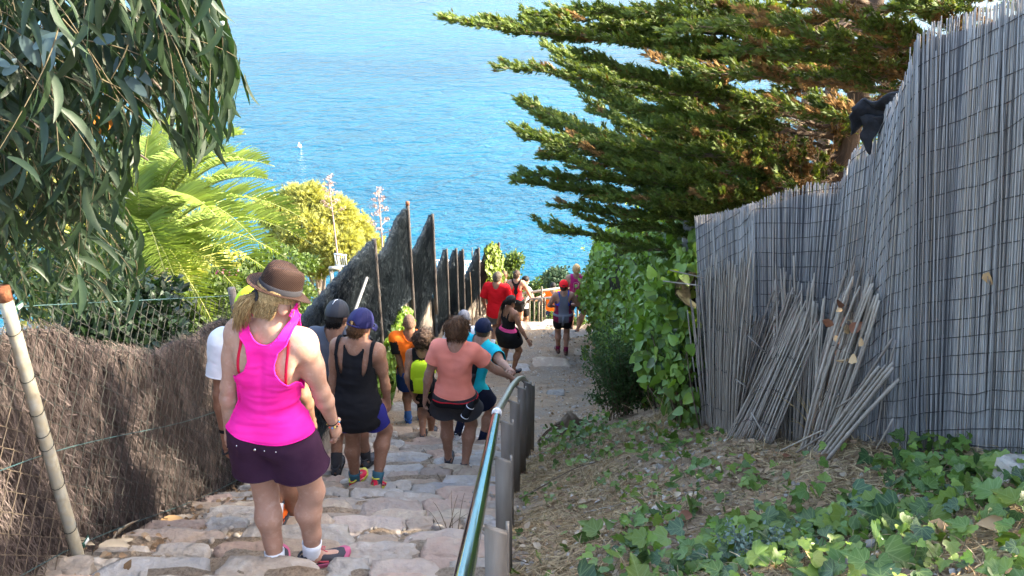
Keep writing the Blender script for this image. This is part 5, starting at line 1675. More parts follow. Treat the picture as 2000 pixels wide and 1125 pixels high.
# white corner post and house wall
wp = P(645, 520, 14)
pwt = empty('garden_wall', wp, 0, 'beige rendered garden wall end left of the first dark screen', 'wall')
V, F = box_vf(wp + [-.02, -.04, -1.0], wp + [.03, .04, -.06]); MB().add(V, [F]).obj('pillar', BEIGE, pwt, smooth=False)
V, F = box_vf(wp + [-.03, -.05, -.058], wp + [.2, .05, -.02]); MB().add(V, [F]).obj('coping', BEIGE, pwt, smooth=False)
hp = P(1325, 440, 10.5)
hs = empty('garden_hut', hp, 0, 'bit of white wall showing between ivy and cypress', 'hut')
V, F = box_vf(hp + [-.12, 0, -2.2], hp + [.75, 1.2, .22]); MB().add(V, [F]).obj('wall', WHITE, hs, smooth=False)
V, F = box_vf(hp + [-.2, -.08, .223], hp + [.83, 1.28, .29]); MB().add(V, [F]).obj('roof', BEIGE, hs, smooth=False)
b = P(1349, 432, 7.2)
pl = tag(MB().add(*[(lambda VF: (VF[0], [VF[1]]))(box_vf(b + [-.06, -.02, -1.6], b + [.06, .02, .12]))][0]).obj('timber_post', mat('grey_timber', (.22, .21, .2), (.32, .3, .28), scale=6, rough=.9, stretch=(4, 4, .4), bump=.4), smooth=False), 'grey timber post ending the reed screens beside the ivy', 'post')
bu = P(585, 287, 1.0); d = raydir(585, 287); t_ = (SEA_Z - CAM[2]) / d[2]; bu = CAM + d * t_
by = empty('buoy', bu, 0, 'small white buoy floating on the sea', 'buoy')
V, F = lathe([(0.01, -.25), (.3, -.15), (.42, .1), (.36, .38), (.12, .52), (.01, .55)], 14); MB().add(V + bu, [F]).obj('float', WHITE, by)
V, Fs = tube([bu + [0, 0, .5], bu + [0, 0, .7], bu + [0, 0, .9]], .05, 6); MB().add(V, Fs).obj('mast', WHITE, by)
CREAM = mat('cream_cap', (.55, .49, .36), (.66, .58, .44), scale=8, rough=.7)
for k, (u, v, w) in enumerate(((296, 681, 'left'), (318, 678, 'middle'), (341, 675, 'right'))):
    c = P(u, v, 5.6)
    V, F = lathe([(.0005, .045), (.025, .04), (.04, .02), (.042, -.01), (.04, -.5)], 12)
    tag(MB().add(V + c, [F]).obj('palisade_log', CREAM), 'cream rounded palisade log behind the fence dip, %s of three' % w, 'log', 'cream palisade logs')
# ------------------------------------------------------------------ people: bodies grown from blended limbs
def link_local(name, me, parent):
    o = bpy.data.objects.new(name, me); COL.objects.link(o); o.parent = parent
    return o

class Field:
    """signed distance field on a grid, limbs joined by smooth minima"""
    def __init__(s, lo, hi, h):
        s.h = h; s.lo = np.asarray(lo, float)
        s.n = np.ceil((np.asarray(hi) - s.lo) / h).astype(int) + 1
        s.ax = [s.lo[i] + h * np.arange(s.n[i]) for i in range(3)]
        s.D = np.full(s.n, 0.5, np.float32)
    def copy(s):
        q = object.__new__(Field); q.h, q.lo, q.n, q.ax = s.h, s.lo, s.n, s.ax; q.D = s.D.copy(); return q
    def _sl(s, lo, hi, m):
        a = np.clip(np.floor((lo - m - s.lo) / s.h).astype(int), 0, s.n - 1)
        b = np.clip(np.ceil((hi + m - s.lo) / s.h).astype(int) + 1, 1, s.n)
        sl = tuple(slice(a[i], b[i]) for i in range(3))
        G = np.stack(np.meshgrid(*[s.ax[i][sl[i]] for i in range(3)], indexing='ij'), -1)
        return sl, G
    def _merge(s, sl, d, k, sub=False):
        D = s.D[sl]
        if sub:
            h = np.maximum(k - np.abs(D + d), 0) / k
            s.D[sl] = np.maximum(D, -d) + h * h * k * 0.25
        else:
            h = np.maximum(k - np.abs(D - d), 0) / k
            s.D[sl] = np.minimum(D, d) - h * h * k * 0.25
    def cone(s, a, b, ra, rb, k=0.02):
        a = np.asarray(a, float); b = np.asarray(b, float); r = max(ra, rb)
        sl, G = s._sl(np.minimum(a, b) - r, np.maximum(a, b) + r, 0.06)
        ba = b - a; t = np.clip(((G - a) @ ba) / max(ba @ ba, 1e-9), 0, 1)
        d = np.linalg.norm(G - a - t[..., None] * ba, axis=-1) - (ra + (rb - ra) * t)
        s._merge(sl, d, k); return s
    def ell(s, c, r, Rm=None, k=0.02, sub=False):
        c = np.asarray(c, float); r = np.broadcast_to(np.asarray(r, float), 3); m = r.max()
        sl, G = s._sl(c - m, c + m, 0.06)
        q = G - c
        if Rm is not None: q = q @ Rm
        k0 = np.linalg.norm(q / r, axis=-1); k1 = np.linalg.norm(q / (r * r), axis=-1)
        d = k0 * (k0 - 1) / np.maximum(k1, 1e-6)
        s._merge(sl, d, k, sub); return s
    def surface(s, iso=0.0):
        D = s.D - iso
        ins = D < 0
        nx, ny, nz = D.shape
        cs = [(0, 0, 0), (1, 0, 0), (0, 1, 0), (1, 1, 0), (0, 0, 1), (1, 0, 1), (0, 1, 1), (1, 1, 1)]
        cut = lambda A, c: A[c[0]:nx - 1 + c[0], c[1]:ny - 1 + c[1], c[2]:nz - 1 + c[2]]
        cnt = sum(cut(ins, c).astype(np.int8) for c in cs)
        act = (cnt > 0) & (cnt < 8)
        I = np.argwhere(act)
        if len(I) == 0: return np.zeros((0, 3)), np.zeros((0, 4), int)
        idx = -np.ones(act.shape, int); idx[act] = np.arange(len(I))
        vals = np.stack([D[I[:, 0] + c[0], I[:, 1] + c[1], I[:, 2] + c[2]] for c in cs], 1)
        acc = np.zeros((len(I), 3)); num = np.zeros(len(I))
        for a, b in ((0, 1), (2, 3), (4, 5), (6, 7), (0, 2), (1, 3), (4, 6), (5, 7), (0, 4), (1, 5), (2, 6), (3, 7)):
            da, db = vals[:, a], vals[:, b]
            x = (da < 0) != (db < 0)
            t = np.where(x, da / np.where(x, da - db, 1), 0)
            pa, pb = np.array(cs[a], float), np.array(cs[b], float)
            acc += np.where(x[:, None], pa + (pb - pa) * t[:, None], 0); num += x
        V = s.lo + (I + acc / num[:, None]) * s.h
        Q = []
        for axis_ in range(3):
            sh = [slice(0, None)] * 3
            u, w = [(1, 2), (2, 0), (0, 1)][axis_]
            a = [slice(None)] * 3; b = [slice(None)] * 3
            a[axis_] = slice(0, D.shape[axis_] - 1); b[axis_] = slice(1, D.shape[axis_])
            for q in (u, w):
                a[q] = slice(1, D.shape[q] - 1); b[q] = slice(1, D.shape[q] - 1)
            A, B = ins[tuple(a)], ins[tuple(b)]
            for flag, flip in ((A & ~B, False), (~A & B, True)):
                E = np.argwhere(flag)
                if not len(E): continue
                for q in (u, w): E[:, q] += 1
                def cell(du, dw):
                    C = E.copy(); C[:, u] += du; C[:, w] += dw
                    return idx[C[:, 0], C[:, 1], C[:, 2]]
                f = np.stack([cell(-1, -1), cell(0, -1), cell(0, 0), cell(-1, 0)], -1)
                Q.append(f[:, ::-1] if flip else f)
        Q = np.concatenate(Q)
        return V, Q[(Q >= 0).all(1)]

def vnormals(V, Q):
    n = np.cross(V[Q[:, 2]] - V[Q[:, 0]], V[Q[:, 3 if Q.shape[1] == 4 else 2]] - V[Q[:, 1]])
    N = np.zeros_like(V)
    for c in range(Q.shape[1]): np.add.at(N, Q[:, c], n)
    return norm(N)

def smooth_verts(V, Q, it=1, w=0.5):
    n = len(V)
    e = np.concatenate([Q[:, [i, (i + 1) % Q.shape[1]]] for i in range(Q.shape[1])])
    e = np.concatenate([e, e[:, ::-1]])
    deg = np.bincount(e[:, 0], minlength=n)[:, None]
    for _ in range(it):
        A = np.stack([np.bincount(e[:, 0], weights=V[e[:, 1], c], minlength=n) for c in range(3)], -1) / np.maximum(deg, 1)
        V = V + w * (A - V)
    return V

def clip_mesh(V, Q, f):
    """keep the part where f < 0, cut cleanly along f = 0"""
    T = np.concatenate([Q[:, [0, 1, 2]], Q[:, [0, 2, 3]]]) if Q.shape[1] == 4 else Q
    ins = f[T] < 0
    c = ins.sum(1)
    out = [T[c == 3]]
    newV = []; keys = {}
    base = len(V)
    def cross(a, b):
        k = (a, b) if a < b else (b, a)
        if k not in keys:
            t = f[k[0]] / (f[k[0]] - f[k[1]])
            t = min(0.98, max(0.02, t))
            keys[k] = base + len(newV); newV.append(V[k[0]] + (V[k[1]] - V[k[0]]) * t)
        return keys[k]
    add = []
    for tri, i3 in zip(T[(c == 1) | (c == 2)], ins[(c == 1) | (c == 2)]):
        if i3.sum() == 1:
            j = int(np.argmax(i3)); a, b, d = tri[j], tri[(j + 1) % 3], tri[(j + 2) % 3]
            add.append((a, cross(a, b), cross(a, d)))
        else:
            j = int(np.argmin(i3)); a, b, d = tri[j], tri[(j + 1) % 3], tri[(j + 2) % 3]
            p, q = cross(a, b), cross(a, d)
            add.append((b, d, q)); add.append((b, q, p))
    if add: out.append(np.array(add))
    T2 = np.concatenate(out)
    V2 = np.vstack([V, np.array(newV)]) if newV else V
    used = np.unique(T2)
    m = -np.ones(len(V2), int); m[used] = np.arange(len(used))
    return V2[used], m[T2]

def rotx(a): c, s = math.cos(a), math.sin(a); return np.array([[1, 0, 0], [0, c, -s], [0, s, c]])
def roty(a): c, s = math.cos(a), math.sin(a); return np.array([[c, 0, s], [0, 1, 0], [-s, 0, c]])
def rotz(a): c, s = math.cos(a), math.sin(a); return np.array([[c, -s, 0], [s, c, 0], [0, 0, 1]])

def two_bone(a, t, l1, l2, hint):
    d = t - a; L = np.linalg.norm(d)
    L2 = min(L, (l1 + l2) * 0.995); d = d / max(L, 1e-6)
    x = (l1 * l1 - l2 * l2 + L2 * L2) / (2 * L2)
    h = math.sqrt(max(l1 * l1 - x * x, 0))
    hint = np.asarray(hint, float) - d * np.dot(hint, d); hint = hint / max(np.linalg.norm(hint), 1e-6)
    return a + d * x + hint * h, a + d * L2

# ---- colours
def skin(name, c, c2): return mat(name, c, c2, scale=26, rough=0.55, spec=0.25, sss=0.05, bump=0.12, bscale=220, dist=0.002, c3=(c[0] * .98, c[1] * .9, c[2] * .86))
SKIN_A = skin('fair_skin', (0.47, 0.285, 0.205), (0.53, 0.335, 0.25))
SKIN_B = skin('tanned_skin', (0.32, 0.175, 0.115), (0.38, 0.215, 0.145))
SKIN_C = skin('deep_tan_skin', (0.27, 0.14, 0.088), (0.32, 0.17, 0.11))
SKIN_D = skin('light_tan_skin', (0.36, 0.205, 0.14), (0.42, 0.245, 0.175))
def cloth(name, c, c2=None, rough=0.85, sc=240, b=0.25): return mat('cloth_' + name, c, c2 or tuple(q * 1.12 for q in c), scale=10, rough=rough, spec=0.15, bump=b, bscale=sc, dist=0.002)
def hairm(name, c, c2): return mat('hair_' + name, c, c2, scale=40, rough=0.6, spec=0.2, stretch=(3, 3, 0.5), bump=0.7, bscale=120, rnd=(0.6, 1.3), dist=0.004)
HAIR_BLOND = hairm('blond', (0.30, 0.185, 0.075), (0.54, 0.38, 0.18)); HAIR_BROWN = hairm('brown', (0.06, 0.032, 0.018), (0.13, 0.075, 0.04))
HAIR_RED = hairm('auburn', (0.065, 0.030, 0.016), (0.16, 0.082, 0.038)); HAIR_BLACK = hairm('black', (0.008, 0.007, 0.007), (0.02, 0.016, 0.014))
HAIR_GREY = hairm('grey_brown', (0.055, 0.042, 0.03), (0.115, 0.088, 0.062)); HAIR_STUB = hairm('stubble', (0.16, 0.095, 0.065), (0.22, 0.135, 0.095))
HAIR_DKBROWN = hairm('dark_brown', (0.03, 0.018, 0.012), (0.075, 0.042, 0.026))

# ---- shoes: one lofted upper and sole, toe towards +y, ankle at the origin
def shoe_meshes(name, m_up, m_sole, m_lace, m_collar=None):
    n = 15
    ys = np.linspace(-0.072, 0.196, n)
    t = (ys - ys[0]) / (ys[-1] - ys[0])
    w = np.interp(t, [0, .04, .15, .35, .55, .72, .88, .96, 1], [.012, .026, .034, .034, .040, .047, .042, .028, .008])
    top = np.interp(t, [0, .05, .2, .32, .42, .6, .8, .93, 1], [.060, .082, .084, .086, .078, .060, .046, .040, .022])
    cx = np.interp(t, [0, .5, 1], [0, 0.002, -.006])
    m = 14
    a = np.linspace(0, math.pi, m)
    V = []
    for i in range(n):
        x = cx[i] + w[i] * np.sign(np.cos(a)) * np.abs(np.cos(a)) ** .75
        z = .022 + (top[i] - .022) * np.sin(a) ** .8
        V.append(np.stack([x, np.full(m, ys[i]), z], -1))
    V = np.concatenate(V)
    i = (np.arange(n - 1)[:, None] * m + np.arange(m - 1)[None, :]).ravel()
    F = np.stack([i, i + 1, i + m + 1, i + m], -1)
    up = make_mesh(name, V, [F], [m_up])
    outl = np.concatenate([np.stack([cx + w * 1.10 + .002, ys * 1.03], -1), np.stack([cx - w * 1.10 - .002, ys * 1.03], -1)[::-1]])
    k = len(outl)
    rings = []
    for sc, z in ((.93, 0.0), (1.0, .006), (1.0, .022), (.96, .028)):
        rings.append(np.stack([outl[:, 0] * sc, outl[:, 1] * (1 - (1 - sc) * .3), np.full(k, z) + (np.where(outl[:, 1] > .15, (outl[:, 1] - .15) * .3, 0))], -1))
    Vs = np.concatenate(rings + [[[0, .05, 0]], [[0, .05, .028]]])
    j = np.arange(k); j2 = (j + 1) % k
    Fq = np.concatenate([np.stack([q * k + j, q * k + j2, (q + 1) * k + j2, (q + 1) * k + j], -1) for q in range(3)])
    Ft = np.concatenate([np.stack([np.full(k, 4 * k), j2, j], -1), np.stack([np.full(k, 4 * k + 1), 3 * k + j, 3 * k + j2], -1)])
    so = make_mesh('sole', Vs, [Fq, Ft], [m_sole])
    mb = MB()
    for q in range(4):
        y = .055 + q * .02; z = np.interp((y - ys[0]) / (ys[-1] - ys[0]), t, top) + .002
        Vl, Fl = tube([(-.022, y + .006, z - .012), (0, y, z), (.022, y + .006, z - .012)], .0035, 5)
        mb.add(Vl, Fl)
    Vl, Fl = tube([(0, .05, .086), (-.018, .062, .094), (-.02, .075, .084), (0, .06, .086), (.018, .064, .094), (.022, .078, .084)], .003, 5); mb.add(Vl, Fl)
    la = mb.mesh('laces', [m_lace])
    aa = np.linspace(0, 2 * math.pi, 19)
    Vc, Fc = tube(np.stack([.030 * np.cos(aa), -.022 + .046 * np.sin(aa), .086 + .004 * np.cos(aa * 2)], -1), .0065, 6)
    co = MB().add(Vc, Fc).mesh('collar', [m_collar or m_up])
    st = MB()
    for s in (1, -1):
        Vc, Fc = tube([(s * .036, -.03, .05), (s * .0375, .03, .046), (s * .044, .075, .036)], .006, 6, flat=.35)
        st.add(Vc, Fc)
    return up, [so, la, co, st.mesh('side_stripe', [m_lace])]
def shoe_set(name, up, sole, lace, collar=None):
    c = lambda q: cloth(q[0], q[1], rough=.7)
    return shoe_meshes('shoe', c(up), c(sole), c(lace), c(collar) if collar else None)
SHOES = {}
def get_shoes(key):
    D = {'pink_grey': (('shoe_charcoal', (.045, .043, .05)), ('sole_pink', (.42, .10, .17)), ('lace_coral', (.55, .09, .12)), ('collar_dark', (.05, .05, .055))),
         'orange': (('shoe_orange', (.75, .13, .015)), ('sole_dark', (.05, .05, .06)), ('lace_navy', (.02, .025, .05)), None),
         'grey': (('shoe_grey', (.06, .06, .068)), ('sole_black', (.02, .02, .022)), ('lace_grey', (.10, .10, .11)), None),
         'coral': (('shoe_crimson', (.60, .025, .06)), ('sole_lime', (.55, .52, .10)), ('lace_pink', (.80, .30, .36)), ('collar_lime', (.60, .60, .09))),
         'blue': (('shoe_blue', (.03, .09, .30)), ('sole_blue', (.06, .15, .4)), ('lace_white', (.5, .55, .6)), None),
         'white': (('shoe_white', (.62, .64, .66)), ('sole_white', (.7, .7, .7)), ('lace_black', (.04, .04, .045)), ('collar_black', (.02, .02, .022))),
         'brown': (('shoe_brown', (.16, .085, .07)), ('sole_brown', (.13, .09, .075)), ('lace_red', (.3, .07, .07)), None),
         'lime': (('shoe_black', (.03, .032, .035)), ('sole_yellow', (.45, .50, .08)), ('lace_silver', (.4, .42, .42)), None)}
    if key not in SHOES: SHOES[key] = shoe_set(key, *D[key])
    return SHOES[key]

def Wp(u, v, Y): return P(u, v, Y)
def foot_at(u, Y, lift=0.0):
    z = stairz(Y) + lift
    c = Y * CP - (z - CAM[2]) * SP
    return np.array([(u - 1000) / FPX * c, Y, z])

class Person:
    def __init__(s, label, H, yaw, fl, fr, shoe, skin_m, lean=4, side=0, twist=0, handL=None, handR=None, head=(0, 0, 0), build='f', fat=1.0, arms=1.0, legs=1.0, sw=None,
                 elbL=None, elbR=None, curlL=.45, curlR=.45, group='hikers going down the stone path', crouch=1.0, hipdx=0.0, hipdy=0.0, noface=False):
        # fl, fr: (u, Y, lift, toe yaw relative to the body, pitch)
        s.H, s.m = H, skin_m
        F = [foot_at(*fl[:3]), foot_at(*fr[:3])]
        mid = (F[0] + F[1]) / 2
        s.root = np.array([mid[0], mid[1], min(F[0][2] - fl[2], F[1][2] - fr[2])])
        s.yaw = R(yaw)
        s.Rw = rotz(s.yaw)
        s.loc = lambda p: (np.asarray(p, float) - s.root) @ s.Rw
        s.o = empty('person', s.root, s.yaw, label, 'person', group)
        F = [s.loc(q) for q in F]
        c = project(s.root + [0, 0, H * .6])[2]
        s.c = c
        h = float(np.clip(c * 0.00185, 0.0078, 0.019)); s.h = h
        male = build == 'm'
        # skeleton
        l1, l2 = .245 * H, .246 * H
        ank = [f + np.array([0, 0, .045 * H]) for f in F]
        hx = (.052 if male else .055) * H
        pel_xy = (F[0][:2] + F[1][:2]) / 2 + np.array([hipdx, hipdy + 0.0])
        zs = []
        for q, sx in ((0, -1), (1, 1)):
            hxy = pel_xy + np.array([sx * hx, 0])
            dd = np.linalg.norm(hxy - ank[q][:2])
            zs.append(ank[q][2] + math.sqrt(max(((l1 + l2) * .992) ** 2 - dd * dd, 0.01)))
        hz_ = min(zs) * 1.0 - (1 - crouch) * H
        P0 = np.array([pel_xy[0], pel_xy[1], hz_ + .012 * H])
        Rt = rotz(R(twist)) @ rotx(R(-lean)) @ roty(R(side))
        a = Rt[:, 2]
        s.P0, s.Rt = P0, Rt
        sw = sw or (.113 if male else .098)
        T = lambda x, y, z: P0 + Rt @ (np.array([x, y, z]) * H)
        s.T = T
        sh = [T(-sw, -.004, .272), T(sw, -.004, .272)]
        hip = [P0 + np.array([-hx, 0, -.012 * H]), P0 + np.array([hx, 0, -.012 * H])]
        s.sh, s.hip = sh, hip
        s.knee, s.ank = [], []
        for q, ft in ((0, fl), (1, fr)):
            toe = rotz(R(ft[3])) @ np.array([0, 1.0, 0])
            k, e = two_bone(hip[q], ank[q], l1, l2, toe + np.array([0, 0, .2]))
            s.knee.append(k); s.ank.append(e)
        s.elb, s.wri = [], []
        for q, (hd, hint) in enumerate(((handL, elbL), (handR, elbR))):
            sx = -1 if q == 0 else 1
            if hd is None:
                t = sh[q] + Rt @ (np.array([sx * .045, .035, -.30]) * H)
                t[2] = min(t[2], sh[q][2] - .28 * H)
            else:
                t = s.loc(Wp(*hd)) if len(hd) == 3 else sh[q] + np.array(hd[1:]) * H
            hint = np.array(hint if hint is not None else (sx * .5, -1.0, -.1), float)
            e, w = two_bone(sh[q], t, .175 * H, .150 * H, hint)
            s.elb.append(e); s.wri.append(w)
        # head frame
        hy, hp, hr = head
        Rh = rotz(R(hy)) @ rotx(R(hp)) @ roty(R(hr))
        s.Rh = Rh
        nb = T(0, -.012, .300)
        s.nb = nb
        hc = nb + norm(Rt[:, 2] * .75 + Rh[:, 2] * .45) * .083 * H + Rh[:, 1] * .012 * H
        s.hc = hc
        HP = lambda x, y, z: hc + Rh @ (np.array([x, y, z]) * H)
        s.HP = HP
        pts = np.array(sh + hip + s.knee + s.ank + s.elb + s.wri + [hc + [0, 0, .1 * H], hc - [0, 0, .1 * H], P0] + [w + norm(w - e) * .07 * H for w, e in zip(s.wri, s.elb)])
        lo, hi = pts.min(0) - .13 * H, pts.max(0) + .13 * H
        B = Field(lo, hi, h)
        k = .032 * H
        wH, wW, wC = ((.084, .076, .092) if male else (.088, .070, .080))
        s.wC = wC
        B.ell(T(0, -.004, -.008), np.array([wH * fat, .066 * fat, .075]) * H, Rt, k)
        for sx in (-1, 1):
            B.ell(T(sx * .044, -.034, -.030), np.array([.048, .046, .054]) * H * (fat if not male else .92 * fat), Rt, k)
        B.ell(T(0, .002, .070), np.array([wW * fat, .057 * fat, .085]) * H, Rt, k)
        B.ell(T(0, .0, .170), np.array([wC * (fat * .5 + .5), .062 * (fat * .5 + .5), .105]) * H, Rt, k)
        B.cone(T(-sw * .80, -.006, .258), T(sw * .80, -.006, .258), .040 * H, .040 * H, .05 * H)
        if male:
            for sx in (-1, 1): B.ell(T(sx * .042, .042, .205), np.array([.05, .03, .042]) * H, Rt, k)
        else:
            for sx in (-1, 1): B.ell(T(sx * .040, .052, .182), np.array([.038, .034, .038]) * H * (fat * .5 + .5), Rt, k)
        for q, sx in ((0, -1), (1, 1)):
            B.cone(T(sx * .012, -.014, .315), T(sx * sw * .86, -.010, .276), .022 * H, .024 * H, .04 * H)
            B.ell(sh[q] + np.array([0, 0, -.012]) * H, np.array([.034, .036, .040]) * H * (arms * .6 + .4) * (1.12 if male else 1), None, .03 * H)
        for q in (0, 1):
            am = arms * (1.12 if male else 1.0)
            B.cone(sh[q], s.elb[q], .0300 * H * am, .0235 * H * am, .02 * H)
            bi = sh[q] * .5 + s.elb[q] * .5
            B.ell(bi, np.array([.030, .030, .05]) * H * am * .98, None, .025 * H)
            m1 = s.elb[q] + (s.wri[q] - s.elb[q]) * .28
            B.cone(s.elb[q], m1, .0235 * H * am, .0255 * H * am, .012 * H)
            B.cone(m1, s.wri[q], .0255 * H * am, .0150 * H * (am * .5 + .5), .012 * H)
            lg = legs * (.98 if male else 1.06)
            B.cone(hip[q] + np.array([0, 0, .0]), s.knee[q], .058 * H * lg, .035 * H * (lg * .6 + .4), .028 * H)
            B.ell(hip[q] * .62 + s.knee[q] * .38, np.array([.052, .056, .09]) * H * lg * .97, None, .03 * H)
            dl = s.ank[q] - s.knee[q]
            tdir = rotz(R((fl if q == 0 else fr)[3])) @ np.array([0, 1.0, 0])
            bel = s.knee[q] + dl * .30 - tdir * .012 * H
            B.cone(s.knee[q], bel, .0345 * H * (lg * .6 + .4), .0375 * H * lg, .015 * H)
            B.cone(bel, s.knee[q] + dl * .68, .0375 * H * lg, .0255 * H * (lg * .5 + .5), .015 * H)
            B.cone(s.knee[q] + dl * .66, s.ank[q], .0258 * H * (lg * .5 + .5), .0215 * H, .015 * H)
            ft = (fl, fr)[q]
            Rf = rotz(R(ft[3])) @ rotx(R(-ft[4]))
            B.cone(s.ank[q] - [0, 0, .012 * H], s.ank[q] + Rf @ (np.array([0, .07, -.026]) * H), .019 * H, .014 * H, .02 * H)
            B.cone(s.ank[q] - [0, 0, .010 * H], s.ank[q] + Rf @ (np.array([0, -.022, -.022]) * H), .018 * H, .016 * H, .02 * H)
        for sx in (-1, 1): B.ell(T(sx * .052, -.050, .205), np.array([.028, .014, .045]) * H, Rt @ roty(sx * .25), .02 * H)
        B.cone(T(0, -.078, .09), T(0, -.073, .215), .011 * H, .010 * H, .016 * H) if False else s._spine(B, T)
        # neck and head
        B.cone(T(0, -.012, .275), HP(0, -.014, -.030), (.037 if male else .031) * H, (.033 if male else .0275) * H, .028 * H)
        B.ell(HP(0, -.006, .016), np.array([.0455, .057, .056]) * H, Rh, .01 * H)
        B.ell(HP(0, .020, -.016), np.array([.037, .036, .050]) * H, Rh, .02 * H)
        B.ell(HP(0, .026, -.046), np.array([.026, .026, .022]) * H * (1.12 if male else 1), Rh, .02 * H)
        B.cone(HP(0, .053, .006), HP(0, .064, -.016), .0055 * H, .0085 * H, .008 * H)
        B.ell(HP(0, .0525, -.034), np.array([.014, .006, .0055]) * H, Rh, .006 * H)
        for sx in (-1, 1):
            B.ell(HP(sx * .019, .055, .004), np.array([.010, .008, .007]) * H, Rh, .008 * H, sub=True)
            B.ell(HP(sx * .0465, -.006, -.006), np.array([.0065, .013, .019]) * H, Rh @ rotz(sx * -.35), .006 * H)
        # palms
        s.hand = []
        for q, sx, curl in ((0, -1, curlL), (1, 1, curlR)):
            d = norm(s.wri[q] - s.elb[q])
            inward = np.array([-sx, .15, 0.0])
            nrm_ = norm(inward - d * np.dot(inward, d))
            if curl >= .8: nrm_ = norm(np.array([0, 0, -1.0]) - d * np.dot(np.array([0, 0, -1.0]), d))
            lat = np.cross(d, nrm_)
            fwd = lat if np.dot(lat, [0, 1.0, 0]) > 0 else -lat
            if curl >= .8: fwd = lat if np.dot(lat, np.array([-sx, 0, 0])) > 0 else -lat
            Rp = np.stack([fwd, d, nrm_], -1)
            pc_ = s.wri[q] + d * .030 * H
            B.ell(pc_, np.array([.0240, .034, .0125]) * H, Rp, .012 * H)
            s.hand.append((pc_, Rp, curl))
        s.B = B
        V, Q = B.surface()
        V = smooth_verts(V, Q, 1, .4)
        mb = MB().add(V, [Q])
        fr_ = .0056 * H
        for (pc_, Rp, curl) in s.hand:
            for i, (off, ln) in enumerate(((.0175, .040), (.0062, .045), (-.0052, .042), (-.0160, .033))):
                b0 = pc_ + Rp @ (np.array([off, .020, 0]) * H)
                pts_ = [b0]; d_ = Rp[:, 1] * 1.0; nn_ = Rp[:, 2]
                ang = 0
                for sgi, f in enumerate((.44, .32, .24)):
                    ang += curl * (.55 + .55 * (sgi > 0)) * (1 + .12 * i)
                    dirn = Rp[:, 1] * math.cos(ang) + nn_ * math.sin(ang) + Rp[:, 0] * (off * 3.0 * (1 - curl))
                    pts_.append(pts_[-1] + norm(dirn) * ln * f * H * (1.25 if sgi == 0 else 1.0))
                pts_ = np.array(pts_)
                tt = np.linspace(0, 3, 10)
                pp = np.stack([np.interp(tt, range(4), pts_[:, c_]) for c_ in range(3)], -1)
                rr = fr_ * np.array([1.15, 1.1, 1.0, 1.06, .98, .95, .98, .9, .8, .45])
                Vf, Ff = tube(pp, rr, 7); mb.add(Vf, Ff)
            b0 = pc_ + Rp @ (np.array([.016, -.012, .002]) * H)
            p1 = b0 + Rp @ (np.array([.020, .014, .006]) * H); p2 = p1 + Rp @ (np.array([.005, .022, .009 + .012 * curl]) * H); p3 = p2 + Rp @ (np.array([-.003, .016, .006 + .01 * curl]) * H)
            pp = np.array([b0, (b0 + p1) / 2, p1, (p1 + p2) / 2, p2, (p2 + p3) / 2, p3])
            Vf, Ff = tube(pp, fr_ * np.array([1.7, 1.5, 1.25, 1.15, 1.15, 1.05, .5]), 7); mb.add(Vf, Ff)
        o = link_local('body', mb.mesh('body', [skin_m]), s.o)
        if not noface:
            EYE = mat('eye_white', (.7, .68, .66), rough=.25); IRIS = mat('eye_iris', (.06, .035, .02), rough=.2)
            for sx in (-1, 1):
                Ve, Fe = lathe([(.0003, -.0075), (.0055, -.005), (.0075, 0), (.0055, .005), (.0003, .0075)], 10)
                eo = link_local('eye', MB().add(s.HP(sx * .019, .0475, .004) + Ve * H * .95, [Fe], mi=0).mesh('eye', [EYE]), s.o)
                Ve, Fe = lathe([(.0003, .0082), (.003, .0078), (.0038, .0066)], 10)
                Ve = Ve[:, [0, 2, 1]]
                Ve = s.hc + (Ve * H * .95 + np.array([sx * .019, .0475, .004]) * H) @ Rh.T
                link_local('iris', MB().add(Ve, [Fe]).mesh('iris', [IRIS]), eo)
        # shoes and socks
        up, subs = get_shoes(shoe)
        for q, ft in ((0, fl), (1, fr)):
            so_ = bpy.data.objects.new('shoe', up); COL.objects.link(so_); so_.parent = s.o
            sc = H / 1.70
            M4 = Matrix.Translation(Vector(s.ank[q] - np.array([0, 0, .046 * H]))) @ Matrix.Rotation(R(ft[3]), 4, 'Z') @ Matrix.Translation((0, 0, .04 * H)) @ Matrix.Rotation(R(-ft[4]), 4, 'X') @ Matrix.Translation((0, 0, -.04 * H)) @ Matrix.Scale(sc * (1.0 if not male else 1.06), 4)
            so_.matrix_basis = M4
            for sm_ in subs:
                so2 = bpy.data.objects.new(sm_.name.split('.')[0], sm_); COL.objects.link(so2); so2.parent = so_
    def _spine(s, B, T):
        H = s.H
        for z in np.linspace(.06, .24, 10): B.ell(T(0, -.073, z), np.array([.008, .012, .016]) * H, s.Rt, .018 * H, sub=True)
    # ---- coordinates for cutting clothes
    def tor(s, V): return ((V - s.P0) @ s.Rt) / s.H
    def hed(s, V): return ((V - s.hc) @ s.Rh) / s.H
    def legt(s, V):
        t = s.tor(V)
        mid = (s.hip[0] + s.hip[1]) / 2
        out = np.zeros(len(V))
        L = t[:, 0] < 0
        # left and right of the crotch: nearest thigh axis
        d = []
        for q in (0, 1):
            a, b = s.hip[q], s.knee[q]; ba = b - a
            x = np.clip(((V - a) @ ba) / (ba @ ba), 0, 1); d1 = np.linalg.norm(V - a - x[:, None] * ba, axis=1)
            ca = s.ank[q] - b
            y = np.clip(((V - b) @ ca) / (ca @ ca), 0, 1); d2 = np.linalg.norm(V - b - y[:, None] * ca, axis=1)
            tq = np.where(d1 < d2, ((V - a) @ ba) / (ba @ ba), 1 + ((V - b) @ ca) / (ca @ ca))
            d.append((np.minimum(d1, d2), tq))
        return np.where(d[0][0] < d[1][0], d[0][1], d[1][1])
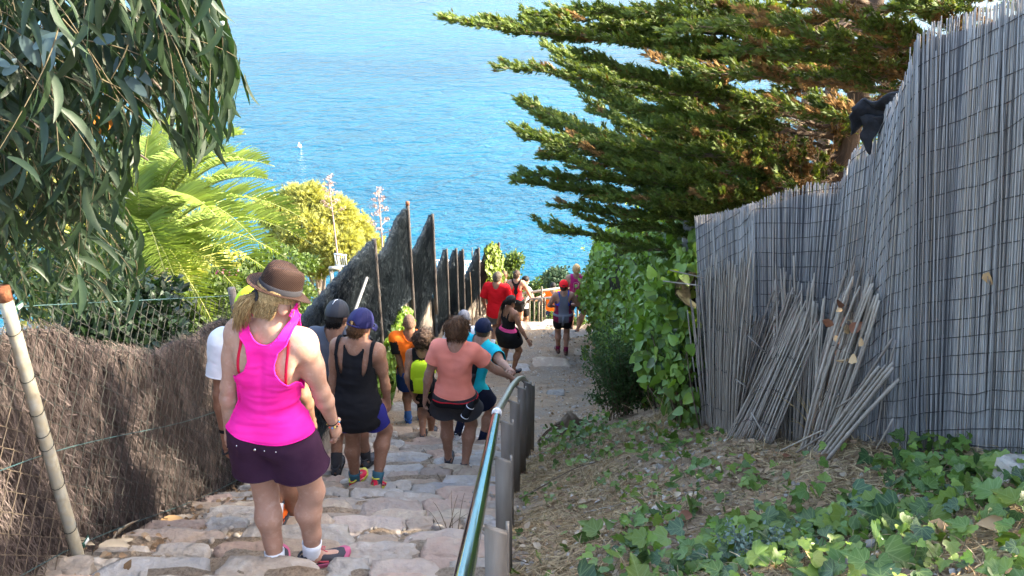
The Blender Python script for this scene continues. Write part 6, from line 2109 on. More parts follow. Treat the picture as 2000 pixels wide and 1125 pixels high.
    def armt(s, V):
        """arm parameter and how far inside the arm (rather than the trunk) a point is"""
        best = None
        for q in (0, 1):
            a, b = s.sh[q], s.elb[q]; ba = b - a
            x = ((V - a) @ ba) / (ba @ ba)
            d1 = np.linalg.norm(V - a - np.clip(x, 0, 1)[:, None] * ba, axis=1)
            c = s.wri[q] - b; y = ((V - b) @ c) / (c @ c); d2 = np.linalg.norm(V - b - np.clip(y, 0, 1)[:, None] * c, axis=1)
            t = np.where(d1 <= d2, x, 1 + y); dd = np.minimum(d1, d2) - .032 * s.H
            if best is None: best = (t, dd)
            else:
                k = dd < best[1]
                best = (np.where(k, t, best[0]), np.where(k, dd, best[1]))
        tt = s.tor(V)
        q = np.sqrt((tt[:, 0] / s.wC) ** 2 + (tt[:, 1] / .07) ** 2)
        dt = (q - 1) * .07 * s.H
        dt = np.where(tt[:, 2] > .29, dt + (tt[:, 2] - .29) * s.H, dt)
        return best[0], dt - best[1]
    def finish(s, V, T_, name, m, wr=0.0, wscale=(14, 14, 30), seed=0, thick=.0035, parent=None, rnd=None, stripes=None, wmask=None):
        N = vnormals(V, T_)
        if wr:
            a_ = wr * (fbm(V * np.array(wscale), seed, 3)) * (1.0 if wmask is None else wmask(V))
            V = V + N * a_[:, None]
        me = make_mesh(name, V, [T_], m if isinstance(m, (list, tuple)) else [m], rnd=rnd, mi=stripes(V[T_].mean(1)) if stripes else None)
        o = link_local(name, me, parent or s.o)
        if thick:
            md = o.modifiers.new('thick', 'SOLIDIFY'); md.thickness = thick; md.offset = 1.0
        if s.c < 8.5 and name in ('tank_top', 'tee_shirt', 'shorts'):
            # bound hems along every cut edge, and a second stitched line beside them
            e = np.sort(np.concatenate([T_[:, [0, 1]], T_[:, [1, 2]], T_[:, [2, 0]]]), axis=1)
            e, cn = np.unique(e, axis=0, return_counts=True)
            e = e[cn == 1]
            if len(e):
                N3 = vnormals(V, T_)
                V3, F3, _ = tubes_batch(V[e[:, 0]] + N3[e[:, 0]] * thick * .6, V[e[:, 1]] + N3[e[:, 1]] * thick * .6, .0042, .0042, 6)
                link_local('hem', MB().add(V3, [F3]).mesh('hem', [m[0] if isinstance(m, (list, tuple)) else m]), o)['kind'] = 'stuff'
        return o
    def top(s, name, m, hem=-.03, back=None, front=None, neck=(.045, .262, .245), sleeve=None, off=.008, wr=.003, loose=0.0, extra=None, holes=None, wscale=(10, 10, 26), seed=1, stripes=None):
        """neck: half width, back depth, front depth; back / front: (tz, half width) profiles of sleeveless tops; sleeve: fraction of the arm"""
        H = s.H
        F_ = s.B.copy()
        if loose:
            F_.ell(s.T(0, .0, .10), np.array([s.wC * 1.02, .060, .16]) * H * (1 + loose), s.Rt, .03 * H)
            F_.ell(s.T(0, -.002, .0), np.array([.094, .070, .085]) * H * (1 + loose * .8), s.Rt, .03 * H)
            if hem < -.08: F_.ell(s.T(0, -.004, -.085), np.array([.108, .086, .10]) * H, s.Rt, .03 * H)
            if sleeve:
                for q in (0, 1):
                    F_.cone(s.sh[q], s.sh[q] + (s.elb[q] - s.sh[q]) * (sleeve if sleeve < 1 else 1), .036 * H, .036 * H * (1 + loose), .02 * H)
        V, Q = F_.surface(off)
        V = smooth_verts(V, Q, 1, .5)
        t = s.tor(V)
        ax, y, z = np.abs(t[:, 0]), t[:, 1], t[:, 2]
        f = hem + .012 * np.abs(t[:, 0]) / .1 - z
        dep = np.where(y < -.005, neck[1], np.where(y > .03, neck[2], neck[1] + (neck[2] - neck[1]) * np.clip((y + .005) / .035, 0, 1)))
        f = np.maximum(f, z - dep - .055 * (ax / neck[0]) ** 2.4)
        at, inarm = s.armt(V)
        if sleeve:
            f = np.maximum(f, np.minimum(at - sleeve, inarm / H * 4))
        else:
            bw = np.interp(z, [q[0] for q in back], [q[1] for q in back]); fw = np.interp(z, [q[0] for q in front], [q[1] for q in front])
            w = np.where(y < -.01, bw, np.where(y > .02, fw, bw + (fw - bw) * np.clip((y + .01) / .03, 0, 1)))
            f = np.maximum(f, ax - w)
            f = np.maximum(f, np.minimum(at - .30, inarm / H * 4))
        if holes is not None: f = np.maximum(f, holes(t))
        V, T_ = clip_mesh(V, Q, f)
        return s.finish(V, T_, name, m, wr, wscale, seed, stripes=(lambda c: stripes(s, c)) if stripes else None)
    def bottoms(s, name, m, hem=.55, waist=.03, off=.008, wr=.002, flare=0.0, fill=0.0, seed=2, wscale=(10, 10, 22), stripes=None, notch=None):
        H = s.H
        F_ = s.B.copy()
        hf = min(hem, 1.0)
        if flare:
            for q in (0, 1):
                e = s.hip[q] + (s.knee[q] - s.hip[q]) * (hf + .04)
                F_.cone(s.hip[q] + (e - s.hip[q]) * .4, e, .062 * H, (.052 + .03 * (1 - hf)) * H * (1 + flare), .03 * H)
        if fill:
            for q in (0, 1):
                e = (s.hip[q] + (s.knee[q] - s.hip[q]) * (hf + .05)) * .75 + .25 * ((s.hip[0] + s.hip[1]) / 2 + ((s.knee[0] + s.knee[1]) / 2 - (s.hip[0] + s.hip[1]) / 2) * (hf + .05))
                F_.cone(s.hip[q], e, .07 * H, .062 * H * (1 + fill), .12 * H)
        V, Q = F_.surface(off)
        V = smooth_verts(V, Q, 1, .5)
        t = s.tor(V)
        f = t[:, 2] - waist
        lt = s.legt(V)
        if fill:
            mid = ((s.hip[0] + s.hip[1]) / 2); dn = (s.knee[0] + s.knee[1]) / 2 - mid
            lt = ((V - mid) @ dn) / (dn @ dn)
        cut = lt - hem
        if notch: cut = cut + notch * np.clip(1 - np.abs(np.abs(t[:, 0]) - .1) / .03, 0, 1)
        at, inarm = s.armt(V)
        f = np.maximum(f, np.maximum(cut * .25, 0) + np.minimum(cut * .25, 0))
        f = np.maximum(f, np.where(t[:, 2] < .06, np.minimum(at - .9, (inarm / H - .01) * 4), -1))
        V, T_ = clip_mesh(V, Q, f)
        return s.finish(V, T_, name, m, wr, wscale, seed, stripes=(lambda c: stripes(s, c)) if stripes else None)
    def sock(s, q, m, h=.075):
        H = s.H
        a = s.ank[q]; d = norm(s.knee[q] - a)
        V, Fs = tube([a - d * .02 * H, a + d * .01 * H, a + d * h * H * .6, a + d * h * H], np.array([.0245, .0245, .026, .0275]) * H, 14, cap=False)
        o = link_local('sock', MB().add(V, Fs).mesh('sock', [m]), s.o)
        md = o.modifiers.new('thick', 'SOLIDIFY'); md.thickness = .004; md.offset = 1
        return o
    def band(s, name, m, a, d, r, w, parent=None, th=.004):
        """a closed band round a limb at a, axis d"""
        d = norm(d); x = norm(np.cross(d, [.3, .2, .9])); y = np.cross(d, x)
        an = np.linspace(0, 2 * math.pi, 25)
        V = []
        for rr, o_ in ((r, -w), (r + th, -w), (r + th, w), (r, w)):
            V.append(a + d * o_ + rr * (x * np.cos(an[:-1])[:, None] + y * np.sin(an[:-1])[:, None]))
        V = np.concatenate(V); n = 24; j = np.arange(n); j2 = (j + 1) % n
        F = np.concatenate([np.stack([q * n + j, q * n + j2, ((q + 1) % 4) * n + j2, ((q + 1) % 4) * n + j], -1) for q in range(4)])
        return link_local(name, MB().add(V, [F]).mesh(name, [m]), parent or s.o)
    def watch(s, q, m, up=.012):
        d = s.elb[q] - s.wri[q]
        a = s.wri[q] + norm(d) * up * s.H
        o = s.band('watch_strap', m, a, d, .0165 * s.H, .006 * s.H, th=.003)
        return o
    def belt(s, name, m, z=.03, w=.012, off=.018, tilt=0.0):
        F_ = s.B
        V, Q = F_.surface(off); t = s.tor(V)
        f = np.abs(t[:, 2] - z - tilt * t[:, 0]) - w
        at, inarm = s.armt(V); f = np.maximum(f, np.minimum(at - .5, inarm / s.H * 4))
        V, T_ = clip_mesh(V, Q, f)
        return s.finish(V, T_, name, m, thick=.005)
    # ---- hair
    def hair(s, m, style='short', vol=.006, noise=.0, seed=3, name='hair', low=-.040, frontline=.030, ncell=26, capz=None):
        H = s.H
        c = s.hc
        Fh = Field(c - .125 * H - vol * H * 2, c + .125 * H + vol * H * 2, min(s.h, .009) if s.c < 9 else s.h * .8)
        Fh.ell(s.HP(0, -.006, .016), (np.array([.0455, .057, .056]) + vol) * H, s.Rh, .01 * H)
        if style in ('bob', 'curly'):
            Fh.ell(s.HP(0, -.022, -.012), (np.array([.045, .040, .046]) + vol) * H, s.Rh, .03 * H)
            Fh.ell(s.HP(0, -.018, .022), (np.array([.047, .050, .046]) + vol * 1.2) * H, s.Rh, .03 * H)
        else:
            Fh.ell(s.HP(0, -.022, -.022), (np.array([.036, .032, .030]) + vol * .6) * H, s.Rh, .02 * H)
        V, Q = Fh.surface(0)
        q = s.hed(V)
        x, y, z = np.abs(q[:, 0]), q[:, 1], q[:, 2]
        f = y - (frontline + .45 * (z - .03))
        f = np.maximum(f, low - z + .012 * vnoise(q * 60, seed))
        if style == 'short':
            f = np.maximum(f, np.minimum(.012 - z, np.minimum(y + .026, x - .030)))
        elif style in ('bob', 'curly'):
            f = np.maximum(f, np.minimum(-.020 - z, np.minimum(y - .01, x - .030)))
        N = vnormals(V, Q)
        if noise:
            d = noise * fbm(q * ncell, seed, 3) * H
            if style == 'curly': d = noise * (np.abs(vnoise(q * ncell, seed)) * 1.6 - .5 + .5 * vnoise(q * ncell * 2.1, seed + 1)) * H
            V = V + N * d[:, None]
        V, T_ = clip_mesh(V, Q, f)
        o = s.finish(V, T_, name, m, thick=0, rnd=rng.uniform(.35, .65, len(T_)))
        if s.c < 11 and vol >= .005:
            n = 850 if style != 'curly' else 420
            N2 = vnormals(V, T_)
            ok = np.arange(len(V)) if capz is None else np.where(s.hed(V)[:, 2] < capz - .022)[0]
            if not len(ok): return o
            k = ok[rng.integers(0, len(ok), n)]
            b = V[k]; qn = N2[k]
            back = -s.Rh[:, 1] * .35 - s.Rh[:, 2] * 1.0 + (s.Rh[:, 0][None] * np.sign(s.hed(b)[:, :1]) * .25)
            d = norm(back - qn * (back * qn).sum(1, keepdims=True) + rng.normal(0, .18 if style != 'curly' else .9, (n, 3)))
            ln = rng.uniform(.018, .04, n)[:, None] * H * (.55 if capz is not None else 1)
            e = b + d * ln + qn * rng.uniform(-.003, .004, (n, 1)) * H
            mbs = MB()
            for i in range(n):
                mid = (b[i] + e[i]) / 2 + qn[i] * .004 * H + (rng.normal(0, .006 * H, 3) if style == 'curly' else 0)
                V3, F3 = tube(bez(b[i] - qn[i] * .002 * H, mid, e[i], 5), np.array([.5, 1, 1, .8, .2]) * .0011 * H, 3, cap=False)
                mbs.add(V3, F3, rnd=random.random())
            link_local('strands', mbs.mesh('strands', [m]), o)['kind'] = 'stuff'
        return o
    def strands(s, m, base, ctrl, tip, n, spread0, spread1, r=.0028, name='ponytail', parent=None, sides=4, wave=.004, seg=9):
        """a lock made of many thin strands; points in head units"""
        b, c, t = (s.HP(*q) for q in (base, ctrl, tip))
        mb = MB()
        for q in range(n):
            o0 = norm(rng.normal(size=3)) * rng.random() ** .5
            f = random.uniform(.72, 1.05)
            bb = b + o0 * spread0 * s.H; cc = c + o0 * spread1 * s.H * 1.1; tt = b + (t + o0 * spread1 * s.H - b) * f
            pts = bez(bb, cc, tt, seg) + wave * s.H * np.sin(np.linspace(0, 6, seg) + q)[:, None] * o0[None]
            V, Fs = tube(pts, np.linspace(r, r * .35, seg) * s.H, sides, cap=True)
            mb.add(V, Fs, rnd=random.random())
        o = link_local(name, mb.mesh(name, [m]), parent or s.o)
        return o
    # ---- headgear
    def cap(s, m, m_brim=None, opening=False, z0=.010, name='cap', tilt=.18, button=True, mesh_m=None, strap=None):
        H = s.H
        Fc = Field(s.hc - .12 * H, s.hc + .12 * H, min(s.h, .008) if s.c < 9 else s.h * .7)
        Fc.ell(s.HP(0, -.006, .018), np.array([.0535, .0655, .0645]) * H, s.Rh, .01 * H)
        V, Q = Fc.surface(0)
        q = s.hed(V)
        f = (z0 + tilt * (q[:, 1] + .0) * .35) - q[:, 2]
        if opening: f = np.maximum(f, np.where(q[:, 1] < 0, .021 - np.sqrt(q[:, 0] ** 2 + ((q[:, 2] - z0 - .004) * 1.15) ** 2), -1))
        seam = .0012 * np.cos(np.arctan2(q[:, 0], q[:, 1]) * 6) ** 12
        V = V + vnormals(V, Q) * (seam * H)[:, None]
        V, T_ = clip_mesh(V, Q, f)
        stripes = None
        mats_ = [m]
        if mesh_m is not None:
            mats_ = [m, mesh_m]
            stripes = lambda c: (np.abs(s.hed(c)[:, 0]) > .036).astype(int)
        o = s.finish(V, T_, name, mats_, thick=.003, stripes=stripes)
        # brim
        n1, n2 = 15, 6
        A = np.linspace(-1.15, 1.15, n1)
        V = []
        for i in range(n2):
            r = i / (n2 - 1)
            for a_ in A:
                x = math.sin(a_) * (.0535 + .004 * r); y = -.006 + math.cos(a_) * .064 + r * .050 * math.cos(a_ * .95) ** .7
                z = z0 + .006 - .010 * (math.sin(a_) ** 2) * (1 + r) - .012 * r + tilt * .35 * y
                V.append((x, y, z))
        V = np.array(V)
        i = (np.arange(n2 - 1)[:, None] * n1 + np.arange(n1 - 1)[None, :]).ravel()
        Fq = np.stack([i, i + 1, i + n1 + 1, i + n1], -1)
        b = link_local('brim', make_mesh('brim', s.hc + (V * H) @ s.Rh.T, [Fq], [m_brim or m]), o)
        md = b.modifiers.new('thick', 'SOLIDIFY'); md.thickness = .004
        if opening:
            an = np.linspace(-.75, .75, 12)
            pts = np.array([s.HP(math.sin(a_) * .055, -.006 - math.cos(a_) * .067, z0 + tilt * .35 * -.06 + .004) for a_ in an])
            V, Fs = tube(pts, .006 * H / 1.7 * 1.2, 6, flat=1.0)
            link_local('strap', MB().add(V, Fs).mesh('strap', [strap or m]), o)
        if button:
            V, F = lathe([(.0003, .004), (.004, .003), (.0055, 0), (.0055, -.002)], 10)
            link_local('button', MB().add(s.hc + ((V + np.array([0, -.006, .0835])) * H) @ s.Rh.T, [F]).mesh('button', [m]), o)
        return o
# ------------------------------------------------------------------ ground cover and litter
def on_ground(x, y, dz=0.0):
    return np.stack([x, y, hz(x, y) + dz], -1)

# ivy creeping over the bank
IVY_PATCHES = [
    ('leafy ivy mass with large dark leaves at the bottom right of the bank', [(1120, 1180), (1165, 1060), (1230, 1010), (1330, 985), (1440, 992), (1560, 970), (1690, 985), (1770, 1040), (1820, 1180)], 420, (.035, .115), 0.11, [IVY_VD, IVY_VA, IVY_VL, IVY_VL, IVY_VA]),
    ('bright ivy climbing up to the nearest reed screen', [(1690, 905), (1790, 850), (1900, 890), (2040, 930), (2040, 1180), (1800, 1180), (1745, 1010)], 330, (.035, .10), 0.12, [IVY_VL, IVY_VA, IVY_VL, IVY_VA, IVY_VD]),
    ('strip of small-leaved ivy along the foot of the hedge', [(1050, 875), (1110, 800), (1200, 826), (1400, 838), (1450, 872), (1340, 905), (1180, 905), (1060, 925)], 250, (.035, .085), 0.07, [IVY_VA, IVY_VL, IVY_VL]),
    ('thin scattering of ivy sprigs in the middle of the dry bank', [(1180, 910), (1380, 895), (1700, 880), (1690, 960), (1440, 975), (1250, 985), (1130, 1010)], 120, (.03, .08), 0.08, [IVY_VL, IVY_VA, IVY_VL]),
    ('ivy clambering over the brown root stump right of the rail end', [(1050, 800), (1100, 760), (1170, 780), (1190, 850), (1110, 900), (1055, 880)], 120, (.045, .085), 0.30, [IVY_VA, IVY_VL, IVY_VA]),
    ('sparse ivy tendrils on the dry slope beside the rail posts', [(1010, 960), (1120, 930), (1150, 1060), (1100, 1160), (1000, 1160)], 36, (.035, .07), 0.05, [IVY_VA, IVY_VL])]
for q, (lab, poly, n, (s0, s1), hgt, pm) in enumerate(IVY_PATCHES):
    poly = np.array(poly, float)
    N = 60000
    x = rng.uniform(0.0, 3.0, N); y = rng.uniform(1.2, 8.0, N)
    p = on_ground(x, y)
    u, v, c = project(p)
    # clumpy cover, thinned so that the cover is even in the photo
    dens = 0.55 + 0.75 * fbm(np.stack([x * 1.9, y * 1.9, 0 * x + q], -1), 31, 3)
    k = in_poly(u, v, poly) & (rng.random(N) < np.clip(dens, 0.02, 1))
    p = p[k]
    if len(p) > n: p = p[rng.permutation(len(p))[:n]]
    m = len(p)
    iv = empty('ground_ivy', p.mean(0), 0, lab, 'ivy', 'ivy creeping over the bank')
    h = rng.uniform(0.02, hgt, m)
    nn = norm(np.array([-.1, -.35, 1.0]) + rng.normal(0, .38, (m, 3)))
    ax = norm(rng.normal(0, 1, (m, 3)) * [1, 1, .35] + [-.1, -.3, -.15])
    P3 = p + np.stack([0 * h, 0 * h, h], -1)
    S = rng.uniform(s0, s1, m) * (0.75 + 0.5 * (rng.random(m) < .2))
    leaf_mix(iv, IVY_V, IVY_F, pm, IVY_S, frames(ax, nn), P3, S, 260 if q < 3 else 150)
    mb = MB(); idx = rng.permutation(m)[:int(m * .7)]
    for i in idx:
        g = p[i] + np.append(rng.normal(0, .035, 2), 0)
        V, Fs = tube([g - [0, 0, .01], (g + P3[i]) / 2 + rng.normal(0, .006, 3), P3[i]], [.0016, .0013, .001], 3, cap=False)
        mb.add(V, Fs)
    for r_ in range(max(2, m // 22)):
        a = p[random.randrange(m)]
        b = a + np.append(rng.normal(0, .3, 2), 0)
        tt = np.linspace(0, 1, 10)[:, None]
        pp = a + (b - a) * tt + np.append(rng.normal(0, .02, 2), 0) * np.sin(tt * 6)
        pp[:, 2] = hz(pp[:, 0], pp[:, 1]) + .012
        V, Fs = tube(pp, .0025, 4); mb.add(V, Fs)
    o = mb.obj('stalks', STEM, iv); o['kind'] = 'stuff'

def ribbons(p0, d, L, w, droop, m, name, label, seg=3, rndf=None):
    n = len(p0)
    side = norm(np.cross(d, rng.normal(0, 1, (n, 3))))
    rows = []
    for s in range(seg + 1):
        t = s / seg
        c = p0 + d * (L * t)[:, None] - np.array([0, 0, 1.0]) * (droop * L * t * t)[:, None]
        ww = (w * (1 - 0.75 * t))[:, None]
        rows += [c - side * ww, c + side * ww]
    V = np.stack(rows, 1).reshape(-1, 3)
    k = 2 * (seg + 1)
    f = np.array([[2 * s, 2 * s + 1, 2 * s + 3, 2 * s + 2] for s in range(seg)])
    F = (np.arange(n)[:, None, None] * k + f[None]).reshape(-1, 4)
    r = rng.uniform(0, 1, n)
    o = MB().add(V, [F], rnd=np.repeat(r, seg)).obj(name, m)
    tag(o, label, kind='stuff')
    return o
STRAW = mat('dry_straw', (0.40, 0.285, 0.15), (0.55, 0.41, 0.23), scale=3, rough=0.7, spec=0.2, trans=0.15, rnd=(0.55, 1.25), rnd_c=(.85, (.2, .13, .07)))
N = 70000
x = rng.uniform(-0.05, 3.0, N); y = rng.uniform(1.2, 7.2, N)
dn = 0.6 + 0.8 * fbm(np.stack([x * 1.7, y * 1.7, 0 * x], -1), 41, 3)
k = (rng.random(N) < np.clip(dn, .05, 1)) & (x > edge_r(y) - .08)
x, y = x[k], y[k]; n = len(x)
flat = rng.random(n) < .72
d = norm(np.stack([rng.normal(0, 1, n), rng.normal(0, 1, n), np.where(flat, rng.uniform(.02, .3, n), rng.uniform(.5, 1.8, n))], -1))
L = np.where(flat, rng.uniform(.05, .22, n), rng.uniform(.04, .13, n))
e = on_ground(x + d[:, 0] * L, y + d[:, 1] * L)
p0 = on_ground(x, y, .005)
d2 = np.where(flat[:, None], norm(e + np.stack([0 * x, 0 * x, rng.uniform(.005, .04, n)], -1) - p0), d)
ribbons(p0, d2, L * 1.15, rng.uniform(.0014, .0042, n), np.where(flat, .05, .5), STRAW, 'dry_grass', 'dry straw and flattened grass on the bank')
# a few fresh green blades
n = 700
x = rng.uniform(0.1, 2.4, n); y = rng.uniform(1.4, 7, n)
ribbons(on_ground(x, y), norm(np.stack([rng.normal(0, .5, n), rng.normal(0, .5, n), np.ones(n)], -1)), rng.uniform(.05, .16, n), rng.uniform(.0015, .003, n), np.full(n, .5), G_MID, 'green_grass', 'thin green grass blades among the straw')

# fallen leaves
DEADL = mat('fallen_leaf', (0.26, 0.16, 0.085), (0.38, 0.255, 0.15), scale=4, rough=0.8, spec=0.15, trans=0.1, rnd=(0.5, 1.3), rnd_c=(.7, (.46, .37, .26)))
N = 15400
x = np.concatenate([rng.uniform(-2.3, -1.85, 1400), rng.uniform(0, 3, 9000), rng.uniform(-2.2, 1.8, 5000)]); y = np.concatenate([rng.uniform(1.8, 6.3, 1400), rng.uniform(1.2, 8, 9000), rng.uniform(7.0, 17, 5000)])
ctr = (edge_l(y) + edge_r(y)) / 2; half = (edge_r(y) - edge_l(y)) / 2
edge = np.abs(x - ctr) / half
k = np.where(y < 7.5, (x > edge_r(y) - .1) | (x < -1.8), (x > edge_l(y) + .1) & (x < edge_r(y) + .9) & (rng.random(N) < np.clip(edge * 1.2 - .25, .1, 1)))
k &= rng.random(N) < np.clip(.5 + .9 * fbm(np.stack([x * 1.4, y * 1.4, 0 * x], -1), 51, 3), .08, 1)
x, y = x[k], y[k]; n = len(x)
V, Fs, idx = scatter(DEAD_V, DEAD_F, frames(norm(rng.normal(0, 1, (n, 3)) * [1, 1, .2]), norm(rng.normal(0, .35, (n, 3)) + [0, 0, 1])), on_ground(x, y, .012), rng.uniform(.02, .06, n))
tag(MB().add(V, Fs, rnd=rng.uniform(0, 1, n)[idx[0]]).obj('leaf_litter', DEADL), 'brown fallen leaves over bank and path edges', kind='stuff')
# pebbles and rubble
PEB = mat('pebble', (0.30, 0.255, 0.21), (0.45, 0.40, 0.34), scale=9, rough=0.95, rnd=(0.6, 1.25), rnd_c=(.8, (.5, .42, .33)))
a = np.arange(6) * math.pi / 3
PV = np.vstack([np.stack([np.cos(a), np.sin(a), 0 * a - .2], -1), np.stack([.75 * np.cos(a + .3), .75 * np.sin(a + .3), 0 * a + .42], -1), [[0, 0, .6]]])
PF = [np.array([(i, (i + 1) % 6, 6 + (i + 1) % 6, 6 + i) for i in range(6)]), np.array([(6 + i, 6 + (i + 1) % 6, 12) for i in range(6)])]
N = 8800
x = np.concatenate([rng.uniform(-2.3, 0.2, 2600), rng.uniform(-1.6, 2.2, 3200), rng.uniform(0, 2.4, 3000)]); y = np.concatenate([rng.uniform(1, 9.2, 2600), rng.uniform(8.5, 17.3, 3200), rng.uniform(1.4, 7, 3000)])
k = (x > edge_l(y) + .03) & (x < edge_r(y) + np.where(y > 7, .9, 2.4))
k &= rng.random(N) < np.clip(.45 + .9 * fbm(np.stack([x * 1.6, y * 1.6, 0 * x + 3], -1), 61, 3), .06, 1)
x, y = x[k], y[k]; n = len(x)
V, Fs, idx = scatter(PV, PF, frames(norm(rng.normal(0, 1, (n, 3)) * [1, 1, .2]), norm(rng.normal(0, .25, (n, 3)) + [0, 0, 1])), on_ground(x, y, .004), np.stack([rng.uniform(.006, .022, n), rng.uniform(.006, .028, n), rng.uniform(.006, .016, n)], -1) * (1 + 1.1 * (rng.random(n) < .08))[:, None])
r = rng.uniform(0, 1, n)
mb = MB(); mb.add(V, [Fs[0]], rnd=r[idx[0]]); mb.F.setdefault(3, []).append((Fs[1], np.zeros(len(Fs[1]), int), r[idx[1]]))
tag(mb.obj('gravel', PEB), 'pebbles and crumbled stone on stairs and path', kind='stuff')

# single things lying about
def big_leaf(u, v, s, m, label, seed, group=None, tilt=.3, shape=None):
    g = ground(u, v) + [0, 0, .03]
    r = np.random.default_rng(seed)
    bV, bF = shape or (DEAD_V, DEAD_F)
    V, Fs, _ = scatter(bV, bF, frames(norm(np.array([r.normal(), r.normal() * .5, .1]))[None], norm(np.array([r.normal(0, tilt), -.4, 1.0]))[None]), g[None], np.array([s]))
    tag(MB().add(V, Fs).obj('dead_leaf', m), label, 'leaf', group)
BROWNL = mat('brown_dead_leaf', (0.16, 0.06, 0.03), (0.24, 0.10, 0.05), scale=5, rough=.7)
TANL = mat('tan_dead_leaf', (0.44, 0.27, 0.13), (0.55, 0.36, 0.19), scale=5, rough=.7, trans=.1)
PALEL = mat('pale_dead_leaf', (0.42, 0.34, 0.23), (0.54, 0.45, 0.32), scale=5, rough=.7)
big_leaf(1945, 905, .10, BROWNL, 'dark red-brown curled leaf at the foot of the nearest reed screen', 3)
big_leaf(1850, 1042, .15, TANL, 'large flat orange-tan leaf among ivy at the lower right', 5)
big_leaf(1530, 905, .07, BROWNL, 'small dark red leaf in the middle of the bank', 6)
big_leaf(1350, 1020, .09, BROWNL, 'grey-brown withered leaf beside the dark ivy mass', 8)
big_leaf(1960, 1045, .09, TANL, 'tan leaf between the large flat one and the photo edge', 9)
big_leaf(1590, 1120, .09, TANL, 'tan leaf at the bottom edge of the bank', 11)
SICK = sickle(5, width=.17, curve=.14, fold=.6)
for q, (u, v, lab) in enumerate(((205, 1050, 'curled pale leaf against the base of the leaning pipe'), (225, 1062, 'longest pale leaf on the litter heap beside the pipe'), (262, 1064, 'pale sickle leaf pointing at the stairs from the litter heap'), (312, 1030, 'pale leaf standing upright between the stones'), (198, 1085, 'bleached leaf lowest on the litter heap'), (130, 1075, 'pale leaf left of the pipe foot'), (240, 1040, 'tan leaf on top of the litter heap'), (480, 960, 'pale leaf heap behind the pink-topped woman'))):
    big_leaf(u, v, .17, PALEL if q % 3 else TANL, lab, 20 + q, 'pale eucalyptus leaves at the fence foot', .5, SICK)
def stick(pts, r, m, label, name='stick'):
    pp = []
    for (u, v, dz) in pts:
        pp.append(ground(u, v) + [0, 0, dz])
    pp = np.array(pp); t = np.linspace(0, len(pp) - 1, 5 * len(pp))
    q = np.stack([np.interp(t, np.arange(len(pp)), pp[:, i]) for i in range(3)], -1) + rng.normal(0, r * .5, (len(t), 3))
    V, Fs = tube(q, np.linspace(r, r * .5, len(t)), 6)
    tag(MB().add(V, Fs).obj(name, m), label, 'stick')
stick([(1015, 985, .05), (1120, 930, .06), (1250, 882, .04)], .006, STEM, 'long thin dark stick lying up the bank from the rail posts')
stick([(1545, 958, .03), (1610, 962, .02)], .012, CANE_BR, 'short thick brown stick on the middle of the bank')
stick([(1380, 872, .03), (1470, 868, .03)], .007, CANE_M, 'grey cane lying flat below the upright reed mat')
stick([(1890, 930, .04), (2010, 915, .06)], .007, CANE_M, 'pale twig lying against the nearest reed screen')
stick([(1140, 1010, .03), (1250, 985, .03)], .004, CANE_M, 'pale straw-thin twig on the dry slope')
stick([(820, 870, .05), (870, 960, .03)], .004, STEM, 'thin bare twig on the edge of the stairs beside the rail')
stick([(365, 1000, .06), (420, 985, .1)], .003, STEM, 'fine twig lying on a step by the fence')
# root stump with ivy
c = ground(1112, 850)
a = np.linspace(0, 2 * math.pi, 15)[:-1]
V = []
for k, (f, z) in enumerate(((1.1, -.08), (1.0, .06), (.85, .17), (.6, .26), (.25, .30))):
    for t in a:
        r_ = .17 * f * (1 + .25 * math.sin(3 * t + k) + .12 * math.sin(7 * t))
        V.append((c[0] + r_ * math.cos(t) * .9, c[1] + r_ * math.sin(t), c[2] + z + .02 * math.sin(5 * t)))
V.append((c[0], c[1], c[2] + .29))
F4 = [(k * 14 + j, k * 14 + (j + 1) % 14, (k + 1) * 14 + (j + 1) % 14, (k + 1) * 14 + j) for k in range(4) for j in range(14)]
stump = empty('root_stump', c, 0, 'brown gnarled root stump at the ivy edge right of the rail end', 'stump')
MB().add(np.array(V), [np.array(F4), np.array([(56 + j, 56 + (j + 1) % 14, 70) for j in range(14)])]).obj('stump_wood', STEM, stump)
for q in range(12):
    t = random.uniform(0, 6.28)
    b = c + np.array([math.cos(t) * .12, math.sin(t) * .12, .15]); e = c + np.array([math.cos(t) * .4, math.sin(t) * .35, 0]); e[2] = float(hz(e[0:1], e[1:2])[0])
    V, Fs = tube(bez(b, (b + e) / 2 + [0, 0, .1], e, 8), np.linspace(.014, .004, 8), 5)
    MB().add(V, Fs).obj('root', STEM, stump)
# dry golden weed in front of the canes
def weed(u, v, h, n, m, label, lean=.3):
    g = ground(u, v)
    w = empty('dry_weed', g, 0, label, 'weed')
    for q in range(n):
        b = g + np.append(rng.normal(0, .03, 2), -.02)
        e = b + np.array([random.gauss(0, lean), random.gauss(-.1, lean), random.uniform(.4, 1.0)]) * h
        pts = bez(b, (b + e) / 2 + [0, 0, .2 * h], e, 8)
        V, Fs = tube(pts, np.linspace(.0025, .001, 8), 4)
        MB().add(V, Fs).obj('stem', m, w)
    return w, g
GOLD = mat('golden_straw', (0.40, 0.27, 0.10), (0.52, 0.37, 0.17), scale=4, rough=.7)
w_, g_ = weed(1600, 868, .42, 26, GOLD, 'golden dry weed drooping in front of the leaning canes', .35)
w_, g_ = weed(1432, 832, .35, 12, GOLD, 'small dry weed by the foot of the upright reed mat', .3)
w_, g_ = weed(870, 1040, .32, 9, STEM, 'thin dry weed growing from the stairs left of the rail', .25)
w_, g_ = weed(1290, 850, .5, 10, GOLD, 'dry grass stalks before the wispy shrub', .3)
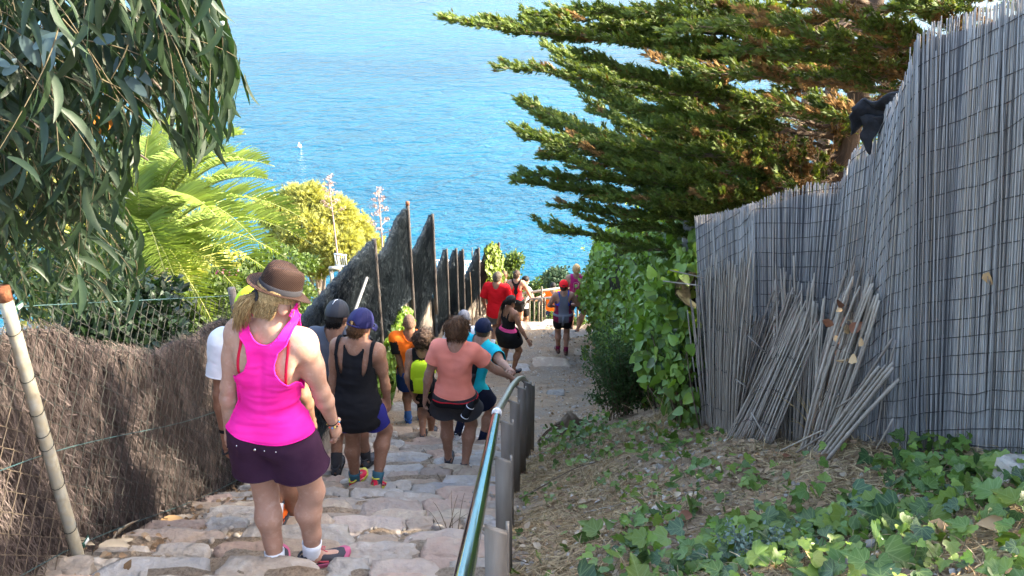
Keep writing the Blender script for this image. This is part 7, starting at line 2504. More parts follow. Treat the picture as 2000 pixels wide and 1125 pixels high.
# shrivelled leaves caught high in the canes
dl = empty('dead_leaf_cluster', screen_point(1700, 640, .12), 0, 'cluster of shrivelled brown leaves caught high in the thick canes', 'dead leaves')
for q in range(15):
    pnt = screen_point(1690 + random.gauss(0, 16), 630 + random.gauss(0, 30), .14)
    V, Fs, _ = scatter(DEAD_V, DEAD_F, frames(rand_dirs(1), rand_dirs(1)), pnt[None], np.array([random.uniform(.05, .09)]))
    MB().add(V, Fs).obj('leaf', BROWNL if q % 2 else TANL, dl)
for q in range(3):
    a = screen_point(1695 + q * 6, 600, .13); b = screen_point(1650 - q * 8, 770 + 20 * q, .2)
    V, Fs = tube(bez(a, (a + b) / 2 + [0, -.08, -.1], b, 9), .002, 4)
    MB().add(V, Fs).obj('stem', STEM, dl)
tag(MB().add(*[(a, b) for a, b in [scatter(DEAD_V, DEAD_F, frames(np.array([[.2, 0, -1.]]), np.array([[-.9, -.4, .2]])), screen_point(1935, 530, .012)[None], np.array([.075]))[:2]]][0]).obj('dead_leaf', TANL), 'single tan leaf caught on the nearest reed screen', 'leaf')
# feathery grey-green herb
g = ground(1470, 1100)
hb = empty('feathery_herb', g, 0, 'feathery grey-green herb at the bottom of the bank among the ivy', 'herb')
HERB = mat('grey_green_leaf', (0.10, 0.15, 0.11), (0.15, 0.20, 0.15), scale=3, rough=.7, rnd=(.7, 1.2))
mb = MB()
for q in range(30):
    e = g + np.array([random.gauss(0, .07), random.gauss(0, .06), random.uniform(.05, .16)])
    pts = bez(g, (g + e) / 2 + [0, 0, .04], e, 6)
    V, Fs = tube(pts, .0015, 3); MB().add(V, Fs).obj('stem', HERB, hb)
    k = 26
    V, Fs, idx = scatter(SMALL_V, SMALL_F, frames(rand_dirs(k, .5), rand_dirs(k, .5)), pts[rng.integers(1, 6, k)] + rng.normal(0, .012, (k, 3)), rng.uniform(.012, .026, k))
    mb.add(V, Fs, rnd=rng.uniform(0, 1, k)[idx[0]])
mb.obj('foliage', HERB, hb)
# sprout with drooping leaves at the path edge, and a pale rock
g = ground(1142, 705)
sp = empty('leafy_sprout', g, 0, 'leafy sprout with drooping light leaves at the right path edge', 'sprout')
e = g + np.array([-.02, 0, .42]); V, Fs = tube(bez(g, g + [.03, 0, .25], e, 6), .004, 5); MB().add(V, Fs).obj('stem', STEM, sp)
for q in range(9):
    V, Fs, _ = scatter(SMALL_V, SMALL_F, frames(norm(np.array([[random.gauss(0, .5), random.gauss(0, .4), -1.]])), norm(np.array([[random.gauss(0, .3), -1, .3]]))), (g + (e - g) * random.uniform(.4, 1))[None], np.array([.17]))
    MB().add(V, Fs).obj('leaf', IVY_L, sp)
g = ground(2000, 965)
V, Fs = stone_mesh(g[0] + .09, g[1] + .08, .2, .2, g[2] + .05, .2, 909)
tag(MB().add(V, Fs).obj('rock', STONE_M[5]), 'pale rock at the right edge of the bank among ivy', 'rock')
# ------------------------------------------------------------------ the hikers
W_WHITE = cloth('white', (.72, .73, .76)); W_BLACK = cloth('black', (.012, .012, .014), rough=.9); W_GREY = cloth('charcoal', (.045, .043, .047))
PINK = cloth('hot_pink', (.90, .018, .30), (.95, .03, .36)); PLUM = cloth('plum', (.036, .013, .032), (.050, .020, .043)); REDS = cloth('red_strap', (.52, .012, .045))
RACER = [(-.1, .3), (.12, .3), (.150, .100), (.170, .070), (.195, .043), (.225, .034), (.262, .042), (.285, .062), (.33, .070)]
RFRONT = [(-.1, .3), (.17, .3), (.20, .085), (.23, .060), (.28, .060), (.33, .066)]
TANKB = [(-.1, .3), (.155, .3), (.185, .088), (.225, .070), (.28, .072), (.33, .078)]

# 1 the woman in the hot pink top
p = Person('woman in hot pink racerback top, plum shorts and brown straw hat, nearest on the stairs', 1.68, -9, (543, 3.22, 0, 16, 0), (612, 3.30, 0.0, -58, 0), 'pink_grey', SKIN_A, lean=4, side=7, twist=2,
           handL=(445, 858, 3.32), handR=(664, 862, 3.42), head=(-38, -20, 8), fat=.94, arms=.97, legs=.95, sw=.089, elbL=(-.3, -1, 0), elbR=(.5, -1, 0), curlL=.4, curlR=.4, hipdx=-.02)
pink = p
def armhole_edge(t): return None
p.top('tank_top', PINK, hem=-.012, back=RACER, front=RFRONT, neck=(.052, .275, .235), off=.016, wr=.0062, wscale=(5, 5, 34), seed=5, loose=.0)
for sx in (-1, 1):        # red bra straps in the open back
    pts = []
    for z, x, y in ((.305, .058, -.004), (.290, .062, -.030), (.262, .064, -.048), (.225, .064, -.060), (.19, .066, -.0665), (.155, .070, -.070)):
        g0 = p.T(sx * x, y, z)
        pts.append(g0)
    # press the strap onto the skin
    V, Q = p.B.surface(.003)
    out = []
    for g0 in pts:
        out.append(V[np.argmin(((V - g0) ** 2).sum(1))])
    out = np.array(out); tt = np.linspace(0, len(out) - 1, 26)
    q = np.stack([np.interp(tt, range(len(out)), out[:, i]) for i in range(3)], -1)
    for _ in range(4): q[1:-1] = (q[:-2] + q[1:-1] * 2 + q[2:]) / 4
    V, Fs = tube(q, .0065, 8, flat=.45, up=p.Rt @ np.array([1.0, 0, 0]))
    link_local('bra_strap', MB().add(V, Fs).mesh('bra_strap', [REDS]), p.o)
sh_ = p.bottoms('shorts', PLUM, hem=.58, waist=-.006, off=.007, wr=.003, flare=.12, wscale=(8, 8, 14))
SILVER = mat('silver', (.75, .74, .72), metal=1.0, rough=.25); GOLDM = mat('gold', (.8, .55, .2), metal=1.0, rough=.25)
Vb, Qb = p.B.surface(.012)
for (x, z) in ((-.058, -.030), (-.008, -.034), (.022, -.033), (.052, -.026)):
    g0 = p.T(x, -.10, z); c = Vb[np.argmin(((Vb - g0)[:, [0, 2]] ** 2).sum(1) + (Vb[:, 1] > p.P0[1]) * 9)]
    V, F = lathe([(.0003, .003), (.004, .002), (.0045, 0)], 10)
    link_local('rivet', MB().add(c + np.array([0, -.006, 0]) + V[:, [0, 2, 1]] * [1, -1, 1] * (1.5 if abs(x) < .02 else .9), [F[:, ::-1]]).mesh('rivet', [SILVER]), sh_)
for q in (0, 1): p.sock(q, W_WHITE, .05)
p.hair(HAIR_BLOND, 'short', vol=.006, noise=.0022, low=-.030, name='hair', capz=.03)
pt_ = p.strands(HAIR_BLOND, (.0, -.066, .008), (.0, -.110, -.004), (-.014, -.078, -.085), 420, .008, .020, r=.0012, wave=.006)
p.strands(HAIR_BLOND, (-.01, -.072, .0), (-.03, -.105, -.02), (-.042, -.078, -.068), 60, .006, .010, r=.0011, wave=.006, name='lock')
p.strands(HAIR_BLOND, (.043, .012, .012), (.052, .022, -.012), (.050, .026, -.055), 20, .006, .006, r=.0014, wave=.004, name='loose_strands')
V, Fs = tube(np.array([p.HP(.013 * math.cos(a), -.070, .010 + .013 * math.sin(a)) for a in np.linspace(0, 2 * math.pi, 17)]), .006 * 1.1, 7)
link_local('hair_tie', MB().add(V, Fs).mesh('hair_tie', [W_GREY]), p.o)
# straw hat: crown, band, brim
def straw_material():
    m = bpy.data.materials.new('brown_straw'); m.use_nodes = True
    nt = m.node_tree; N = nt.nodes; L = nt.links; b = N['Principled BSDF']
    b.inputs['Roughness'].default_value = .75; b.inputs['Specular IOR Level'].default_value = .2
    tc = N.new('ShaderNodeTexCoord')
    sep = N.new('ShaderNodeSeparateXYZ'); L.new(tc.outputs['Object'], sep.inputs[0])
    w1 = N.new('ShaderNodeTexWave'); w1.wave_type = 'BANDS'; w1.bands_direction = 'Z'; w1.inputs['Scale'].default_value = 75; w1.inputs['Distortion'].default_value = .6
    w2 = N.new('ShaderNodeTexWave'); w2.wave_type = 'BANDS'; w2.bands_direction = 'DIAGONAL'; w2.inputs['Scale'].default_value = 60; w2.inputs['Distortion'].default_value = .6
    L.new(tc.outputs['Object'], w1.inputs['Vector']); L.new(tc.outputs['Object'], w2.inputs['Vector'])
    mx = N.new('ShaderNodeMath'); mx.operation = 'MULTIPLY'; L.new(w1.outputs['Fac'], mx.inputs[0]); L.new(w2.outputs['Fac'], mx.inputs[1])
    cr = N.new('ShaderNodeValToRGB'); e = cr.color_ramp.elements
    e[0].position = .05; e[0].color = (.022, .011, .008, 1); e[1].position = .75; e[1].color = (.085, .043, .027, 1)
    L.new(mx.outputs[0], cr.inputs['Fac']); L.new(cr.outputs['Color'], b.inputs['Base Color'])
    bp = N.new('ShaderNodeBump'); bp.inputs['Strength'].default_value = .6; bp.inputs['Distance'].default_value = .002
    L.new(mx.outputs[0], bp.inputs['Height']); L.new(bp.outputs['Normal'], b.inputs['Normal'])
    return m
STRAWH = straw_material()
def hat_pt(V, p):
    V = V.copy()
    return p.hc + ((V @ rotx(R(-4)).T + np.array([0, -.004, .030])) * p.H) @ p.Rh.T
n = 48; an = np.arange(n) * 2 * math.pi / n
def ring(r, z, oval=1.18, f=None):
    x, y = np.cos(an) * r, np.sin(an) * r * oval
    zz = np.full(n, z)
    if f: zz = zz + f(an, r)
    return np.stack([x, y, zz], -1)
j = np.arange(n); j2 = (j + 1) % n
def loft(rings, close=True):
    V = np.concatenate(rings); k = len(rings)
    F = np.concatenate([np.stack([q * n + j, q * n + j2, (q + 1) * n + j2, (q + 1) * n + j], -1) for q in range(k - 1)])
    if close:
        V = np.vstack([V, rings[-1].mean(0)[None]])
        return V, [F, np.stack([(k - 1) * n + j, (k - 1) * n + j2, np.full(n, k * n)], -1)]
    return V, [F]
def pinch(a, r):   # crease along the crown and pinched front
    return -.010 * np.exp(-(np.cos(a) * r / .022) ** 2) * (r < .052) - .006 * np.clip(np.sin(a), 0, 1) ** 4
crown_ = loft([ring(.049, 0), ring(.0485, .02), ring(.0465, .042), ring(.0435, .058, f=pinch), ring(.039, .067, f=pinch), ring(.031, .071, f=pinch), ring(.017, .071, f=pinch)])
hat = link_local('straw_hat', MB().add(hat_pt(crown_[0], p), crown_[1]).mesh('straw_hat', [STRAWH]), p.o)
curl_ = lambda a, r: np.clip((r - .049) / .03, 0, 1) ** 1.3 * (-.020 * np.clip(np.sin(a), 0, 1) ** 1.0 + .010 * np.cos(a) ** 2 + .004 * np.clip(-np.sin(a), 0, 1))
V, Fs = loft([ring(r, .001 - .06 * (r - .049), f=curl_) for r in (.0485, .055, .062, .069, .0755, .077)], False)
bo = link_local('brim', MB().add(hat_pt(V, p), Fs).mesh('brim', [STRAWH]), hat)
md = bo.modifiers.new('thick', 'SOLIDIFY'); md.thickness = .004
V, Fs = loft([ring(.0503, .001), ring(.0508, .003), ring(.0502, .017), ring(.049, .0185)], False)
link_local('hat_band', MB().add(hat_pt(V, p), Fs).mesh('hat_band', [W_GREY]), hat)
# bracelets, ring, bands on the right wrist
d = p.elb[1] - p.wri[1]
p.band('black_cord', W_BLACK, p.wri[1] + norm(d) * .022, d, .0275, .0016, th=.002)
for q in range(14):
    a0 = q / 14 * 2 * math.pi
    dn = norm(d); x = norm(np.cross(dn, [.3, .2, .9])); y = np.cross(dn, x)
    c = p.wri[1] + norm(d) * .004 + .029 * (x * math.cos(a0) + y * math.sin(a0))
    V, F = lathe([(.0003, -.005), (.004, -.003), (.0046, 0), (.004, .003), (.0003, .005)], 8)
    link_local('bead', MB().add(c + V, [F]).mesh('bead', [cloth('bead_%d' % (q % 4), ((.75, .12, .08), (.10, .35, .6), (.75, .6, .12), (.05, .05, .05))[q % 4], rough=.4)]), p.o)
pc_, Rp, cu = p.hand[1]
b0 = pc_ + Rp @ (np.array([-.0052, .030, .002]) * p.H)
p.band('ring', SILVER, b0, Rp[:, 1], .0105, .002, th=.0015)

# 2 man in front of her: neon cap, white tee
q2 = Person('man in neon yellow cap and white tee mostly hidden behind the pink-topped woman', 1.72, -4, (540, 3.95, 0, 6, 0), (578, 4.12, 0, -10, 0), 'orange', SKIN_C, build='m', lean=6, handL=(440, 850, 3.98), head=(2, -20, 0), curlL=.35, hipdx=-.03, arms=.9, fat=1.0, sw=.104)
q2.top('tee_shirt', W_WHITE, hem=-.05, sleeve=.62, off=.012, loose=.06, wr=.004)
q2.bottoms('shorts', W_GREY, hem=.78, waist=.0, off=.012, flare=.15)
q2.hair(HAIR_STUB, 'short', vol=.003, capz=0)
NEON = cloth('neon_yellow', (.62, .86, .02), (.68, .90, .03), rough=.6)
q2.cap(NEON, NEON, opening=True, strap=NEON, z0=.004)
q2.watch(0, W_BLACK, .02)
for k in (0, 1): q2.sock(k, W_WHITE, .055)

# 3 man with grey cap
q3 = Person('man in slate tee and charcoal sports cap, walking left of the navy-capped woman', 1.76, -6, (658, 6.05, 0, 8, 0), (716, 6.35, .02, -10, 12), 'grey', SKIN_B, build='m', lean=6, head=(-12, -24, 0), hipdx=-.03, handL=(640, 800, 6.0), handR=(742, 812, 6.5))
q3.top('tee_shirt', cloth('slate', (.085, .095, .12)), hem=-.05, sleeve=.62, off=.012, loose=.06, wr=.004)
q3.bottoms('shorts', W_BLACK, hem=.75, waist=.0, off=.012, flare=.15)
q3.hair(HAIR_BLACK, 'short', vol=.005, noise=.001, low=-.045, capz=.006)
c3 = q3.cap(cloth('cap_charcoal', (.040, .042, .05), rough=.5), opening=False, z0=.006)
V, Fs = tube([q3.HP(-.002, -.058, .062), q3.HP(.0, -.040, .079), q3.HP(.002, -.02, .0835)], .003, 6); link_local('reflective_strip', MB().add(V, Fs).mesh('reflective_strip', [W_WHITE]), c3)
for k in (0, 1): q3.sock(k, W_GREY, .06)

# 4 woman with navy cap and black open-back top
q4 = Person('woman in navy cap and loose black cut-out tank top over blue shorts, mid-step', 1.66, -10, (694, 5.66, 0, -8, 0), (738, 5.52, .10, -12, 34), 'coral', SKIN_B, lean=10, side=3, head=(-20, -22, 4), handR=(768, 842, 5.75), handL=(652, 830, 5.6), elbR=(.8, -1, 0), arms=.95, fat=.96, legs=.95, sw=.098, hipdx=-.01, hipdy=-.02, curlR=.7)
def cutouts(t):
    """two long slits left and right of the crossed straps, on the back only"""
    ax = np.abs(t[:, 0]); z = t[:, 2]
    slit = np.maximum(np.abs(ax - np.interp(z, [.14, .20, .28], [.050, .058, .062])) - np.interp(z, [.148, .17, .24, .30], [-.004, .010, .016, .014]), np.maximum(.15 - z, z - .33))
    return np.where(t[:, 1] < .0, -slit, -1)
q4.top('tank_top', W_BLACK, hem=-.125, back=[(-.2, .3), (.10, .3), (.14, .105), (.20, .088), (.28, .088), (.33, .090)], front=TANKB, neck=(.050, .252, .235), off=.010, loose=.07, wr=.005, holes=cutouts, seed=9)
q4.bottoms('shorts', cloth('royal_blue', (.035, .035, .22)), hem=.52, waist=.0, off=.008, flare=.04, wr=.003)
q4.hair(HAIR_RED, 'short', vol=.006, noise=.002, low=-.042, capz=.004)
NAVY = cloth('cap_navy', (.022, .022, .085), rough=.6)
c4 = q4.cap(NAVY, opening=True, z0=.004)
q4.strands(HAIR_BLOND, (0, -.060, .022), (0, -.075, .022), (.002, -.074, .008), 26, .005, .006, r=.002, name='hair_knot', wave=.003)
SUNG = mat('sunglass_lens', (.01, .01, .012), rough=.12, spec=.6)
for sx in (-1, 1):
    V, F = lathe([(.0003, .003), (.011, .002), (.0145, -.002), (.0135, -.004)], 12)
    gl = link_local('sunglasses', MB().add(q4.hc + ((V[:, [0, 2, 1]] * [1.2, 1, .9] + np.array([sx * .020, .060, .004])) * q4.H) @ q4.Rh.T, [F[:, ::-1]]).mesh('sunglasses', [SUNG]), q4.o)
    V, Fs = tube([q4.HP(sx * .032, .056, .006), q4.HP(sx * .046, .035, .008), q4.HP(sx * .050, -.004, .004)], .0032, 5); link_local('temple', MB().add(V, Fs).mesh('temple', [SUNG]), gl)
for k in (0, 1): q4.sock(k, cloth('teal_sock', (.05, .13, .17)), .04)

# 5 coral shirt woman
CORAL = cloth('coral', (.80, .24, .165), (.84, .27, .19))
q5 = Person('short-haired woman in coral tee holding the end of the handrail', 1.62, -8, (876, 6.62, 0, 6, 0), (908, 6.45, .05, -16, 30), 'grey', SKIN_D, lean=6, side=3, handR=(1003, 741, 6.72), handL=(826, 792, 6.55), head=(-14, -18, 0), elbL=(-.9, -.5, 0), elbR=(.1, -.3, -1), curlR=.9, fat=.97, arms=.98, legs=.96, hipdx=.0)
q5.top('tee_shirt', CORAL, hem=-.004, sleeve=.55, off=.009, loose=.05, wr=.003, wscale=(7, 7, 26), neck=(.050, .272, .245))
q5.bottoms('shorts', W_GREY, hem=.50, waist=.02, off=.012, flare=.30, wr=.003)
q5.hair(HAIR_RED, 'bob', vol=.008, noise=.004, low=-.038, ncell=34)
bl = q5.belt('hip_belt', W_BLACK, z=-.036, w=.017, off=.026, tilt=.06); q5.belt('belt_piping', cloth('red_piping', (.5, .02, .03)), z=-.016, w=.0035, off=.031, tilt=.06)
def bottle(c, axis_, r, L, m, band_m, label):
    t = empty('water_bottle', c, 0, label, 'bottle')
    a = norm(np.asarray(axis_, float))
    prof = [(-.5, .95), (-.46, 1.0), (.22, 1.0), (.30, .8), (.33, .78), (.34, .55), (.42, .5), (.46, .35)]
    V, Fs = tube([c + a * L * q for q, _ in prof], [r * f for _, f in prof], 16); MB().add(V, Fs).obj('bottle_body', m, t)
    for z in (-.40, .18):
        V, Fs = tube([c + a * L * (z - .02), c + a * L * (z + .02)], r * 1.05, 16); MB().add(V, Fs).obj('band', band_m, t)
    return t
tw = lambda pp, q: pp.root + pp.Rw @ np.asarray(q)
V, Q = q5.B.surface(.05)
bp_ = P(915, 800, 6.30)
bottle(bp_, (.42, .0, .85), .036, .20, W_BLACK, W_WHITE, 'black drinking bottle with white bands in the hip belt of the coral-shirted woman')

# 6 lime backpack woman
q6 = Person('curly-haired woman in black top and leggings wearing a lime green backpack', 1.62, -4, (826, 8.72, 0, 4, 0), (842, 9.0, 0, -8, 0), 'grey', SKIN_B, lean=4, head=(-8, -14, 0), handL=(806, 770, 8.7), sw=.095)
q6.top('top', W_BLACK, hem=-.03, back=TANKB, front=TANKB, off=.007, neck=(.05, .262, .24))
q6.bottoms('leggings', W_BLACK, hem=1.18, waist=.05, off=.005)
q6.hair(HAIR_DKBROWN, 'curly', vol=.016, noise=.012, low=-.055, ncell=42)
LIME = cloth('lime', (.50, .72, .02), (.55, .76, .03), rough=.6)
def backpack(pp, w, hgt, dep, z, m, m2, label, straps=True):
    c = tw(pp, pp.T(0, -.06 - dep / 2 / pp.H, z))
    t = empty('backpack', c, pp.yaw, label, 'backpack')
    R_ = pp.Rw @ pp.Rt
    n_ = 20; a = np.arange(n_) * 2 * math.pi / n_
    rings = []
    for f, zz in ((.55, -.5), (.92, -.47), (1.0, -.3), (1.02, 0), (.98, .25), (.86, .42), (.55, .5)):
        ca, sa = np.cos(a), np.sin(a)
        k = (np.abs(ca) ** 3.2 + np.abs(sa) ** 3.2) ** (-1 / 3.2)
        rings.append(np.stack([ca * k * w / 2 * f, sa * k * dep / 2 * f - .012 * (zz > -.3), np.full(n_, zz * hgt)], -1))
    V = np.concatenate(rings + [np.array([[0, 0, -.5 * hgt], [0, 0, .5 * hgt]])]); k = len(rings); j = np.arange(n_); j2 = (j + 1) % n_
    F = np.concatenate([np.stack([q * n_ + j, q * n_ + j2, (q + 1) * n_ + j2, (q + 1) * n_ + j], -1) for q in range(k - 1)])
    T_ = np.concatenate([np.stack([np.full(n_, k * n_), j2, j], -1), np.stack([np.full(n_, k * n_ + 1), (k - 1) * n_ + j, (k - 1) * n_ + j2], -1)])
    tr_ = lambda q: c + np.asarray(q) @ R_.T
    MB().add(tr_(V), [F, T_]).obj('pack_body', m, t)
    # front pocket, side mesh, zip, top loop
    pk = V.copy() * np.array([.72, .35, .5]) + np.array([0, -dep * .42, -hgt * .16]); MB().add(tr_(pk), [F, T_]).obj('front_pocket', m, t)
    for sx in (-1, 1):
        sd_ = V.copy() * np.array([.25, .8, .42]) + np.array([sx * w * .42, -.01, -hgt * .22]); MB().add(tr_(sd_), [F, T_]).obj('side_pocket', m2, t)
        if straps:
            st = np.array([pp.T(sx * .040, -.055, .245), pp.T(sx * .046, -.02, .298), pp.T(sx * .050, .030, .270), pp.T(sx * .062, .062, .20), pp.T(sx * .085, .02, .10)])
            tt = np.linspace(0, 4, 20); st = np.stack([np.interp(tt, range(5), st[:, i]) for i in range(3)], -1)
            V2, F2 = tube(pp.root + st @ pp.Rw.T, .016, 8, flat=.45); MB().add(V2, F2).obj('strap', m, t)
    zz = np.array([(-w * .36, -dep * .47, .12 * hgt), (-w * .2, -dep * .5, .3 * hgt), (0, -dep * .45, .36 * hgt), (w * .2, -dep * .5, .3 * hgt), (w * .36, -dep * .47, .12 * hgt)])
    V2, F2 = tube(tr_(zz), .004, 5); MB().add(V2, F2).obj('zip', m2, t)
    lp = np.array([(-.02, .01, .5 * hgt), (0, -.01, .55 * hgt), (.02, .01, .5 * hgt)]); V2, F2 = tube(tr_(lp), .005, 5); MB().add(V2, F2).obj('loop', m2, t)
    return t
backpack(q6, .25, .42, .15, .135, LIME, W_BLACK, 'lime green backpack with black side pockets on the curly-haired woman')

# 7 bald man in orange
ORANGE = cloth('orange', (.85, .16, .015)); 
q7 = Person('bald man in orange shirt and blue shorts beside the ivy wall', 1.76, 4, (798, 9.85, 0, 4, 0), (822, 10.15, 0, -6, 0), 'blue', SKIN_C, build='m', lean=5, head=(0, -16, 0), handL=(797, 758, 9.9))
def or_sleeve(pp, c):
    at, ia = pp.armt(c); return ((ia > .0) & (at > .12)).astype(int)
q7.top('shirt', [ORANGE, W_BLACK], hem=-.05, sleeve=.7, off=.011, loose=.05, stripes=or_sleeve)
q7.bottoms('shorts', cloth('blue_shorts', (.02, .055, .22)), hem=.8, waist=0, off=.012, flare=.15)
q7.hair(HAIR_STUB, 'short', vol=.0015, low=-.03, frontline=-.01)
for k in (0, 1): q7.sock(k, cloth('blue_sock', (.03, .08, .2)), .06)

# 8 grey cap, white tee
q8 = Person('man in light grey cap and white tee with dark stripe, behind the teal-shirted one', 1.72, -8, (895, 10.9, 0, 0, 0), (922, 11.15, 0, -6, 0), 'grey', SKIN_C, build='m', lean=6, head=(-4, -16, 0))
def wt_stripe(pp, c):
    t = pp.tor(c); return ((np.abs(t[:, 0] - .065) < .007) & (t[:, 2] > .1)).astype(int)
q8.top('tee_shirt', [W_WHITE, W_BLACK], hem=-.05, sleeve=.6, off=.011, loose=.05, stripes=wt_stripe)
q8.bottoms('shorts', W_GREY, hem=.7, waist=0, off=.012, flare=.1)
q8.hair(HAIR_GREY, 'short', vol=.003)
q8.cap(cloth('cap_grey', (.20, .20, .215)), z0=.002)

# 9 teal shirt, navy cap, black backpack, leaning on the rail
TEAL = cloth('teal', (.015, .42, .50))
q9 = Person('man in teal tee and navy cap leaning on the rail end with a black backpack', 1.72, -28, (895, 8.5, 0, 0, 0), (940, 8.3, .0, -30, 8), 'white', SKIN_D, build='m', lean=22, side=8, crouch=.955, handR=(1012, 741, 7.62), handL=('rel', .12, .12, -.22), head=(10, -14, 0), elbR=(.2, -.3, -1), curlR=.9, hipdx=.0)
q9.top('tee_shirt', TEAL, hem=-.05, sleeve=.62, off=.011, loose=.05)
q9.bottoms('shorts', cloth('dark_navy', (.010, .013, .03)), hem=.72, waist=0, off=.012, flare=.15)
q9.hair(HAIR_BROWN, 'short', vol=.004, capz=0)
q9.cap(cloth('cap_dark_navy', (.010, .015, .04)), z0=.0)
backpack(q9, .27, .40, .12, .115, W_BLACK, W_GREY, 'black backpack worn by the teal-shirted man at the rail')
for k in (0, 1): q9.sock(k, cloth('navy_sock', (.012, .016, .04)), .085)

# 10 black outfit with pink waist pack
q10 = Person('dark-haired woman in black strappy outfit with a pink waist pack, hand held out', 1.64, -48, (982, 13.95, 0, -6, 0), (1002, 13.75, 0, -10, 0), 'grey', SKIN_C, lean=6, fat=1.05, arms=1.0, legs=1.0, head=(-6, -18, 0), handR=(1032, 668, 13.6), elbR=(0, -1, -.6), handL=(968, 662, 14.1), curlR=.2)
q10.top('strappy_top', W_BLACK, hem=-.03, back=[(-.1, .3), (.12, .3), (.15, .095), (.2, .06), (.28, .058), (.33, .06)], front=TANKB, neck=(.05, .225, .235), off=.007,
        holes=lambda t: np.where(t[:, 1] < 0, -np.maximum(np.abs(np.abs(t[:, 0]) - .022) - .014, .205 - t[:, 2]), -1))
q10.bottoms('skirt', W_BLACK, hem=.55, waist=.05, off=.010, fill=.05)
q10.belt('waist_pack_belt', cloth('pink_belt', (.75, .08, .24)), z=.055, w=.020, off=.022)
q10.hair(HAIR_BLACK, 'short', vol=.009, noise=.003, low=-.03)
q10.strands(HAIR_BLACK, (0, -.06, .02), (0, -.11, 0), (-.03, -.075, -.12), 90, .012, .026, r=.0035)
q10.watch(1, W_BLACK)

# 11 red tee
REDT = cloth('red', (.55, .008, .014)); REDB = cloth('bright_red', (.70, .015, .02))
q11 = Person('young man in oversized red tee and grey shorts with white socks', 1.72, -14, (962, 15.35, 0, -4, 0), (978, 15.7, .0, -14, 0), 'lime', SKIN_B, build='m', lean=7, head=(-6, -22, 0), arms=.92, fat=.95, handL=('rel', -.05, .05, -.29), handR=('rel', .03, .10, -.28))
q11.top('tee_shirt', REDT, hem=-.10, sleeve=.85, off=.012, loose=.08, wr=.006)
q11.bottoms('shorts', cloth('mid_grey', (.14, .135, .14)), hem=.75, waist=0, off=.012, flare=.2)
q11.hair(HAIR_GREY, 'short', vol=.008, noise=.003, low=-.04)
for k in (0, 1): q11.sock(k, W_WHITE, .06)

# 12 red racerback
q12 = Person('woman in bright red top with black racerback straps, dark bun, near the crest', 1.64, -8, (1000, 18.0, 0, 0, 0), (1016, 18.2, 0, -8, 0), 'blue', SKIN_D, lean=5, head=(0, -15, 0), fat=1.0, handR=('rel', .10, .12, -.28), handL=('rel', -.06, .03, -.29))
def racer_mat(pp, c):
    t = pp.tor(c); ax = np.abs(t[:, 0]); z = t[:, 2]
    return ((t[:, 1] < 0) & (ax < np.interp(z, [.0, .1, .13, .2, .26, .3], [.0, .012, .03, .02, .04, .07])) & (z > .03)).astype(int)
q12.top('running_top', [REDB, W_BLACK], hem=.01, back=RACER, front=RFRONT, neck=(.05, .275, .235), off=.007, stripes=racer_mat)
q12.bottoms('shorts', W_BLACK, hem=.7, waist=.03, off=.008)
q12.hair(HAIR_DKBROWN, 'short', vol=.007, noise=.003)
q12.strands(HAIR_DKBROWN, (0, -.06, .03), (0, -.10, .03), (0, -.09, -.0), 40, .01, .018, r=.005, name='bun')

# 13 half-hidden dark-haired hiker, 14 white top at the bend
q13 = Person('hiker with dark hair hidden between the red tee and the red racerback', 1.68, 6, (978, 18.4, 0, 0, 0), (992, 18.6, 0, -6, 0), 'grey', SKIN_C, lean=5, head=(0, -18, 0))
q13.top('top', W_BLACK, hem=-.03, back=TANKB, front=TANKB, off=.008); q13.bottoms('shorts', W_BLACK, hem=.6, waist=.02, off=.010); q13.hair(HAIR_BROWN, 'short', vol=.008, noise=.003)
q14 = Person('dark-haired man in white top turned sideways beyond the red racerback', 1.72, -60, (1014, 19.2, 0, 0, 0), (1026, 19.4, 0, -4, 0), 'grey', SKIN_D, build='m', lean=6, head=(-10, -20, 0), handR=('rel', .06, .2, -.12), elbR=(.3, -1, -.3))
q14.top('top', W_WHITE, hem=-.04, sleeve=.3, off=.010, loose=.04); q14.bottoms('shorts', W_BLACK, hem=.7, waist=0, off=.01); q14.hair(HAIR_BLACK, 'short', vol=.006, noise=.002)

# 15 orange shirt beyond the railing
q15 = Person('person in plain orange tee and navy shorts by the far path railing', 1.70, -4, (1072, 21.4, .0, 0, 0), (1084, 21.6, .0, 0, 0), 'grey', SKIN_D, build='m', lean=4, head=(-4, -12, 0), handL=('rel', -.08, .06, -.27), handR=('rel', .08, .06, -.27))
q15.top('tee_shirt', cloth('vivid_orange', (.9, .15, .01)), hem=-.04, sleeve=.6, off=.010, loose=.05); q15.bottoms('shorts', cloth('navy_shorts', (.02, .03, .09)), hem=.8, waist=0, off=.012, flare=.1)
q15.hair(HAIR_BLACK, 'short', vol=.005)

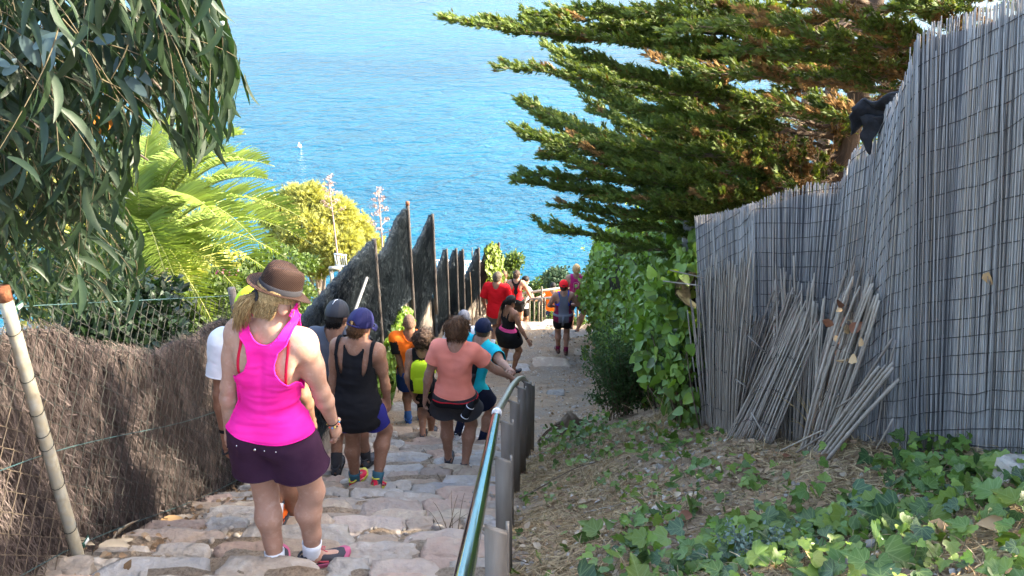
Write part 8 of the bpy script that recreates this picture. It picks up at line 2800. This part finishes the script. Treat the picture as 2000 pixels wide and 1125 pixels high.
# 16 red cap, grey and burgundy tank
q16 = Person('woman in red cap and grey tank top with burgundy sides, jacket tied at the waist', 1.64, 2, (1090, 15.1, 0, 6, 0), (1105, 14.95, 0, -6, 0), 'brown', SKIN_D, lean=5, head=(-4, -14, 0), handL=('rel', .02, .13, -.22), handR=('rel', -.0, .13, -.20), elbL=(-1, -.6, -.2), elbR=(1, -.6, -.2), fat=1.02)
GT = cloth('tank_grey', (.13, .135, .165)); BURG = cloth('burgundy', (.16, .012, .045)); COB = cloth('cobalt', (.05, .06, .42))
def tank_mat(pp, c):
    t = pp.tor(c); ax = np.abs(t[:, 0])
    return np.where((ax > .062) & (t[:, 2] < .15), 1, np.where((ax > .052) & (t[:, 2] > .15), 2, 0))
q16.top('tank_top', [GT, BURG, COB], hem=-.07, back=[(-.1, .3), (.14, .3), (.165, .09), (.195, .060), (.23, .048), (.28, .06), (.33, .07)], front=TANKB, neck=(.05, .268, .24), off=.010, loose=.04, stripes=tank_mat)
q16.bottoms('shorts', W_BLACK, hem=.62, waist=.02, off=.008)
q16.belt('tied_jacket', cloth('jacket_grey', (.16, .165, .19)), z=.03, w=.012, off=.026)
V, Fs = tube([q16.T(.0, -.095, .03), q16.T(-.005, -.105, -.03), q16.T(-.012, -.095, -.10)], [.022, .028, .018], 8, flat=.5); link_local('jacket_sleeve', MB().add(V, Fs).mesh('jacket_sleeve', [cloth('jacket_grey', (.16, .165, .19))]), q16.o)
q16.hair(HAIR_DKBROWN, 'short', vol=.005, noise=.002, low=-.05)
q16.cap(REDB, opening=True, z0=.008)
for k in (0, 1): q16.sock(k, BURG, .05)

# 17 magenta top
MAG = cloth('magenta', (.42, .02, .14), (.46, .03, .17))
q17 = Person('blonde woman with a bun in magenta top beside the ivy at the crest', 1.68, -4, (1116, 16.7, 0, 0, 0), (1127, 16.4, 0, -40, 0), 'grey', SKIN_D, lean=3, head=(6, -6, 0), handR=('rel', .08, .14, -.22), handL=('rel', .02, .10, -.26), elbR=(1, -.6, -.3))
q17.top('running_top', MAG, hem=-.02, back=TANKB, front=TANKB, neck=(.048, .275, .25), off=.007)
# pale curved print on the back of the top
V, Q = q17.B.surface(.0125)
loop_ = [(-.045, .10), (-.035, .15), (-.022, .165), (-.035, .205), (-.03, .225), (0, .232), (.03, .225), (.035, .205), (.022, .165), (.035, .15), (.045, .10)]
out = []
for (x, z) in loop_:
    g0 = q17.T(x, -.075, z); out.append(V[np.argmin(((V - g0) ** 2).sum(1))])
V, Fs = tube(np.array(out), .005, 5); link_local('back_print', MB().add(V, Fs).mesh('back_print', [cloth('pale_pink', (.7, .35, .42))]), q17.o)
q17.bottoms('shorts', W_GREY, hem=.75, waist=.03, off=.009)
q17.hair(HAIR_BLOND, 'short', vol=.006, noise=.002, low=-.03)
q17.strands(HAIR_BLOND, (0, -.058, .0), (0, -.085, .0), (0, -.080, -.03), 40, .008, .014, r=.0045, name='bun')
